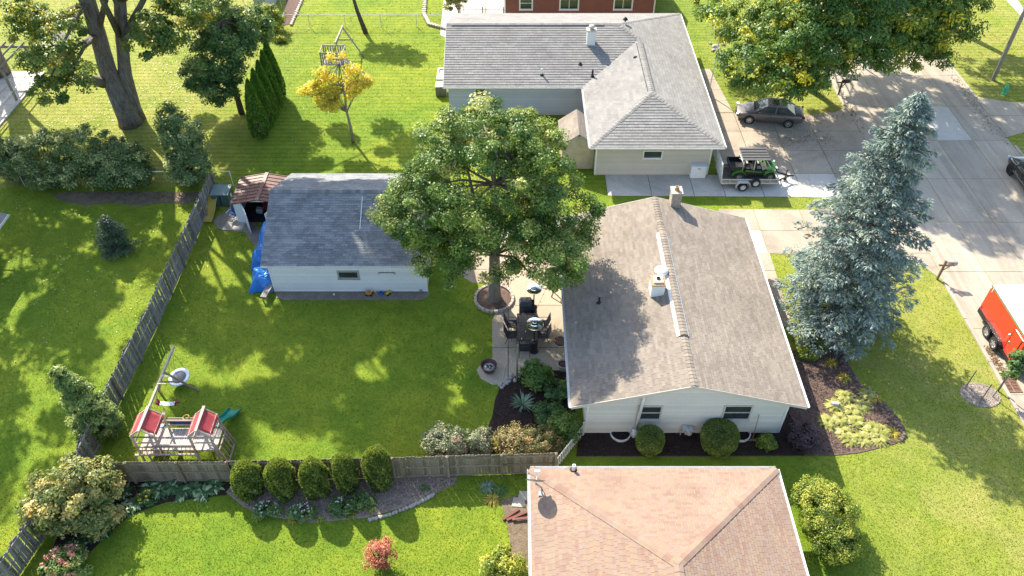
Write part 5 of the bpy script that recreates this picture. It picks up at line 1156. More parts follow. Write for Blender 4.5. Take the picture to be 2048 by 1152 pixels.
# small trees by the far fence and the red house
x, y = at(732, 66)
tree('ash_tree', 'small leaning tree with yellow-green leaves behind the far chain-link fence', 'tree', (x, y, 0), [(-1.0, 1.6, 4.2, 1.1, 1, 0.8), (0.6, 1.0, 5.2, 1.6, 1.4, 1.2), (-2, 1.5, 5.4, 1.4, 1.2, 1.0)], [(0, 0, -0.1, 0.22), (-0.6, 0.5, 1.8, 0.16), (-1.1, 1.2, 3.8, 0.1), (-1.4, 1.6, 5.4, 0.04)], M['lime_leaf'], M['bark_dark'], 110, 80, 0.4, 0.2, 14, 0.05)
x, y = at(918, 45)
tree('serviceberry_tree', 'small pale green tree beside the patio behind the grey roof', 'tree', (x, y, 0), [(0, 0.3, 2.4, 1.1, 1.0, 1.0), (0.5, 0.6, 3.0, 0.9, 0.8, 0.7), (-0.5, 0.2, 1.7, 0.8, 0.8, 0.7)], [(0, 0, -0.1, 0.08), (0, 0, 1, 0.06), (0, 0.2, 2.6, 0.03)], M['viburnum_leaf'], M['bark_oak'], 80, 60, 0.28, 0.15, 12, 0.03, tl=(0.05, 0.6))
x, y = at(1990, 782)
tree('young_tree', 'staked young tree in a ring of wood chips beside the street', 'tree', (x+0.15, y, 0), [(0.2, 0.1, 2.2, 0.6, 0.55, 0.45), (0.5, 0.35, 2.0, 0.45, 0.4, 0.35), (-0.2, -0.2, 1.75, 0.4, 0.35, 0.3)], [(0, 0, -0.1, 0.045), (0, 0, 1.2, 0.035), (0.1, 0, 2.4, 0.015)], M['dark_leaf'], M['bark_oak'], 50, 60, 0.2, 0.14, 14, 0.014, tl=(0.1, 0.8))
shrub('bush', 'light green shrubs by the far chain-link fence at the top', 545, 60, 2.2, 1.2, 1.0, M['lime_leaf'], 70, 70, 0.35, 0.16, 8, None, 'bush', tl=(0, 0.8))
shrub('bush', 'bushy sapling clump at the top left beside the far fence', 445, 60, 3.2, 1.5, 1.2, M['cotton_leaf'], 90, 70, 0.4, 0.17, 8, None, 'bush')

# rosettes: hostas, lilies, yucca, all of arching leaves
def rosette(name, label, px, py, r, nleaf, wid, arch, leaf, cat='plant', group=None, tl=(0, 1), segs=3, z0=0.03, hgt=0.5, loc=None):
    x, y = loc or at(px, py); root = thing(name, label, cat, (x, y, z0), 0, group); V, T = [], []
    for i in range(nleaf):
        a = rnd.random()*6.283; L = r*rnd.uniform(0.65, 1.1); el = rnd.uniform(0.25, 1.25); ax = np.array([math.cos(a), math.sin(a), 0]); sd = np.array([-ax[1], ax[0], 0])
        t = tl[0]+(tl[1]-tl[0])*rnd.random(); pts = []
        for k in range(segs+1):
            u = k/segs; rr = L*u*math.cos(el*(1-u*0.4)); zz = L*(math.sin(el)*u-arch*u*u)*1.0
            w_ = wid*math.sin(math.pi*min(1, 0.12+u*0.88))**0.8*(1 if u < 1 else 0)
            pts.append((ax*rr+np.array([0, 0, max(0.01, zz*hgt*2)]), sd*w_/2))
        for k in range(segs):
            (p, s), (q_, s2) = pts[k], pts[k+1]; V += [p-s, p+s, q_+s2, q_-s2]; T.append(t)
    raw_mesh('leaves', np.array(V), 4, leaf, np.array(T), root)
    return root
gold = [(1690, 795, 'gold hosta at the top of the clump, right beside the pale log'), (1722, 812, 'gold hosta in the top row of the clump, next to the golden grass'), (1680, 840, 'gold hosta left of the middle of the clump in the front bed'), (1712, 845, 'gold hosta in the very middle of the clump in the front bed'),
        (1745, 858, 'gold hosta right of the middle of the clump, left of the bare mulch gap'), (1690, 868, 'gold hosta at the bottom left of the clump in the front bed'), (1725, 880, 'gold hosta in the bottom row of the clump, at its middle'), (1758, 878, 'gold hosta in the bottom row beside the outer yellow daylily'),
        (1668, 812, 'gold hosta that covers the end of the pale log'), (1735, 790, 'gold hosta at the upper right of the clump by the dark rim stones'), (1700, 880, 'gold hosta on the lowest left edge of the clump above the mulch'), (1655, 845, 'leftmost gold hosta of the clump in the front bed'),
        (1738, 868, 'gold hosta between the middle and the bottom row of the clump'), (1765, 862, 'rightmost gold hosta touching the outer yellow daylily'), (1705, 822, 'gold hosta just above the middle of the clump in the front bed')]
for (px, py, lb) in gold: rosette('hosta', lb, px, py, 0.62, 125, 0.19, 0.9, M['hosta_gold'], 'plant', 'gold hostas in the front bed', tl=(0.2, 1))
green = [(430, 972, 'green white-edged hosta at the right end of the row, beside the wood chips'), (410, 985, 'green hosta at the lower front of the right end of the row'), (390, 978, 'second green hosta from the wood chips along the fence'), (365, 985, 'green hosta on the lawn side of the third one from the wood chips'), (345, 975, 'green hosta against the fence, third from the wood chips'),
         (320, 985, 'green hosta touching the yellow flowers on their right'), (300, 975, 'green hosta behind the yellow flowers, against the fence'), (270, 1010, 'green hosta left of the yellow flowers'), (245, 985, 'green hosta in the fence corner right of the large yellowing bush'), (250, 1020, 'green hosta in front of the fence corner on the lawn edge'),
         (225, 1040, 'green hosta under the right side of the large yellowing bush'), (205, 1062, 'green hosta in the middle of the stretch below the yellowing bush'), (180, 1070, 'green hosta below the yellowing bush, second from the pink hydrangea'), (150, 1095, 'green hosta nearest the pink hydrangea')]
for (px, py, lb) in green: rosette('hosta', lb, px, py, 0.60, 64, 0.16, 0.75, M['hosta_leaf'], 'plant', 'green hostas along the fence', tl=(0.0, 1))
for lb, px, py, r in (('yellow daylily clump near the top of the front bed', 1662, 727, 0.5), ('orange-tinged daylily clump below the yellow one in the front bed', 1688, 757, 0.5), ('yellow daylily at the outer tip of the gold hosta bed', 1785, 868, 0.6), ('golden grass clump behind the hostas in the front bed', 1752, 800, 0.5)):
    rosette('daylily', lb, px, py, r, 90, 0.035, 0.8, M['lily_leaf'], 'plant', None, hgt=0.6)
rosette('yucca', 'spiky pale yucca in the dark mulch of the back bed', 1045, 812, 0.75, 80, 0.045, 0.25, M['yucca_leaf'], 'plant', hgt=0.7)
rosette('daylily', 'yellow-green grassy clump among the back bed shrubs', 995, 885, 0.5, 70, 0.04, 0.7, M['lily_leaf'], 'plant')
for k, (px, py, lb) in enumerate(((975, 975, 'bluish grassy clump at the foot of the fence near the pink roof'), (1000, 985, 'dark green grassy clump next to the bluish one'), (985, 1000, 'yellowish clump at the edge of the lawn near the pink roof'), (850, 978, 'small green plant alone on the wood chips'))):
    rosette('grass_clump', lb, px, py, 0.5 if k < 3 else 0.28, 110, 0.03, 0.75, [M['yucca_leaf'], M['dark_leaf'], M['lily_leaf'], M['dark_leaf']][k], 'plant', None)
fl = ['white-flowered plant at the left end of the flower bed', 'white-flowered plant in the middle of the flower bed', 'sparse white-flowered plant right of the middle of the flower bed', 'green perennial at the right end of the flower bed']
for k, (px, py) in enumerate(((535, 1025), (605, 1028), (683, 1018), (722, 1008))):
    s_o = shrub('flowering_plant', fl[k], px, py, 0.55, 0.62, 0.42, M['dark_leaf'], 40, 50, 0.16, 0.10, 5, None, 'flower', tl=(0.3, 1))
    if k < 3: blooms(s_o, (26, 26, 12)[k], 0.6, 0.42, 0.6, 0.035, M['white_petal'], 'bloom', 9, 0.05)
for k, (px, py, lb) in enumerate(((585, 1042, 'straw-coloured tuft between the white flowers'), (640, 1040, 'lime tuft right of the white flowers'), (703, 1032, 'small lime plant near the bed edge'), (745, 1022, 'tiny lime plant by the last stones of the bed edge'), (515, 1038, 'yellow-green tuft at the bed edge, left end'))):
    rosette('grass_clump', lb, px, py, 0.3, 60, 0.03, 0.7, M['lily_leaf'] if k == 0 else M['lime_leaf'], 'plant')
s_o = shrub('flowering_plant', 'yellow-flowered plant among the hostas', 300, 1000, 0.55, 0.4, 0.35, M['dark_leaf'], 24, 40, 0.16, 0.09, 5, None, 'flower'); blooms(s_o, 14, 0.42, 0.35, 0.58, 0.05, M['yellow_petal'], 'bloom', 10, 0.06)
s_o = shrub('flowering_plant', 'yellow-orange flowers by the far fence left of the wooden playhouse', 562, 84, 0.5, 0.7, 0.4, M['lime_leaf'], 30, 40, 0.18, 0.11, 5, None, 'flower'); blooms(s_o, 10, 0.6, 0.3, 0.52, 0.06, M['yellow_petal'], 'bloom', 8, 0.08)
# evergreens along the west bed near the far fence and behind-frame fillers are left out: nothing of them shows
# ------------------------------------------------------------------ vehicles
plain('paint_taupe', (0.13, 0.11, 0.102), 0.35, 0.4, 0.5, var=0.05, coat=0.4)
plain('paint_black', (0.012, 0.012, 0.014), 0.2, 0.2, 0.6, var=0.1, coat=0.9)
plain('paint_red', (0.62, 0.035, 0.02), 0.3, 0.0, 0.5, var=0.06, scale=0.8, coat=0.5)
plain('paint_green', (0.035, 0.19, 0.015), 0.35, 0.0, 0.5, var=0.06, coat=0.4)
plain('white_roof', (0.78, 0.77, 0.75), 0.4, 0.1, var=0.05, scale=0.8)
plain('lamp_red', (0.35, 0.01, 0.01), 0.2, var=0.1); plain('lamp_clear', (0.6, 0.62, 0.64), 0.1, 0.1, var=0.05); plain('lamp_amber', (0.6, 0.25, 0.02), 0.25)
plain('alloy', (0.55, 0.55, 0.56), 0.3, 0.8, var=0.06)
def wheel(parent, x, y, r, wd, rim, rimr=0.66, spokes=5, side=1, tyre='black_rubber'):
    """axle along local y; the rim faces side"""
    w_ = MB().lathe([(r*rimr, -wd/2), (r*0.94, -wd/2), (r, -wd*0.36), (r, wd*0.36), (r*0.94, wd/2), (r*rimr, wd/2)], (0, 0, 0), 24, (R(90), 0, 0), cap=False).build('wheel', M[tyre], parent, smooth=False, loc=(x, y, r))
    mb = MB(); mb.lathe([(0, 0.02), (r*0.2, 0.03), (r*0.22, 0.0), (r*rimr*0.86, -0.03), (r*rimr*0.92, wd*0.42), (r*rimr, wd*0.44), (r*rimr, 0)], (0, 0, 0), 20, (R(90)*side*-1, 0, 0))
    for k in range(spokes):
        a = k*6.283/spokes+0.3; mb.bar((0, side*(wd*0.3), 0), (math.cos(a)*r*rimr*0.9, side*wd*0.33, math.sin(a)*r*rimr*0.9), r*0.16, 0.03, (0, side, 0))
    mb.build('rim', rim, w_, smooth=False)
    return w_
def car(name, label, loc, rz, paint, L=4.8, W=1.8, H=1.45, suv=False, rim=None, sunroof=True, cat='car'):
    root = thing(name, label, cat, loc, rz); h2 = W/2; k = L/4.8; dz = 0.16 if suv else 0
    secs = []
    prof = [(-2.40, .68, .46, .80), (-2.30, .82, .30, .97), (-1.75, .885, .22, 1.03), (-0.9, .90, .20, .98), (0.3, .90, .20, .96), (1.05, .895, .20, .94), (1.65, .87, .22, .86), (2.15, .81, .27, .74), (2.33, .72, .33, .66), (2.40, .60, .40, .58)]
    if suv: prof = [(-2.38, .74, .45, 1.1), (-2.3, .84, .34, 1.2), (-1.7, .89, .26, 1.18), (-.9, .9, .24, 1.13), (.3, .9, .24, 1.10), (1.0, .9, .24, 1.08), (1.6, .88, .26, 1.03), (2.1, .83, .32, .95), (2.32, .74, .38, .85), (2.4, .62, .46, .7)]
    for x, w_, zb, zt in prof:
        w_ = w_/0.9*h2; x *= k; m_ = (zb+zt)/2
        half = [(w_*0.82, zb), (w_*0.96, zb+0.10), (w_, m_), (w_*0.985, zt-0.12), (w_*0.90, zt-0.02), (w_*0.55, zt+0.015)]
        secs.append([(x, y, z) for y, z in half]+[(x, -y, z) for y, z in half[::-1]])
    body = MB().loft(secs).build('body', paint, root, smooth=True, sub=1, fix=True)
    # greenhouse
    if suv: lo, hi = (-2.22, 1.05, .80, 1.10), (-1.95, 0.30, .64, H)
    else: lo, hi = (-1.80, 1.18, .80, 0.955), (-1.02, 0.28, .60, H-0.02)
    lo = (lo[0]*k, lo[1]*k, lo[2]/.9*h2, lo[3]); hi = (hi[0]*k, hi[1]*k, hi[2]/.9*h2, hi[3])
    A = [Vector((lo[0], -lo[2], lo[3])), Vector((lo[1], -lo[2]*0.92, lo[3])), Vector((lo[1], lo[2]*0.92, lo[3])), Vector((lo[0], lo[2], lo[3]))]
    B_ = [Vector((hi[0], -hi[2], hi[3])), Vector((hi[1], -hi[2]*0.95, hi[3])), Vector((hi[1], hi[2]*0.95, hi[3])), Vector((hi[0], hi[2], hi[3]))]
    nm = ['side_window', 'windscreen', 'side_window', 'rear_window']
    for i in range(4):
        j = (i+1) % 4; MB().add([A[i], A[j], B_[j], B_[i]], [(0, 1, 2, 3)]).build(nm[i], M['glass_dark'], root)
    rp = MB(); e = 0.03
    rp.loft([[(hi[0]-0.10, y, hi[3]-0.02) for y in (-hi[2]*.9, hi[2]*.9)]+[(hi[0]-0.10, y, hi[3]-0.05) for y in (hi[2]*.9, -hi[2]*.9)],
             [(hi[0]+0.15, y, hi[3]+0.025) for y in (-hi[2]-e, hi[2]+e)]+[(hi[0]+0.15, y, hi[3]-0.03) for y in (hi[2]+e, -hi[2]-e)],
             [((hi[0]+hi[1])/2, y, hi[3]+0.045) for y in (-hi[2]-e, hi[2]+e)]+[((hi[0]+hi[1])/2, y, hi[3]-0.02) for y in (hi[2]+e, -hi[2]-e)],
             [(hi[1]+0.02, y, hi[3]+0.015) for y in (-hi[2], hi[2])]+[(hi[1]+0.02, y, hi[3]-0.03) for y in (hi[2], -hi[2])]])
    rp.build('roof_panel', paint, root, fix=True, bevel=0.02)
    pil = MB()
    for i in range(4): pil.bar(A[i], B_[i], 0.07, 0.05)
    for s in (1, 2):
        t0 = 0.5 if not suv else 0.42
        a = A[3 if s == 1 else 0].lerp(A[2 if s == 1 else 1], t0); b = B_[3 if s == 1 else 0].lerp(B_[2 if s == 1 else 1], t0); pil.bar(a, b, 0.06, 0.03)
        pil.bar(A[3 if s == 1 else 0], A[2 if s == 1 else 1], 0.05, 0.04)
    pil.build('pillar', paint, root)
    if sunroof: MB().box(hi[0]+0.5, -0.42, hi[3]+0.04, hi[1]-0.12, 0.42, hi[3]+0.052).build('sunroof', M['glass_dark'], root)
    wr = 0.33 if not suv else 0.37
    for x in (1.42*k, -1.36*k):
        for s in (1, -1):
            MB().lathe([(0, 0), (wr*1.17, 0), (wr*1.17, 0.02), (0, 0.02)], (x, s*(h2-0.03), wr*1.02), 20, (-R(90)*s, 0, 0)).build('wheel_arch', M['black_rubber'], root)
            wheel(root, x, s*(h2-0.085), wr, 0.22, rim or M['alloy'], side=s, spokes=7)
    for s in (1, -1):
        MB().cbox((2.27*k, s*h2*0.74, 0.68+dz), (0.2, 0.34, 0.12), (0, 0.35, -0.45*s)).build('headlight', M['lamp_clear'], root, bevel=0.02)
        MB().cbox((-2.32*k, s*h2*0.78, 0.86+dz), (0.14, 0.30, 0.15), (0, 0, 0.4*s)).build('taillight', M['lamp_red'], root, bevel=0.02)
        MB().cbox((0.78*k, s*(h2+0.08), 1.02+dz*0.8), (0.12, 0.18, 0.11)).build('mirror', paint, root, bevel=0.03)
        for x in (0.1, -0.85): MB().cbox((x*k, s*(h2+0.005), 0.86+dz), (0.16, 0.03, 0.03)).build('door_handle', paint, root)
        for x in (0.95, -0.05, -1.02): MB().cbox((x*k, s*(h2*0.996), 0.62+dz*0.7), (0.012, 0.012, 0.56)).build('door_gap', M['black_rubber'], root)
        MB().cbox((0, s*(h2+0.004), 0.52), (2.2*k, 0.02, 0.05)).build('side_moulding', M['chrome'] if suv else paint, root)
    MB().cbox((2.39*k, 0, 0.52+dz), (0.04, 0.8, 0.14)).build('grille', M['black_metal'], root)
    for s, x in ((1, 2.405), (-1, -2.40)): MB().cbox((x*k, 0, 0.62 if s < 0 else 0.38), (0.03, 0.5, 0.12)).build('number_plate_holder', M['black_metal'], root)
    return root
car('sedan', 'grey-brown sedan parked under the tree on the wide driveway', (18.95, 50.95, 0.02), R(169), M['paint_taupe'])
car('car', 'black car at the right edge of the street', (34.6, 42.75, 0.012), R(90), M['paint_black'], L=4.75, W=1.85, H=1.62, suv=True, rim=M['black_metal'])
car('car', 'dark car half hidden under the trees at the top of the street', (34.4, 63.6, 0.012), R(90), M['paint_black'], L=4.7, W=1.8, H=1.6, suv=True, rim=M['alloy'])

# open utility trailer
UT = thing('utility_trailer', 'open galvanised utility trailer with its mesh gate up on the pale concrete', 'trailer', (13.8, 43.35, 0.02))
Lt, Wt, zd = 3.75, 1.75, 0.50
dk = MB().box(0.05, -Wt/2, zd-0.05, Lt, Wt/2, zd-0.01).build('deck', M['black_metal'], UT)
for k in range(9):
    y = -Wt/2+0.02+k*(Wt-0.04)/9; MB().box(0.06, y+0.006, zd-0.008, Lt-0.02, y+(Wt-0.04)/9-0.006, zd+0.02).build('plank', plain('deck_plank', (0.16, 0.15, 0.145), 0.85, var=0.25, scale=4) if k == 0 else M['deck_plank'], dk)
for s in (-1, 1):
    mb = MB(); y = s*(Wt/2+0.03); mb.bar((0, y, zd-0.02), (Lt, y, zd-0.02), 0.05, 0.10); mb.bar((0, y, zd+0.28), (Lt, y, zd+0.28), 0.05, 0.05)
    for k in range(8): mb.bar((0.03+k*(Lt-0.06)/7, y, zd), (0.03+k*(Lt-0.06)/7, y, zd+0.27), 0.04, 0.04, (1, 0, 0))
    mb.build('side_rail', M['steel_galv'], UT)
    MB().box(0.03, y-0.008, zd+0.04, Lt-0.03, y+0.008, zd+0.23).build('side_panel', plain('ply_tan', (0.30, 0.24, 0.19), 0.8, var=0.2) if s < 0 else M['ply_tan'], UT)
mb = MB(); mb.bar((Lt, -Wt/2, zd+0.28), (Lt, Wt/2, zd+0.28), 0.05, 0.05); mb.bar((Lt, -Wt/2, zd-0.02), (Lt, Wt/2, zd-0.02), 0.06, 0.1); mb.build('front_rail', M['steel_galv'], UT)
gt = MB(); tilt = -0.10
P_ = lambda y, h: (h*tilt, y, zd+h)
for y in (-Wt/2, -Wt/6, Wt/6, Wt/2): gt.bar(P_(y, 0), P_(y, 1.45), 0.07, 0.07, (1, 0, 0))
for h in (0.02, 0.5, 1.0, 1.43): gt.bar(P_(-Wt/2, h), P_(Wt/2, h), 0.07, 0.07)
gt.build('gate', M['steel_galv'], UT)
gm_ = MB()
for k in range(1, 14): gm_.bar(P_(-Wt/2, k*1.45/14), P_(Wt/2, k*1.45/14), 0.016, 0.016)
for k in range(1, 16): gm_.bar(P_(-Wt/2+k*Wt/16, 0), P_(-Wt/2+k*Wt/16, 1.45), 0.016, 0.016, (1, 0, 0))
gm_.build('gate_mesh', M['steel_galv'], UT)
for s in (-1, 1):
    wheel(UT, 1.42, s*(Wt/2+0.22), 0.31, 0.2, M['steel_white'], 0.6, 5, s)
    fd = MB(); fp = [(-0.48, 0.30), (-0.42, 0.60), (-0.28, 0.72), (0.28, 0.72), (0.42, 0.60), (0.48, 0.30)]
    fd.loft([[(1.42+x, s*(Wt/2+0.08), z) for x, z in fp]+[(1.42+x*0.95, s*(Wt/2+0.08), z-0.03) for x, z in fp[::-1]], [(1.42+x, s*(Wt/2+0.34), z) for x, z in fp]+[(1.42+x*0.95, s*(Wt/2+0.34), z-0.03) for x, z in fp[::-1]]]); fd.build('mudguard', M['steel_galv'], UT, fix=True)
sp_ = wheel(UT, 2.22, -(Wt/2+0.2), 0.31, 0.2, M['steel_white'], 0.6, 5, -1); sp_.location.z = 0.62; sp_.name = 'spare_wheel'
tg = MB(); tg.bar((Lt, -0.6, zd-0.08), (Lt+1.0, 0, zd-0.08), 0.07, 0.09); tg.bar((Lt, 0.6, zd-0.08), (Lt+1.0, 0, zd-0.08), 0.07, 0.09); tg.bar((Lt+0.9, 0, zd-0.06), (Lt+1.3, 0, zd-0.06), 0.08, 0.08); tg.build('tongue', M['black_metal'], UT)
jk = MB(); jk.tube([(Lt+0.8, 0.1, 0), (Lt+0.8, 0.1, 0.85)], 0.035, 8); jk.bar((Lt+0.8, 0.1, 0.8), (Lt+1.02, 0.1, 0.86), 0.02, 0.02); jk.lathe([(0.12, -0.03), (0.12, 0.03)], (Lt+0.8, 0.1, 0.1), 12, (R(90), 0, 0)); jk.build('jack', M['black_metal'], UT)
# side-by-side on it
V = thing('utility_vehicle', 'green and black four-seat off-road buggy strapped on the open trailer', 'off-road vehicle', (15.95, 43.38, 0.54))
ch = MB(); ch.loft([[(x, -w_, z0_), (x, w_, z0_), (x, w_, z1_), (x, -w_, z1_)] for x, w_, z0_, z1_ in ((-1.0, .48, .32, .62), (-0.5, .60, .26, .60), (0.6, .60, .26, .58), (1.0, .50, .30, .66))]); ch.build('chassis', M['black_metal'], V, fix=True)
bd = MB(); bd.box(-1.62, -0.62, 0.68, -0.72, 0.62, 0.74)
for a in ((-1.62, -0.62, -0.72, -0.56), (-1.62, 0.56, -0.72, 0.62), (-1.66, -0.62, -1.60, 0.62), (-0.76, -0.62, -0.70, 0.62)): bd.box(a[0], a[1], 0.74, a[2], a[3], 1.02)
bd.build('cargo_bed', M['black_metal'], V, bevel=0.04)
hd = MB(); hd.loft([[(x, -w_, z0_), (x, -w_*0.8, z1_), (x, w_*0.8, z1_), (x, w_, z0_)] for x, w_, z0_, z1_ in ((0.78, .56, .72, 1.0), (1.05, .54, .70, .94), (1.35, .44, .66, .84), (1.52, .32, .62, .72))]); hd.build('hood', M['paint_green'], V, fix=True, bevel=0.03)
MB().loft([[(x, -.2, z), (x, .2, z), (x, .2, z+.03), (x, -.2, z+.03)] for x, z in ((0.75, 1.03), (1.2, .93))]).build('hood_scoop', M['black_metal'], V, fix=True)
for s in (-1, 1):
    for x, lab in ((-1.02, 0), (1.05, 1)):
        a = [(0.46*math.cos(t), 0.46*math.sin(t)) for t in np.linspace(0.25, 2.9, 8)]
        f = MB(); f.loft([[(x+p, s*0.58, 0.33+q_) for p, q_ in a]+[(x+p*0.93, s*0.58, 0.33+q_*0.93) for p, q_ in a[::-1]], [(x+p, s*0.80, 0.31+q_) for p, q_ in a]+[(x+p*0.93, s*0.80, 0.31+q_*0.93) for p, q_ in a[::-1]]]); f.build('mudguard', M['paint_green'], V, fix=True)
        wheel(V, x, s*0.70, 0.33, 0.24, M['steel_grey'], 0.55, 6, s)
    MB().cbox((-0.1, s*0.635, 0.62), (1.3, 0.05, 0.30)).build('door_panel', M['black_metal'], V, bevel=0.02)
    MB().cbox((-0.1, s*0.665, 0.70), (1.1, 0.03, 0.08), (0, 0.12, 0)).build('side_stripe', M['paint_green'], V)
    MB().cbox((1.46, s*0.36, 0.80), (0.10, 0.20, 0.10), (0, 0.3, -0.3*s)).build('headlight', M['lamp_clear'], V, bevel=0.02)
for x in (-0.45, 0.28):
    for s in (-0.3, 0.3):
        st = MB(); st.cbox((x, s, 0.70), (0.46, 0.46, 0.14)); st.cbox((x-0.24, s, 1.02), (0.13, 0.44, 0.60), (0, -0.16, 0)); so_ = st.build('seat', M['black_metal'], V, bevel=0.04)
        MB().cbox((x-0.18, s, 1.08), (0.04, 0.2, 0.34), (0, -0.16, 0)).build('seat_insert', M['paint_green'], so_)
        MB().cbox((x+0.02, s, 0.775), (0.26, 0.3, 0.02)).build('seat_insert', plain('seat_pale', (0.38, 0.36, 0.34), 0.8) if 'seat_pale' not in M else M['seat_pale'], so_)
cg = MB()
for s in (-1, 1): cg.tube([(-0.85, s*0.64, 0.75), (-0.80, s*0.60, 1.57), (0.55, s*0.60, 1.59), (0.95, s*0.60, 1.02)], 0.03, 8); cg.tube([(-0.1, s*0.64, 0.6), (-0.12, s*0.60, 1.58)], 0.028, 8)
for x, z in ((-0.80, 1.57), (-0.12, 1.58), (0.55, 1.59), (-0.82, 1.2)): cg.tube([(x, -0.6, z), (x, 0.6, z)], 0.028, 8)
cg.tube([(-0.8, -0.55, 1.5), (-0.83, 0.55, 0.9)], 0.02, 6); cg.build('roll_cage', M['steel_galv'], V, smooth=True)
rf = MB().box(-0.98, -0.72, 1.615, 0.82, 0.72, 1.65).build('roof_panel', plain('roof_plastic', (0.10, 0.10, 0.10), 0.45, var=0.15), V, bevel=0.015)
for y in (-0.34, -0.11, 0.12, 0.35): MB().box(-0.94, y*1.35-0.028, 1.652, 0.78, y*1.35+0.028, 1.675).build('roof_rib', M['black_metal'], rf)
sw_ = MB(); sw_.lathe([(0.15, -0.012), (0.17, 0), (0.15, 0.012)], (0.62, 0.3, 1.02), 14, (0, R(-60), 0), cap=False); sw_.tube([(0.62, 0.3, 1.02), (0.8, 0.3, 0.92)], 0.02, 6); sw_.build('steering_wheel', M['black_rubber'], V)
wn_ = MB(); wn_.bar((1.55, -0.3, 0.50), (1.55, 0.3, 0.50), 0.05, 0.14); wn_.tube([(1.5, -0.3, 0.45), (1.68, -0.25, 0.6), (1.68, 0.25, 0.6), (1.5, 0.3, 0.45)], 0.025, 6); wn_.build('bumper', M['black_metal'], V)
# red enclosed trailer
E_ = thing('enclosed_trailer', 'red enclosed cargo trailer with a white roof parked at the kerb', 'trailer', (27.05, 0, 0.012)); hw = 1.22; ya, yb, yn_ = 30.75, 26.75, 25.55; zb_, zt_ = 0.50, 2.40
outl = [(-hw, ya), (-hw, yb), (0, yn_), (hw, yb), (hw, ya)]
MB().prism(outl, zb_, zt_).build('body', M['paint_red'], E_)
MB().prism([(x*1.012, 28.6+(y-28.6)*1.004) for x, y in outl], zb_-0.10, zb_+0.22).build('lower_skirt', M['black_metal'], E_)
MB().prism([(x*1.016, 28.6+(y-28.6)*1.006) for x, y in outl], zt_-0.07, zt_+0.015).build('top_trim', M['chrome'], E_)
rr_ = MB(); rr_.loft([[(x, y, zt_+0.016+0.06*(1-(x/hw)**2)) for x in np.linspace(-hw*0.97, hw*0.97, 9)]+[(x, y, zt_+0.005) for x in np.linspace(hw*0.97, -hw*0.97, 9)] for y in (ya-0.03, yb+0.02)])
rr_.prism([(-hw*0.97, yb+0.02), (0, yn_+0.05), (hw*0.97, yb+0.02)], zt_+0.004, zt_+0.03); rr_.build('roof', M['white_roof'], E_, fix=True)
for k in range(7):
    y = yb+0.4+k*0.58; MB().loft([[(x, y+d_, zt_+0.02+0.06*(1-(x/hw)**2)+0.006) for x in np.linspace(-hw*0.95, hw*0.95, 9)] for d_ in (-0.02, 0.02)], close=False, cap=False).build('roof_seam', M['white_roof'], E_)
sd = -hw-0.012
MB().box(sd-0.006, 26.98, 0.62, sd, 27.75, 2.1).build('side_door', M['paint_red'], E_)
dr = MB()
for a in ((26.96, 0.6, 26.985, 2.12), (27.745, 0.6, 27.77, 2.12), (26.96, 2.1, 27.77, 2.125), (26.96, 0.6, 27.77, 0.622)): dr.box(sd-0.012, a[0], a[1], sd+0.004, a[2], a[3])
dr.build('door_frame', M['black_metal'], E_); MB().box(sd-0.02, 26.9, 2.13, sd, 27.75, 2.16).build('drip_rail', M['chrome'], E_)
hn_ = MB(); hn_.tube([(sd-0.01, 27.86, 1.2), (sd-0.07, 27.86, 1.25), (sd-0.07, 27.86, 1.65), (sd-0.01, 27.86, 1.7)], 0.018, 6); hn_.build('grab_handle', M['chrome'], E_)
MB().box(sd-0.03, 27.64, 1.2, sd-0.004, 27.70, 1.32).build('door_latch', M['chrome'], E_)
MB().box(sd-0.03, 26.80, 1.45, sd, 26.88, 1.55).build('marker_lamp', M['lamp_red'], E_); MB().box(sd-0.012, ya-0.26, zt_-0.30, sd-0.002, ya-0.20, zt_-0.02).build('badge', plain('decal_pale', (0.7, 0.55, 0.4), 0.5), E_)
MB().box(sd-0.02, ya-0.1, zt_-0.16, sd, ya-0.04, zt_-0.1).build('marker_lamp', M['lamp_clear'], E_); MB().lathe([(0.06, 0), (0.05, 0.03), (0, 0.035)], (sd, ya-0.12, 0.85), 10, (0, R(-90), 0)).build('marker_lamp', M['lamp_red'], E_)
for y in (29.25, 28.38):
    for s in (-1, 1):
        w_ = wheel(E_, s*(hw+0.06), y, 0.36, 0.21, M['alloy'], 0.66, 5, 1); w_.rotation_euler = (0, 0, R(90) if s < 0 else R(-90))
for s in (-1, 1):
    f = MB(); pr_ = [(29.80, 0.55), (29.72, 0.76), (29.5, 0.84), (28.1, 0.84), (27.9, 0.76), (27.82, 0.55)]
    f.loft([[(s*(hw+0.01), y, z) for y, z in pr_]+[(s*(hw+0.01), y, z-0.03) for y, z in pr_[::-1]], [(s*(hw+0.19), y, z) for y, z in pr_]+[(s*(hw+0.19), y, z-0.03) for y, z in pr_[::-1]]]); f.build('mudguard', M['black_metal'], E_, fix=True)
tg = MB(); tg.bar((-0.6, 25.9, 0.42), (0, 24.7, 0.42), 0.08, 0.1); tg.bar((0.6, 25.9, 0.42), (0, 24.7, 0.42), 0.08, 0.1); tg.tube([(0, 24.9, 0.0), (0, 24.9, 0.9)], 0.04, 8); tg.build('tongue', M['black_metal'], E_)

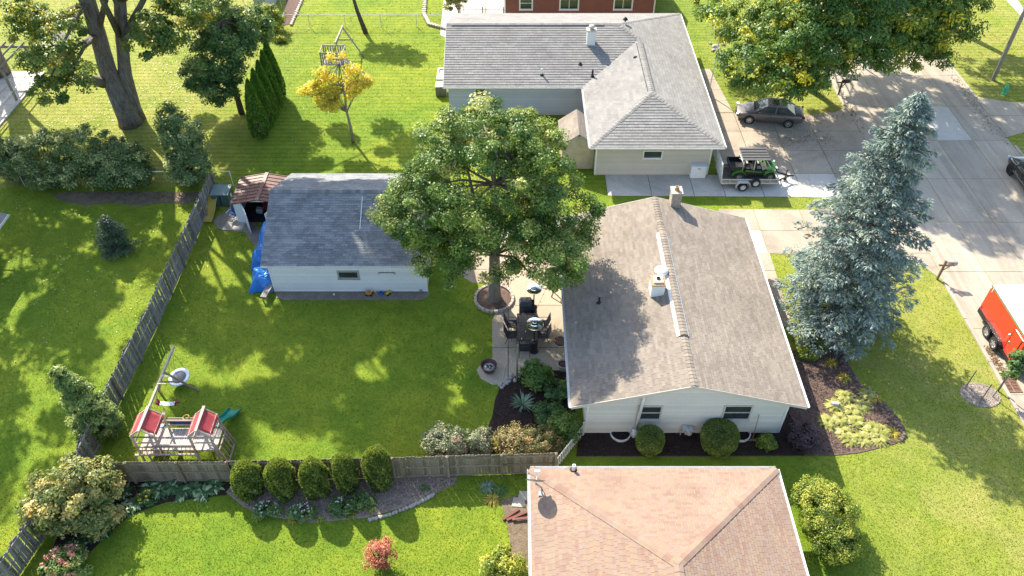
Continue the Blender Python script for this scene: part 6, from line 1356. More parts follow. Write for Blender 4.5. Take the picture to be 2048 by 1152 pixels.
# ------------------------------------------------------------------ street furniture
def mailbox(label, px, py, wood, boxm, arm, post_h=1.45):
    x, y = at(px, py); r = thing('mailbox', label, 'mailbox', (x, y, 0))
    MB().cbox((0, 0, post_h/2), (0.11, 0.11, post_h)).build('post', wood, r, bevel=0.01)
    MB().bar((-0.3, 0.0, 1.12), (arm, 0.0, 1.12), 0.09, 0.09).build('arm', wood, r)
    MB().bar((0.05, 0.0, 0.72), (arm*0.6, 0.0, 1.09), 0.06, 0.06).build('brace', wood, r)
    b = MB(); a = [(0.09*math.cos(t), 0.12+0.09*math.sin(t)) for t in np.linspace(0, math.pi, 9)]; pr_ = [(0.09, 0)]+a+[(-0.09, 0)]
    b.loft([[(x_, p, 1.17+q_) for p, q_ in pr_] for x_ in (arm-0.46, arm+0.06)]); bx = b.build('box', boxm, r, fix=True)
    MB().lathe([(0, 0), (0.085, 0), (0.085, 0.012), (0, 0.012)], (arm+0.062, 0, 1.27), 12, (0, R(90), 0)).build('flap', boxm, bx)
    MB().box(arm-0.3, -0.105, 1.28, arm-0.16, -0.095, 1.34).build('flag', M['lamp_red'], bx)
mailbox('grey metal mailbox on a brown wooden post by the kerb of the front lawn', 1874, 558.6, plain('post_brown', (0.16, 0.115, 0.075), 0.9, var=0.25), M['steel_grey'], 0.62)
mailbox('black mailbox on a black post at the driveway corner', 1676, 191, M['black_metal'], M['black_metal'], 0.5, 1.3)
x, y = at(2007, 188); r = thing('fire_hydrant', 'bright green fire hydrant on the lawn across the street', 'hydrant', (x, y, 0)); plain('hydrant_green', (0.03, 0.42, 0.24), 0.5)
MB().lathe([(0.16, 0), (0.16, 0.06), (0.11, 0.07), (0.11, 0.5), (0.15, 0.52), (0.15, 0.58), (0.12, 0.6), (0.10, 0.72), (0.04, 0.78), (0.04, 0.84), (0, 0.84)], (0, 0, 0), 14).build('barrel', M['hydrant_green'], r, smooth=False)
for a in (0, 90, 180): MB().lathe([(0.06, 0.08), (0.06, 0.17), (0.075, 0.17), (0.075, 0.21), (0, 0.21)], (0, 0, 0.42), 10, (R(90), 0, R(a+90))).build('outlet', M['hydrant_green'], r)
x, y = at(1985, 160); r = thing('utility_pole', 'weathered wooden utility pole near the fire hydrant', 'pole', (x, y, 0))
MB().tube([(0, 0, -0.2), (0.05, 0.1, 9.5)], [0.17, 0.13], 12).build('pole', M['wood_grey'], r, smooth=True); MB().bar((-1.1, 0.06, 9.0), (1.2, 0.06, 9.0), 0.1, 0.12).build('crossarm', M['wood_grey'], r)
MB().tube([(-0.16, -0.05, 0.0), (-0.14, -0.02, 3.0)], 0.03, 6).build('conduit', M['steel_galv'], r)
x, y = at(1417, 190); r = thing('flagpole', 'thin white flagpole beside the walk of the grey-roofed house', 'flagpole', (x, y, 0)); MB().tube([(0, 0, 0), (0, 0, 5.2)], [0.04, 0.025], 8).build('pole', M['steel_white'], r); MB().lathe([(0.0, -0.06), (0.06, 0), (0, 0.06)], (0, 0, 5.24), 10).build('finial', M['steel_white'], r)
MB().tube([(0.05, 0, 0.6), (0.05, 0, 5.1)], 0.006, 4).build('halyard', M['steel_white'], r); MB().lathe([(0.12, 0), (0.12, 0.12), (0.05, 0.2)], (0, 0, 0), 10).build('base_collar', M['steel_grey'], r)
r = thing('storage_cabinet', 'white box cabinet outside the garage wall of the grey-roofed house', 'cabinet', (12.5, 43.92, 0.02)); plain('cabinet_white', (0.72, 0.73, 0.75), 0.45, var=0.04)
MB().box(-0.52, -0.33, 0.03, 0.52, 0.33, 0.92).build('body', M['cabinet_white'], r, bevel=0.02); MB().box(-0.54, -0.36, 0.925, 0.54, 0.35, 1.0).build('lid', M['cabinet_white'], r, bevel=0.02); MB().box(-0.1, -0.38, 0.80, 0.1, -0.335, 0.84).build('handle', M['steel_grey'], r)
dr_ = thing('storm_drain', 'rusty storm drain grate in the gutter near the young tree', 'drain', (25.62, 25.85, 0.016)); plain('rust', (0.23, 0.13, 0.09), 0.85, var=0.3, scale=8)
fr = MB()
for a in ((-0.42, -0.5, 0.42, -0.44), (-0.42, 0.44, 0.42, 0.5), (-0.42, -0.44, -0.36, 0.44), (0.36, -0.44, 0.42, 0.44), (-0.03, -0.44, 0.03, 0.44)): fr.box(a[0], a[1], 0, a[2], a[3], 0.03)
fr.build('frame', M['rust'], dr_); MB().box(-0.36, -0.44, 0.0, 0.36, 0.44, 0.004).build('sump', M['dark_inside'], dr_)
for k in range(9): MB().box(-0.36, -0.42+k*0.096, 0.006, 0.36, -0.42+k*0.096+0.05, 0.026).build('bar', M['rust'], dr_)
for k, (dx_, dy_, lb) in enumerate(((-0.75, 0.35, 'left far'), (-0.35, -0.55, 'near left'), (0.62, -0.15, 'right'))):
    s = MB().tube([(0, 0, 0), (0.05, 0.03, 1.5)], 0.03, 6).build('tree_stake', M['wood_weathered'], None, loc=(23.8+dx_*0.9, 25.2+dy_, 0)); tag(s, 'dark stake in the chip ring, the %s of the three round the young tree' % lb, 'stake', 'stakes round the young tree')

# ------------------------------------------------------------------ play set
plain('canvas_red', (0.36, 0.045, 0.05), 0.8, var=0.18, scale=3); plain('slide_green', (0.0, 0.20, 0.15), 0.35, var=0.1, coat=0.3); plain('rope_yellow', (0.55, 0.38, 0.06), 0.8); plain('swing_blue', (0.02, 0.10, 0.55), 0.45); plain('pad_white', (0.72, 0.76, 0.84), 0.6); plain('cord_red', (0.25, 0.03, 0.05), 0.85); plain('mat_grey', (0.10, 0.11, 0.13), 0.85); plain('trim_cream', (0.55, 0.47, 0.34), 0.6); plain('playboard', (0.03, 0.035, 0.12), 0.6)
PS = thing('play_set', 'wooden play set with two red canvas roofs and a bridge beside the fence', 'play set', (-15.6, 21.6, 0)); PS.scale = (0.87, 0.92, 0.85); wp = M['wood_play']
def W_(x, y, z): return (x+15.6, y-21.6, z)
def pbar(name, p, q, a=0.09, b=0.09, parent=None, m=None, up=(0, 0, 1)):
    mb = MB(); mb.tint = rnd.random(); mb.bar(W_(*p), W_(*q), a, b, up); return mb.build(name, m or wp, parent or PS)
dkf = pbar('deck_frame', (-17.5, 21.15, 1.2), (-13.4, 21.15, 1.2), 0.06, 0.14); pbar('deck_frame', (-17.5, 22.35, 1.2), (-13.4, 22.35, 1.2), 0.06, 0.14)
for k in range(31):
    x = -17.45+k*0.132; mb = MB(); mb.tint = rnd.random(); p = W_(x, 21.08, 1.28); mb.box(p[0], p[1], p[2], p[0]+0.118, p[1]+1.34, p[2]+0.035); mb.build('plank', M['deck_pale'] if 'deck_pale' in M else tinted('deck_pale', [(0, (0.42, 0.36, 0.31)), (1, (0.62, 0.55, 0.48))], 0.85, 0.15, 3, 60, 0.2), dkf)
for tx0, tx1 in ((-17.5, -16.3), (-14.5, -13.4)):
    xm_ = (tx0+tx1)/2
    for x in (tx0, tx1):
        for y in (21.1, 22.4): pbar('post', (x, y, 0), (x, y, 2.62))
    for y in (21.1, 22.4):
        pbar('rafter', (tx0, y, 2.58), (xm_, y, 3.12), 0.05, 0.09); pbar('rafter', (tx1, y, 2.58), (xm_, y, 3.12), 0.05, 0.09); pbar('tie_beam', (tx0, y, 2.45), (tx1, y, 2.45), 0.05, 0.09)
        pbar('rail', (tx0, y, 1.95), (tx1, y, 1.95), 0.04, 0.09)
    for x in (tx0, tx1): pbar('eave_beam', (x, 21.1, 2.6), (x, 22.4, 2.6), 0.06, 0.09); pbar('rail', (x, 21.1, 1.95), (x, 22.4, 1.95), 0.04, 0.09)
    pbar('ridge_beam', (xm_, 20.98, 3.16), (xm_, 22.52, 3.16), 0.14, 0.07)
    for s, xe_ in ((-1, tx0-0.12), (1, tx1+0.12)):
        mb = MB(); n_ = 9; rows = []
        for i in range(7):
            u = i/6; rows.append([W_(xm_+(xe_-xm_)*u, 21.18+1.14*j/(n_-1), 3.17-0.62*u-0.05*math.sin(math.pi*u)+0.014*math.sin(j*2.1+i*1.7)) for j in range(n_)])
        mb.loft(rows, close=False, cap=False); o = mb.build('canvas_roof', M['canvas_red'], PS, smooth=True); so_ = o.modifiers.new('t', 'SOLIDIFY'); so_.thickness = 0.012
for y, z in ((22.42, 2.0), (22.42, 1.62), (21.08, 1.75)): pbar('bridge_rail', (-16.25, y, z), (-14.55, y, z), 0.05, 0.10)
pbar('bridge_rail', (-16.25, 22.62, 1.9), (-14.55, 22.62, 1.9), 0.05, 0.12); MB().box(*W_(-16.2, 22.47, 1.45), *W_(-14.6, 22.5, 1.9)).build('play_board', M['playboard'], PS)
pbar('ladder_rail', (-17.6, 20.82, 1.25), (-14.3, 20.86, 1.25), 0.09, 0.07); pbar('ladder_rail', (-17.5, 21.05, 1.62), (-14.4, 21.08, 1.62), 0.05, 0.09)
for k in range(13): pbar('baluster', (-17.2+k*0.23, 20.84, 1.27), (-17.2+k*0.23, 21.06, 1.6), 0.03, 0.03)
for x in (-17.55, -16.9, -14.35): pbar('leg', (x, 20.84, 1.22), (x-0.25 if x < -17.2 else x+0.15, 20.72, 0), 0.09, 0.09)
pbar('ground_beam', (-17.3, 20.85, 0.1), (-14.7, 20.85, 0.1), 0.08, 0.08); pbar('ground_beam', (-14.4, 21.0, 0.08), (-12.95, 21.0, 0.08), 0.08, 0.08)
for y in (21.0, 22.3): pbar('leg', (-13.35, y, 2.3), (-12.95, y, 0), 0.07, 0.09)
pbar('ladder_rail', (-13.2, 21.0, 1.3), (-13.2, 22.3, 1.3), 0.06, 0.09); pbar('ladder_rail', (-12.98, 21.0, 0.12), (-12.98, 22.3, 0.12), 0.08, 0.08)
for k in range(5): pbar('baluster', (-13.2, 21.1+k*0.27, 1.3), (-12.98, 21.1+k*0.27, 0.12), 0.035, 0.035)
for k in range(3): pbar('tower_floor', (-17.45+0.3*k, 21.2, 0.6), (-17.45+0.3*k, 22.3, 0.6), 0.27, 0.03)
pbar('swing_beam', (-17.25, 22.3, 2.42), (-17.25, 27.1, 2.42), 0.11, 0.15)
pbar('swing_leg', (-17.18, 25.3, 2.35), (-16.05, 25.8, 0), 0.09, 0.1); pbar('swing_leg', (-17.32, 25.3, 2.35), (-18.4, 25.8, 0), 0.09, 0.1); pbar('swing_brace', (-17.9, 25.55, 1.2), (-16.6, 25.55, 1.2), 0.06, 0.09)
for y in (24.95, 24.45): pbar('bracket', (-17.25, y, 2.5), (-16.8, y, 2.5), 0.04, 0.03, None, M['steel_grey'])
sl_m = MB(); sp = []
for i in range(15):
    u = i/14; xx = -13.85+0.35*u; yy = 22.45+1.95*u; zz = 1.3*(1-u)**1.05+0.12+0.13*math.sin(u*math.pi*2.2)*(1-u*0.6)
    pr_ = [(-0.38, 0.2), (-0.34, 0.2), (-0.28, 0.03), (0, 0), (0.28, 0.03), (0.34, 0.2), (0.38, 0.2), (0.34, -0.03), (0, -0.05), (-0.34, -0.03)]
    sp.append([W_(xx+a, yy, zz+b) for a, b in pr_])
sl_m.loft(sp); sl_m.build('slide', M['slide_green'], PS, smooth=False, fix=True)
def swing(name, label, cat): return thing(name, label, cat, (-17.05, 24.0, 0))
r = thing('saucer_swing', 'round saucer swing with a pale ring hanging from the play set beam', 'swing', (-17.0, 25.95, 0.5))
MB().lathe([(0.36, 0.0), (0.40, 0.05), (0.50, 0.06), (0.55, 0.02), (0.52, -0.04), (0.40, -0.03), (0.36, 0.0)], (0, 0, 0), 28, (R(8), R(-6), 0), cap=False).build('ring', M['pad_white'], r, smooth=True)
MB().lathe([(0, -0.03), (0.40, 0.0), (0.40, -0.02), (0, -0.05)], (0, 0, 0), 28, (R(8), R(-6), 0)).build('mat', M['mat_grey'], r)
ro = MB()
for a in range(4): ro.tube([(0.5*math.cos(a*1.57+.7), 0.5*math.sin(a*1.57+.7), 0.04), (0, 0.35 if a < 2 else -0.3, 1.52)], 0.008, 4)
ro.build('rope', M['mat_grey'], r)
r = thing('glider_swing', 'white glider seat with dark red ends on yellow ropes', 'swing', (-17.03, 24.2, 0.6))
st = MB(); st.loft([[(x, -0.13, z), (x, 0.13, z), (x, 0.10, z-0.06), (x, -0.10, z-0.06)] for x, z in ((-0.38, 0.03), (-0.2, 0.0), (0.1, -0.02), (0.4, 0.03))]); st.build('seat', M['pad_white'], r, fix=True, bevel=0.02)
for s in (-1, 1):
    e = MB(); e.cbox((s*0.45, 0, 0.1), (0.10, 0.30, 0.26), (0, 0.35*s, 0.2)); e.cbox((s*0.55, 0.05, 0.02), (0.2, 0.08, 0.07)); e.build('end_grip', M['cord_red'], r, bevel=0.03)
    ro = MB(); ro.tube([(s*0.42, -0.1, 0.1), (-0.02 if s > 0 else -0.06, -0.28+0.2*(s > 0), 1.42)], 0.012, 4); ro.tube([(s*0.42, 0.1, 0.1), (0.05, 0.35, 1.42)], 0.012, 4); ro.build('rope', M['rope_yellow'], r)
r = thing('belt_swing', 'curved cream belt seat hanging beside the left tower', 'swing', (-17.1, 23.55, 0.5)); mb = MB(); mb.loft([[(x, -0.08, z), (x, 0.08, z), (x, 0.08, z-0.015), (x, -0.08, z-0.015)] for x, z in [(0.24*math.sin(t), 0.16-0.16*math.cos(t)) for t in np.linspace(-1.3, 1.3, 9)]]); mb.build('seat', M['trim_cream'], r, rot=(0, 0, R(70)), fix=True)
ro = MB(); ro.tube([(0.08, 0.22, 0.12), (0.05, 0.15, 1.52)], 0.008, 4); ro.tube([(-0.08, -0.22, 0.12), (0.05, -0.2, 1.52)], 0.008, 4); ro.build('rope', M['mat_grey'], r)
r = thing('belt_swing', 'blue swing seat on yellow ropes next to the left red canvas roof', 'swing', (-16.98, 22.9, 0.55)); MB().box(-0.25, -0.11, 0, 0.25, 0.11, 0.04).build('seat', M['swing_blue'], r, bevel=0.015)
ro = MB(); ro.tube([(-0.23, 0, 0.03), (-0.07, 0.05, 1.46)], 0.012, 4); ro.tube([(0.23, 0, 0.03), (-0.07, 0.15, 1.46)], 0.012, 4); ro.build('rope', M['rope_yellow'], r)
o = tag(MB().lathe([(0.13, 0), (0.16, 0.03), (0.13, 0.06), (0.11, 0.03), (0.13, 0)], (0, 0, 0), 16, (0.1, 0, 0), cap=False).build('ring_toy', M['rope_yellow'], None, loc=(-15.3, 22.54, 1.68)), 'yellow rope ring lying on the bridge rail of the play set', 'ring')

# wooden play house on the north lawn
NP = thing('play_set', 'grey weathered wooden play tower with slide and swing frame, behind the yellow tree', 'play set', (-14.0, 57.4, 0)); wg = M['wood_grey']
def N_(x, y, z): return (x+14.0, y-57.4, z)
def nbar(name, p, q, a=0.09, b=0.09): mb = MB(); mb.tint = rnd.random(); mb.bar(N_(*p), N_(*q), a, b); return mb.build(name, wg, NP)
for x in (-14.9, -13.2):
    for y in (56.9, 58.2): nbar('post', (x, y, 0), (x, y, 2.3))
for k in range(9): nbar('plank', (-14.9+0.19*k+0.08, 56.9, 1.2), (-14.9+0.19*k+0.08, 58.2, 1.2), 0.17, 0.035)
for y in (56.9, 58.2):
    for z in (1.3, 2.2): nbar('rail', (-14.95, y, z), (-13.15, y, z), 0.05, 0.1)
    for k in range(8): nbar('slat', (-14.75+k*0.2, y+0.03, 1.3), (-14.75+k*0.2, y+0.03, 2.2), 0.1, 0.025)
for x in (-14.95, -13.15):
    for z in (1.3, 2.2): nbar('rail', (x, 56.9, z), (x, 58.2, z), 0.05, 0.1)
nbar('swing_beam', (-13.9, 58.2, 2.4), (-13.75, 61.2, 2.4), 0.11, 0.14); nbar('swing_leg', (-13.75, 60.9, 2.4), (-12.45, 60.9, 0), 0.1, 0.1); nbar('swing_leg', (-13.75, 60.9, 2.4), (-14.9, 60.9, 0), 0.1, 0.1); nbar('swing_brace', (-14.2, 60.95, 1.3), (-13.0, 60.95, 1.3), 0.07, 0.09)
for k in range(4): nbar('rung', (-14.6, 56.6-0.12*(3-k), 0.3+0.27*k), (-13.9, 56.6-0.12*(3-k), 0.3+0.27*k), 0.05, 0.04)
mb = MB(); mb.loft([[N_(-13.1+1.75*u, 57.3-0.6*u+d_, 1.25*(1-u)+0.12+h_) for d_, h_ in ((-0.24, 0.12), (-0.2, 0), (0.2, 0), (0.24, 0.12), (0.2, -0.03), (-0.2, -0.03))] for u in np.linspace(0, 1, 8)]); mb.build('slide', M['trim_cream'], NP, fix=True)

# ------------------------------------------------------------------ patio
plain('sling_fabric', (0.045, 0.045, 0.05), 0.85, var=0.2); plain('iron_brown', (0.03, 0.024, 0.022), 0.5); plain('table_glass', (0.07, 0.055, 0.045), 0.25, var=0.3, scale=4); plain('ash', (0.35, 0.34, 0.33), 0.95, var=0.4, scale=14, bs=0.8); plain('umber', (0.10, 0.045, 0.04), 0.6, var=0.3); plain('oak_board', (0.28, 0.17, 0.09), 0.75, var=0.2)
PZ = 0.02
tb = thing('patio_table', 'dark rectangular dining table in the middle of the patio', 'table', (0.82, 29.25, PZ))
fr = MB()
for a in ((-0.55, -1.0, 0.55, -0.9), (-0.55, 0.9, 0.55, 1.0), (-0.55, -0.9, -0.45, 0.9), (0.45, -0.9, 0.55, 0.9)): fr.box(a[0], a[1], 0.68, a[2], a[3], 0.73)
fr.build('frame', M['iron_brown'], tb)
for k in range(3): MB().box(-0.44, -0.89+k*0.6, 0.70, 0.44, -0.31+k*0.6, 0.722).build('table_panel', M['table_glass'], tb)
for sx in (-1, 1):
    for sy in (-1, 1): MB().tube([(sx*0.48, sy*0.9, 0.68), (sx*0.42, sy*0.8, 0.3), (sx*0.5, sy*0.92, 0)], 0.025, 6).build('leg', M['iron_brown'], tb)
def patio_chair(label):
    c = thing('patio_chair', label, 'chair', (0, 0, PZ), 0, 'sling chairs round the patio table')
    MB().loft([[(-0.26, x, z), (0.26, x, z), (0.26, x, z-0.02), (-0.26, x, z-0.02)] for x, z in ((0.26, 0.45), (0.0, 0.41), (-0.22, 0.42))]).build('seat', M['sling_fabric'], c, fix=True)
    MB().loft([[(-0.26, x, z), (0.26, x, z), (0.26, x-0.02, z), (-0.26, x-0.02, z)] for x, z in ((-0.22, 0.42), (-0.30, 0.7), (-0.42, 1.02))]).build('backrest', M['sling_fabric'], c, fix=True)
    for s in (-1, 1):
        MB().tube([(s*0.29, 0.28, 0), (s*0.29, 0.26, 0.62), (s*0.29, -0.1, 0.66), (s*0.29, -0.3, 0.64)], 0.016, 6).build('armrest', M['iron_brown'], c)
        MB().tube([(s*0.28, -0.22, 0.42), (s*0.28, -0.36, 0)], 0.016, 6).build('leg', M['iron_brown'], c)
        MB().tube([(s*0.27, 0.26, 0.45), (s*0.27, -0.22, 0.41), (s*0.27, -0.43, 1.04)], 0.016, 6).build('frame', M['iron_brown'], c)
    MB().bar((-0.28, 0.0, 0.2), (0.28, 0.0, 0.2), 0.025, 0.025).build('stretcher', M['iron_brown'], c)
    return c
spots = [(-0.02, 29.75, -90, 'dark sling chair on the lawn side of the table, the far one of the two'), (-0.02, 28.95, -90, 'dark sling chair on the lawn side of the table, nearer the fire pit'), (1.66, 29.75, 90, 'dark sling chair between the table and the house, the far one'), (1.66, 28.95, 90, 'dark sling chair half under the silver heater dome'), (0.66, 28.0, 0, 'dark sling chair at the near end of the table beside the heater base'), (0.95, 30.6, 180, 'dark sling chair at the far end of the table by the covered grill')]
c0 = patio_chair(spots[0][3])
for i, (x, y, a, lb) in enumerate(spots):
    c = c0 if i == 0 else dup(c0, (x, y, PZ), R(a), lb)
    c.location = (x, y, PZ); c.rotation_euler = (0, 0, R(a))
def heater(label, x, y, dome=0.46):
    h = thing('patio_heater', label, 'heater', (x, y, PZ), 0, 'patio heaters')
    MB().lathe([(0.24, 0), (0.24, 0.06), (0.20, 0.09), (0.19, 0.75), (0.1, 0.8), (0.05, 0.82)], (0, 0, 0), 18).build('base', M['black_metal'], h, smooth=False)
    MB().tube([(0, 0, 0.8), (0, 0, 1.75)], 0.035, 10).build('pole', M['black_metal'], h)
    MB().lathe([(0.07, 1.75), (0.13, 1.8), (0.12, 2.05), (0.05, 2.1)], (0, 0, 0), 14).build('burner', M['steel_grey'], h)
    MB().lathe([(dome, 2.10), (dome*0.96, 2.14), (dome*0.55, 2.19), (dome*0.5, 2.23), (dome*0.25, 2.25), (dome*0.2, 2.28), (0, 2.29)], (0, 0, 0), 28).build('reflector', M['chrome'], h, smooth=False)
heater('patio heater whose silver dome covers the corner of the table', 1.17, 28.15); heater('patio heater with its dome half in the sun beyond the table', 1.2, 30.75, 0.42)
g_ = thing('covered_grill', 'grill under a dark fitted cover at the far end of the table', 'grill', (0.75, 30.95, PZ))
MB().loft([[(x, y, z) for x, y in ((-w_, -d_), (w_, -d_), (w_, d_), (-w_, d_))] for z, w_, d_ in ((0.02, .36, .26), (0.6, .34, .24), (0.9, .36, .26), (1.12, .28, .2))]).build('cover', plain('cover_grey', (0.06, 0.062, 0.07), 0.7, var=0.15), g_, fix=True, bevel=0.04); MB().tube([(-0.3, -0.3, 0.75), (0.3, -0.3, 0.75)], 0.02, 6).build('handle', M['black_metal'], g_)
f_ = thing('fire_pit', 'round dark fire pit full of pale ash on the rounded patio corner', 'fire pit', (-1.2, 26.85, PZ))
MB().lathe([(0.30, 0.0), (0.36, 0.2), (0.40, 0.38), (0.44, 0.40), (0.44, 0.36), (0.40, 0.34), (0.33, 0.2), (0.001, 0.18)], (0, 0, 0), 24).build('bowl', M['umber'], f_, smooth=False); MB().lathe([(0.32, 0.19), (0.25, 0.26), (0.12, 0.28), (0, 0.3)], (0, 0, 0), 14).build('ash_bed', M['ash'], f_)
for k in range(5): MB().tube([(0.2*math.cos(k*1.3), 0.2*math.sin(k*1.3), 0.26), (-0.15*math.cos(k*1.3+.5), -0.15*math.sin(k*1.3+.5), 0.33)], 0.03, 6).build('log', M['ash'] if k % 2 else M['black_metal'], f_)
k_ = thing('kettle_grill', 'kettle grill with an upright shiny lid beside the house wall', 'grill', (2.55, 28.25, PZ)); MB().lathe([(0.001, 0.45), (0.2, 0.5), (0.31, 0.66), (0.33, 0.72), (0.30, 0.72), (0.2, 0.58), (0.001, 0.55)], (0, 0, 0), 22).build('bowl', M['black_metal'], k_, smooth=True)
MB().lathe([(0.29, 0.70), (0.001, 0.705)], (0, 0, 0), 22).build('grate', M['umber'], k_)
for a in (0.3, 2.4, 4.5): MB().tube([(0.18*math.cos(a), 0.18*math.sin(a), 0.52), (0.32*math.cos(a), 0.32*math.sin(a), 0)], 0.015, 6).build('leg', M['steel_galv'], k_)
MB().lathe([(0.32, 0), (0.30, 0.1), (0.2, 0.2), (0, 0.25)], (0.3, 0.05, 0.85), 22, (0, R(72), 0.15)).build('lid', M['chrome'], k_, smooth=True)
p_ = thing('planter', 'round brown planter at the patio edge under the eave', 'planter', (2.68, 26.95, PZ)); MB().lathe([(0.24, 0), (0.3, 0.35), (0.33, 0.4), (0.29, 0.4), (0.27, 0.3), (0.001, 0.3)], (0, 0, 0), 20).build('pot', M['frame_tan'], p_); MB().lathe([(0.27, 0.31), (0, 0.34)], (0, 0, 0), 16).build('soil', M['umber'], p_)
p_ = thing('planter', 'small black pot beside the wooden light pole', 'planter', (0.6, 26.65, 0.03)); MB().lathe([(0.11, 0), (0.15, 0.22), (0.13, 0.22), (0.1, 0.1), (0.001, 0.1)], (0, 0, 0), 14).build('pot', M['black_metal'], p_)
l_ = thing('light_pole', 'tall wooden post carrying a light string at the near patio edge', 'post', (0.24, 26.15, 0)); MB().tube([(0, 0, 0), (0.04, 0.05, 2.75)], 0.05, 6).build('post', M['wood_fence'], l_); MB().tube([(0.04, 0, 2.6), (-0.55, -0.35, 1.4), (-0.75, -0.5, 0.05)], 0.008, 4).build('guy_wire', M['black_metal'], l_)
A3 = Vector((0.28, 26.2, 2.7)); B3 = Vector((2.72, 33.3, 2.5)); pts = [A3.lerp(B3, t)+Vector((0, 0, -0.8*math.sin(math.pi*t)*0.5)) for t in np.linspace(0, 1, 13)]
ls = MB(); ls.tube([tuple(p) for p in pts], 0.006, 4); lso = tag(ls.build('light_string', M['black_metal']), 'thin string of bulbs spanning from the wooden post to the house eave', 'string lights')
for p in pts[1:-1]: MB().lathe([(0.012, 0), (0.014, -0.04), (0.028, -0.08), (0, -0.12)], tuple(p), 8).build('bulb', M['lamp_clear'], lso)
a_ = thing('wood_easel', 'folded brown wooden frame leaning by the house wall behind the patio', 'frame', (2.55, 32.75, PZ))
for p, q_ in (((-0.35, 0.2, 0), (0.1, -0.3, 1.3)), ((0.35, 0.5, 0), (0.1, -0.3, 1.3)), ((-0.3, -0.5, 0), (0.1, -0.3, 1.3)), ((-0.1, -0.05, 0.65), (0.22, 0.1, 0.65)), ((-0.14, -0.4, 0.6), (-0.1, 0.0, 0.65))): MB().bar(p, q_, 0.08, 0.05).build('bar', M['oak_board'], a_)
# block ring round the oak, with mulch
rg = thing('tree_ring', 'circular edging of pale blocks and mulch round the big tree trunk', 'edging', (OX-0.02, OY+0.05, 0))
MB().lathe([(0.98, -0.05), (0.95, 0.11), (0.5, 0.15), (0.001, 0.16)], (0, 0, 0), 30).build('mulch', M['mulch_brown'], rg)
plain('edging_block', (0.42, 0.36, 0.30), 0.9, var=0.25, scale=6, bs=0.4)
for k in range(26):
    a = k*6.283/26; MB().cbox((1.07*math.cos(a), 1.07*math.sin(a), 0.08), (0.15, 0.235, 0.19), (0, 0, a)).build('edging_block', M['edging_block'], rg, bevel=0.015)
pst = [(1000, 774), (1010, 771), (1019, 766), (1027, 760), (1034, 753), (1041, 748), (1015, 760), (1024, 752), (1004, 766)]
plain('stone_pale', (0.40, 0.36, 0.33), 0.9, var=0.3, scale=7, bs=0.5)
def stone(x, y, s, m, parent, name='stone'):
    mb = MB(); n = 7; r_ = [s*(0.75+0.5*rnd.random()) for _ in range(n)]
    mb.loft([[(r_[k]*f*math.cos(k*6.283/n), r_[k]*f*0.8*math.sin(k*6.283/n), z) for k in range(n)] for f, z in ((0.9, -0.03), (1.0, s*0.35), (0.7, s*0.75), (0.25, s*0.9))]); return mb.build(name, m, parent, loc=(x, y, 0), rot=(0, 0, rnd.random()*6))
se = thing('stone_edging', 'small pale stones along the patio edge by the fire pit', 'stones', (0, 0, 0.03))
for (px, py) in pst:
    for _ in range(3): x, y = at(px+rnd.uniform(-5, 5), py+rnd.uniform(-3, 3)); stone(x, y, rnd.uniform(0.06, 0.12), M['stone_pale'], se)
se = thing('stone_edging', 'row of dark rough stones along the curved rim of the front bed', 'stones', (0, 0, 0.03)); plain('stone_brown', (0.15, 0.11, 0.095), 0.95, var=0.35, scale=7, bs=0.5)
eds = [(1690, 700), (1682, 722), (1697, 745), (1712, 762), (1722, 775), (1738, 788), (1752, 800), (1768, 812), (1782, 826), (1794, 842), (1803, 858), (1806, 872), (1796, 884)]
for a, b in zip(eds[:-1], eds[1:]):
    for k in range(6): t = k/6; x, y = at(a[0]+(b[0]-a[0])*t+rnd.uniform(-5, 3), a[1]+(b[1]-a[1])*t+rnd.uniform(-3, 3)); stone(x, y, rnd.uniform(0.07, 0.13), M['stone_brown'], se)
sb = thing('stone_edging', 'line of tan edging stones at the rim of the wood-chip bed', 'stones', (0, 0, 0.02))
eds = [(740, 1040), (780, 1030), (820, 1014), (850, 1000), (870, 988)]
for a, b in zip(eds[:-1], eds[1:]):
    for k in range(6): t = k/6; x, y = at(a[0]+(b[0]-a[0])*t, a[1]+(b[1]-a[1])*t); stone(x, y, 0.11, M['stone_pale'], sb)
x, y = at(1668, 812); o = tag(MB().lathe([(0, -0.2), (0.13, -0.2), (0.14, 0.2), (0, 0.2)], (0, 0, 0.13), 14, (R(78), 0, R(70))).build('log', M['stone_pale'], None, loc=(x, y, 0.03)), 'short pale log lying at the left rim of the gold hostas', 'log')
# things round the garage and sheds
o = thing('utility_box', 'dark green metal utility box beside the picket fence', 'utility box', (-18.75, 41.1, 0)); plain('box_green', (0.055, 0.10, 0.085), 0.5, var=0.12)
MB().box(-0.55, -0.5, 0, 0.55, 0.5, 0.9).build('body', M['box_green'], o, bevel=0.02); MB().loft([[(-0.58, -0.53, z), (0.58, -0.53, z), (0.58, 0.5, z+0.08), (-0.58, 0.5, z+0.08)] for z in (0.905, 0.95)]).build('lid', plain('box_lid', (0.14, 0.20, 0.19), 0.5), o, fix=True); MB().box(0.555, -0.12, 0.4, 0.562, 0.12, 0.68).build('notice', M['trim_white'], o)
MB().box(-0.04, -0.515, 0.1, 0.04, -0.505, 0.85).build('seam', M['black_metal'], o)
o = thing('slide', 'yellow plastic slide propped against the old picket fence', 'slide', (0, 0, 0)); plain('plastic_yellow', (0.48, 0.34, 0.07), 0.5, var=0.1)
mb = MB(); A3, B3 = Vector((-19.25, 40.9, 0.75)), Vector((-19.2, 38.9, 0.12)); secs = []
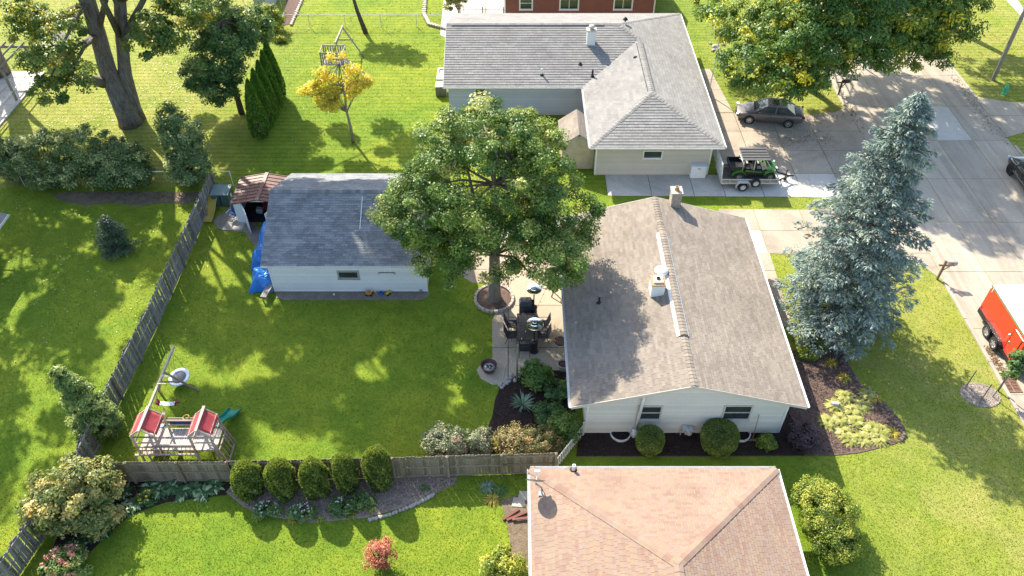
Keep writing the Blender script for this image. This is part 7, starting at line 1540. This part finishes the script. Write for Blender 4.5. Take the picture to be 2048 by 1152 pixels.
for i in range(9):
    u = i/8; p = A3.lerp(B3, u)+Vector((0, 0, -0.18*math.sin(math.pi*u))); secs.append([(p.x+a, p.y, p.z+b) for a, b in ((-0.3, 0.14), (-0.25, 0.14), (-0.22, 0.02), (0.22, 0.02), (0.25, 0.14), (0.3, 0.14), (0.24, -0.03), (-0.24, -0.03))])
mb.loft(secs); mb.build('chute', M['plastic_yellow'], o, fix=True)
for s in (-0.2, 0.2): MB().tube([(-19.25+s, 40.85, 0), (-19.25+s, 40.85, 0.8)], 0.03, 6).build('leg', M['plastic_yellow'], o)
o = thing('folding_chair', 'blue folding camp chair behind the open shed door', 'chair', (-17.6, 39.25, 0.02), R(-20)); plain('chair_blue', (0.04, 0.085, 0.20), 0.8)
MB().loft([[(-0.26, y, z), (0.26, y, z), (0.26, y, z-0.02), (-0.26, y, z-0.02)] for y, z in ((-0.25, 0.44), (0, 0.38), (0.22, 0.42))]).build('seat', M['chair_blue'], o, fix=True); MB().loft([[(-0.28, y, z), (0.28, y, z), (0.28, y+0.02, z), (-0.28, y+0.02, z)] for y, z in ((0.22, 0.42), (0.3, 0.7), (0.38, 0.95))]).build('backrest', M['chair_blue'], o, fix=True)
for s in (-1, 1):
    MB().tube([(s*0.27, -0.28, 0), (s*0.27, 0.38, 0.95)], 0.014, 6).build('leg', M['steel_grey'], o); MB().tube([(s*0.27, 0.3, 0), (s*0.27, -0.28, 0.62)], 0.014, 6).build('leg', M['steel_grey'], o); MB().bar((s*0.29, -0.28, 0.63), (s*0.29, 0.25, 0.65), 0.06, 0.025).build('armrest', M['chair_blue'], o)
o = tag(MB().prism([(-18.2, 38.2), (-16.9, 38.2), (-16.8, 39.6), (-17.8, 39.9)], 0.022, 0.045).build('plywood_sheet', plain('ply', (0.38, 0.33, 0.27), 0.85), None), 'pale plywood sheet lying under the blue camp chair', 'board')
# tarpaulin over a stack along the garage
plain('tarp_blue', (0.02, 0.17, 0.52), 0.35, var=0.2, scale=3, coat=0.2)
def tarp(label, x0_, y0_, x1_, y1_, h, seed):
    rr = random.Random(seed); nx, ny = 16, 22; rows = []
    for i in range(ny+1):
        row = []
        for j in range(nx+1):
            u, v_ = j/nx, i/ny; ex_ = min(u, 1-u, 1)*2; ey_ = min(v_, 1-v_)*2
            z = h*min(1, (min(ex_*2.2, 1))**0.6*(min(ey_*3.0, 1))**0.6)*(0.82+0.12*math.sin(v_*9+seed)+0.10*math.sin(u*7+v_*5+seed))+0.02+rr.uniform(0, 0.05)
            row.append((x0_+(x1_-x0_)*u+0.05*math.sin(v_*14+seed), y0_+(y1_-y0_)*v_+0.04*math.sin(u*11+seed), z))
        rows.append(row)
    mb = MB(); mb.loft(rows, close=False, cap=False); return tag(mb.build('tarpaulin', M['tarp_blue'], None, smooth=False), label, 'tarp', 'blue tarps beside the garage')
tarp('long blue tarpaulin over a pile along the end wall of the garage, far part', -15.55, 34.5, -13.66, 38.3, 1.25, 1); tarp('crumpled blue tarpaulin heap at the near corner of the garage', -15.1, 32.6, -13.66, 34.45, 1.05, 4)
o = tag(MB().lathe([(0, 0), (0.25, 0.05), (0.28, 0.3), (0.15, 0.5), (0, 0.52)], (0, 0, 0), 14).build('bucket', plain('bucket_red', (0.5, 0.03, 0.05), 0.5), None, loc=(-14.95, 38.6, 0.0)), 'bright red tub at the far end of the blue tarpaulin', 'tub')
o = thing('bench', 'small grey wooden bench at the near corner of the garage', 'bench', (-13.98, 32.35, 0), R(80)); 
for k in range(3): MB().box(-0.5, -0.17+k*0.12, 0.4, 0.5, -0.07+k*0.12, 0.43).build('plank', M['wood_grey'], o)
for sx in (-0.4, 0.4):
    for sy in (-0.13, 0.13): MB().box(sx-0.03, sy-0.03, 0, sx+0.03, sy+0.03, 0.4).build('leg', M['wood_grey'], o)
plain('toy_orange', (0.6, 0.22, 0.03), 0.5); plain('toy_yellow', (0.65, 0.42, 0.05), 0.5); plain('toy_blue', (0.03, 0.15, 0.6), 0.5)
o = thing('toy_truck', 'orange toy digger on the dirt strip below the garage wall', 'toy', (-8.2, 32.42, 0.03)); MB().cbox((0, 0, 0.14), (0.34, 0.2, 0.12)).build('body', M['toy_orange'], o, bevel=0.02); MB().cbox((-0.05, 0, 0.26), (0.14, 0.16, 0.14)).build('cab', M['toy_orange'], o, bevel=0.02); MB().tube([(0.1, 0, 0.2), (0.3, 0, 0.36), (0.44, 0, 0.12)], 0.025, 6).build('arm', M['toy_yellow'], o)
for sx in (-0.12, 0.12):
    for s in (-1, 1): MB().lathe([(0, -0.02), (0.07, -0.02), (0.07, 0.02), (0, 0.02)], (sx, s*0.11, 0.07), 10, (R(90), 0, 0)).build('wheel', M['black_rubber'], o)
o = thing('toy_truck', 'yellow toy loader at the right of the toys below the garage wall', 'toy', (-7.12, 32.46, 0.03), R(50)); MB().cbox((0, 0, 0.12), (0.28, 0.16, 0.1)).build('body', M['toy_yellow'], o, bevel=0.02); MB().cbox((0.18, 0, 0.1), (0.06, 0.2, 0.12), (0, 0.4, 0)).build('bucket', M['toy_yellow'], o)
for sx in (-0.09, 0.09):
    for s in (-1, 1): MB().lathe([(0, -0.02), (0.06, -0.02), (0.06, 0.02), (0, 0.02)], (sx, s*0.09, 0.06), 10, (R(90), 0, 0)).build('wheel', M['black_rubber'], o)
tag(MB().lathe([(0.09, 0), (0.12, 0.2), (0.10, 0.2), (0.08, 0.02), (0.001, 0.02)], (0, 0, 0), 14).build('toy_bucket', M['toy_blue'], None, loc=(-7.5, 32.44, 0.03)), 'blue toy bucket between the orange and yellow toys', 'toy')
tag(MB().lathe([(0, 0), (0.06, 0.03), (0.07, 0.07), (0, 0.12)], (0, 0, 0), 10).build('toy_ball', plain('toy_pale', (0.7, 0.72, 0.55), 0.5), None, loc=(-10.2, 32.42, 0.02)), 'small pale toy left of the others on the dirt strip', 'toy')
# by the north house
o = thing('air_conditioner', 'dark grey air conditioning unit at the end wall of the grey-roofed house', 'air conditioner', (-5.45, 54.6, 0)); MB().box(-0.42, -0.42, 0.05, 0.42, 0.42, 0.85).build('body', M['steel_grey'], o, bevel=0.03); MB().lathe([(0.36, 0.855), (0.36, 0.875), (0.08, 0.885), (0, 0.885)], (0, 0, 0), 18).build('fan_guard', M['steel_galv'], o)
for k in range(8): MB().box(-0.40, -0.428, 0.12+k*0.085, 0.40, -0.42, 0.16+k*0.085).build('louvre', M['black_metal'], o)
o = thing('window_well_cover', 'white framed cover over the basement window well beside the air conditioner', 'cover', (-5.45, 57.3, 0)); fr = MB()
for a in ((-0.5, -0.9, 0.5, -0.8), (-0.5, 0.8, 0.5, 0.9), (-0.5, -0.8, -0.4, 0.8), (0.4, -0.8, 0.5, 0.8)): fr.box(a[0], a[1], 0.1, a[2], a[3], 0.28)
fr.build('frame', M['trim_white'], o); MB().box(-0.4, -0.8, 0.12, 0.4, 0.8, 0.16).build('panel', M['frame_tan'], o)
tag(MB().prism([(4.2, 48.2), (5.35, 48.2), (5.35, 49.4), (4.2, 49.4)], 0.02, 0.5).build('tarpaulin', M['tarp_blue'], None, bevel=0.06), 'bit of blue tarpaulin behind the tan garden shed', 'tarp')
# leftover boards by the pink roof
for k, (px, py, a, L_, lb) in enumerate(((1028, 1030, 0.62, 0.9, 'thin red-brown board lying farthest from the pink roof'), (1040, 1034, 0.42, 1.0, 'red-brown board in the middle of the three on the bare earth'), (1048, 1040, 0.12, 0.8, 'short red-brown board touching the roof edge'))):
    x, y = at(px-6, py); tag(MB().cbox((0, 0, 0.04), (L_, 0.11, 0.05), (0, 0, a)).build('board', plain('board_red', (0.17, 0.06, 0.045), 0.8) if k == 0 else M['board_red'], None, loc=(x, y, 0.03+0.03*k)), lb, 'board', 'boards on the bare earth')
for k, (px, py, lb) in enumerate(((1036, 1005, 'grey flagstone in the shade of the fence corner'), (1048, 992, 'smaller grey flagstone next to the fence'))):
    x, y = at(px, py); tag(MB().prism([(x-0.3, y-0.22), (x+0.3, y-0.26), (x+0.32, y+0.2), (x-0.2, y+0.24)], 0.02, 0.05+0.012*k).build('flagstone', M['concrete_kerb'], None), lb, 'paving stone')
x, z = atY(1505, 880, 22.4); o = thing('rake', 'brown rake leaning against the gable wall', 'rake', (x, 22.42, 0.03)); MB().tube([(0, 0, 0.05), (0.08, 0.36, 1.55)], 0.018, 6).build('handle', M['oak_board'], o); MB().cbox((0, 0, 0.04), (0.42, 0.1, 0.05)).build('head', M['oak_board'], o)
for k in range(9): MB().cbox((-0.18+k*0.045, -0.06, 0.02), (0.012, 0.03, 0.06)).build('tooth', M['steel_grey'], o)
# deck, pergola and paved corner at the left edge
dk = thing('pergola', 'white-slatted pergola deck at the left edge under the trees', 'pergola', (-41.2, 55, 0))
for i in range(7):
    for j in range(8):
        x0_, y0_ = -3.4+i*1.02, -5.2+j*1.02
        if x0_ > 3.4-0.02: continue
        MB().box(x0_, y0_, 0, x0_+0.98, y0_+0.98, 0.12+rnd.uniform(0, 0.006)).build('paver', M['concrete_new'], dk)
for x in (-3.2, 3.4):
    for y in (-4.9, -1.5, 2.2): MB().cbox((x, y, 1.3), (0.14, 0.14, 2.6)).build('post', M['wood_weathered'], dk)
for y in (-4.9, -1.5, 2.2): MB().bar((-3.5, y, 2.6), (3.7, y, 2.6), 0.09, 0.2).build('beam', M['wood_weathered'], dk)
for k in range(10): MB().bar((-3.2+k*0.72, -5.3, 2.78), (-3.2+k*0.72, 2.6, 2.78), 0.06, 0.14).build('rafter', M['wood_weathered'], dk)
for k in range(5): MB().bar((3.42, -4.9+k*1.75, 0.9), (3.42, -4.9+(k+1)*1.75-0.1, 0.9), 0.05, 0.06).build('rail', M['trim_white'], dk)
o = thing('red_shed', 'little red-brown playhouse beside the pergola at the upper left', 'playhouse', (-37.3, 60.2, 0)); MB().box(-0.9, -0.8, 0, 0.9, 0.8, 1.5).build('wall', M['siding_red'], o); mb = MB(); mb.slab([(-1.05, -0.95, 1.45), (-1.05, 0.95, 1.45), (0, 0.95, 2.1), (0, -0.95, 2.1)], (0, 0, 0.05)); mb.slab([(1.05, -0.95, 1.45), (1.05, 0.95, 1.45), (0, 0.95, 2.1), (0, -0.95, 2.1)], (0, 0, 0.05)); mb.build('roof', M['wood_grey'], o, fix=True); MB().box(0.2, -0.83, 0.05, 0.7, -0.805, 1.2).build('door', M['trim_white'], o)
# iron fence and paved terrace by the red house
paved('terrace', [(-6.2, 64.4), (-5.4, 63.6), (-0.7, 63.6), (-0.7, 75), (-6.4, 75)], [-6.5, -4.4, -2.4, -0.6], [63, 66, 69, 72, 75], 0.02, M['concrete_new'])
o = thing('iron_fence', 'black iron railing between the grey roof and the red house', 'fence', (0, 67.3, 0))
for z in (0.12, 0.98): MB().bar((-4.6, 0, z), (-0.7, 0, z), 0.035, 0.035).build('rail', M['black_metal'], o)
for k in range(33): MB().bar((-4.55+k*0.12, 0, 0.1), (-4.55+k*0.12, 0, 1.0), 0.018, 0.018, (1, 0, 0)).build('baluster', M['black_metal'], o)
for x in (-4.6, -2.6, -0.75): MB().cbox((x, 0, 0.6), (0.08, 0.08, 1.2)).build('post', M['black_metal'], o)
se = thing('stone_edging', 'curved pale stone edging round the terrace corner behind the grey roof', 'stones', (0, 0, 0.0))
for t in np.linspace(0, 1, 22):
    p = [(850, 0), (848, 30), (858, 50), (895, 60)]; s_i = min(2, int(t*3)); f = t*3-s_i; x, y = at(p[s_i][0]+(p[s_i+1][0]-p[s_i][0])*f, p[s_i][1]+(p[s_i+1][1]-p[s_i][1])*f); MB().cbox((x, y, 0.1), (0.34, 0.26, 0.22), (0, 0, rnd.random())).build('edging_block', M['edging_block'], se)
se = thing('stone_edging', 'white stone edging of the planting bed at the far top left', 'stones', (0, 0, 0.0))
for t in np.linspace(0, 1, 16): x, y = at(583+27*t, 50-62*t); MB().cbox((x, y, 0.08), (0.2, 0.34, 0.16), (0, 0, rnd.random())).build('edging_block', M['edging_block'], se)
o = tag(MB().cbox((-22.3, 70.5, 0.9), (1.1, 5, 1.8)).build('garden_wall', M['siding_bluegrey'], None), 'grey-blue panel wall beside the bed at the top left edge', 'wall')
se = thing('rock_group', 'pale rocks round a small bed beside the flagpole', 'rocks', (0, 0, 0.0))
for (px, py, s) in ((1430, 95, 0.3), (1437, 100, 0.22), (1442, 108, 0.2), (1427, 102, 0.22), (1452, 112, 0.16), (1420, 88, 0.16), (1446, 90, 0.2)): x, y = at(px, py); stone(x, y, s, M['stone_pale'], se)
# ------------------------------------------------------------------ grass blades, fallen leaves
def grass():
    HX = []
    n = 540000
    # density falls with distance: sample photo pixels, drop them on the ground
    px = rng.random(n)*2300-126; py = rng.random(n)**0.8*1250-40
    k = int(n*0.27); px[:k] = rng.random(k)*3600-780; py[:k] = rng.random(k)**0.7*1950-100
    u = (px-1024)/FPX; v = (576-py)/FPX; c, s = math.cos(TILT), math.sin(TILT)
    t = -CAMH/(-s+v*c); X = u*t; Y = (c+v*s)*t
    P = np.c_[X, Y]; keep = np.ones(n, bool)
    for h in LAWN_HOLES: keep &= ~in_poly(P, h)
    for (a, b, cc, d) in ((3.5, 22.8, 13, 36), (-13.7, 32.6, -4.8, 40.4), (5.5, 44, 13.3, 62.3), (-4.7, 51.5, 5.7, 62.3), (1.2, -2, 11, 18.7), (25.1, -40, 35.8, 140), (-18.2, 40.7, -14.5, 44)):
        keep &= ~((P[:, 0] > a) & (P[:, 0] < cc) & (P[:, 1] > b) & (P[:, 1] < d))
    P = P[keep]; m = len(P)
    sc = np.hypot(P[:, 1], 32)/38.0
    a = rng.random(m)*6.283; h = (0.018+0.025*rng.random(m))*sc; w_ = (0.011+0.013*rng.random(m))*sc
    d = np.c_[np.cos(a), np.sin(a), np.zeros(m)]; ln = rng.normal(0, 0.9, (m, 2))
    B = np.c_[P, np.zeros(m)]; T = B+np.c_[ln*h[:, None], h]
    V = np.stack([B-d*w_[:, None], B+d*w_[:, None], T], 1).reshape(-1, 3)
    # straw-coloured in the dry yards
    dry = np.clip((P[:, 0]-13)/8, 0, 1); dry = np.maximum(dry, np.clip((-17-P[:, 0])/6, 0, 1)*(P[:, 1] > 42.8))
    t_ = np.clip(rng.random(m)*0.6+0.38*dry*rng.random(m)+0.05*np.sin(P[:, 0]*1.3)*np.sin(P[:, 1]*1.1), 0, 1)
    raw_mesh('grass', V, 3, M['grass_blade'], t_, None, 'stuff')
GAIN = 1.0
leafy('grass_blade', [(0, (0.09, 0.165, 0.014)), (0.3, (0.125, 0.205, 0.018)), (0.6, (0.18, 0.24, 0.03)), (1, (0.33, 0.32, 0.10))], 0.6, 0.6, tcol=(2.0, 1.45, 0.5))
grass()
def fallen(n, pts, spread, L, seed_t):
    C = []
    for i in range(n):
        p = rnd.choice(pts); C.append((p[0]+rnd.gauss(0, spread), p[1]+rnd.gauss(0, spread), 0.05))
    C = np.array(C); keep = np.ones(len(C), bool)
    for h in LAWN_HOLES: keep &= ~in_poly(C[:, :2], h)
    C = C[keep]; m = len(C); a = rng.random(m)*6.28
    leaf_mesh('fallen_leaves', C, np.c_[np.cos(a), np.sin(a), rng.normal(0, .2, m)], np.c_[rng.normal(0, .3, (m, 2)), np.ones(m)], L*(0.6+0.8*rng.random(m)), L*0.7*(0.6+0.8*rng.random(m)), rng.random(m), M['fallen_leaf'], None, kind='stuff')
leafy('fallen_leaf', [(0, (0.30, 0.20, 0.10)), (0.6, (0.48, 0.40, 0.28)), (1, (0.68, 0.62, 0.5))], 0.1, tcol=(1, 1, 1))
fallen(900, [at(60, 300), at(390, 130), at(420, 100), at(330, 190), at(140, 250), at(400, 60), at(380, 150)], 2.2, 0.11, 0)
def litter(n, lines, L):
    C = []
    for i in range(n):
        (xa, ya, xb, yb, s) = rnd.choice(lines); t = rnd.random(); C.append((xa+(xb-xa)*t+rnd.gauss(0, s), ya+(yb-ya)*t+rnd.gauss(0, s), 0.03))
    C = np.array(C); m = len(C); a = rng.random(m)*6.28
    leaf_mesh('fallen_leaves', C, np.c_[np.cos(a), np.sin(a), rng.normal(0, .2, m)], np.c_[rng.normal(0, .3, (m, 2)), np.ones(m)], L*(0.6+0.8*rng.random(m)), L*0.7*(0.6+0.8*rng.random(m)), rng.random(m)*0.6, M['dead_leaf'], None, kind='stuff')
leafy('dead_leaf', [(0, (0.12, 0.07, 0.035)), (0.6, (0.26, 0.17, 0.09)), (1, (0.40, 0.30, 0.17))], 0.1, tcol=(1, 1, 1))
litter(1500, [(25.6, 49, 25.55, 60, 0.25), (25.6, 26.5, 25.6, 28.5, 0.12), (35.2, 48, 35.2, 58, 0.25), (20.5, 50.5, 25, 52.5, 0.6), (19, 48, 23, 48.6, 0.5), (16.8, 29, 17.2, 34, 0.25)], 0.10)
litter(500, [(-28, 41.8, -20.5, 41.6, 0.35)], 0.11)
fallen(420, [at(100, 600), at(150, 480), at(60, 550), at(250, 560), at(640, 500), at(600, 260), at(600, 100)], 3.0, 0.09, 0)
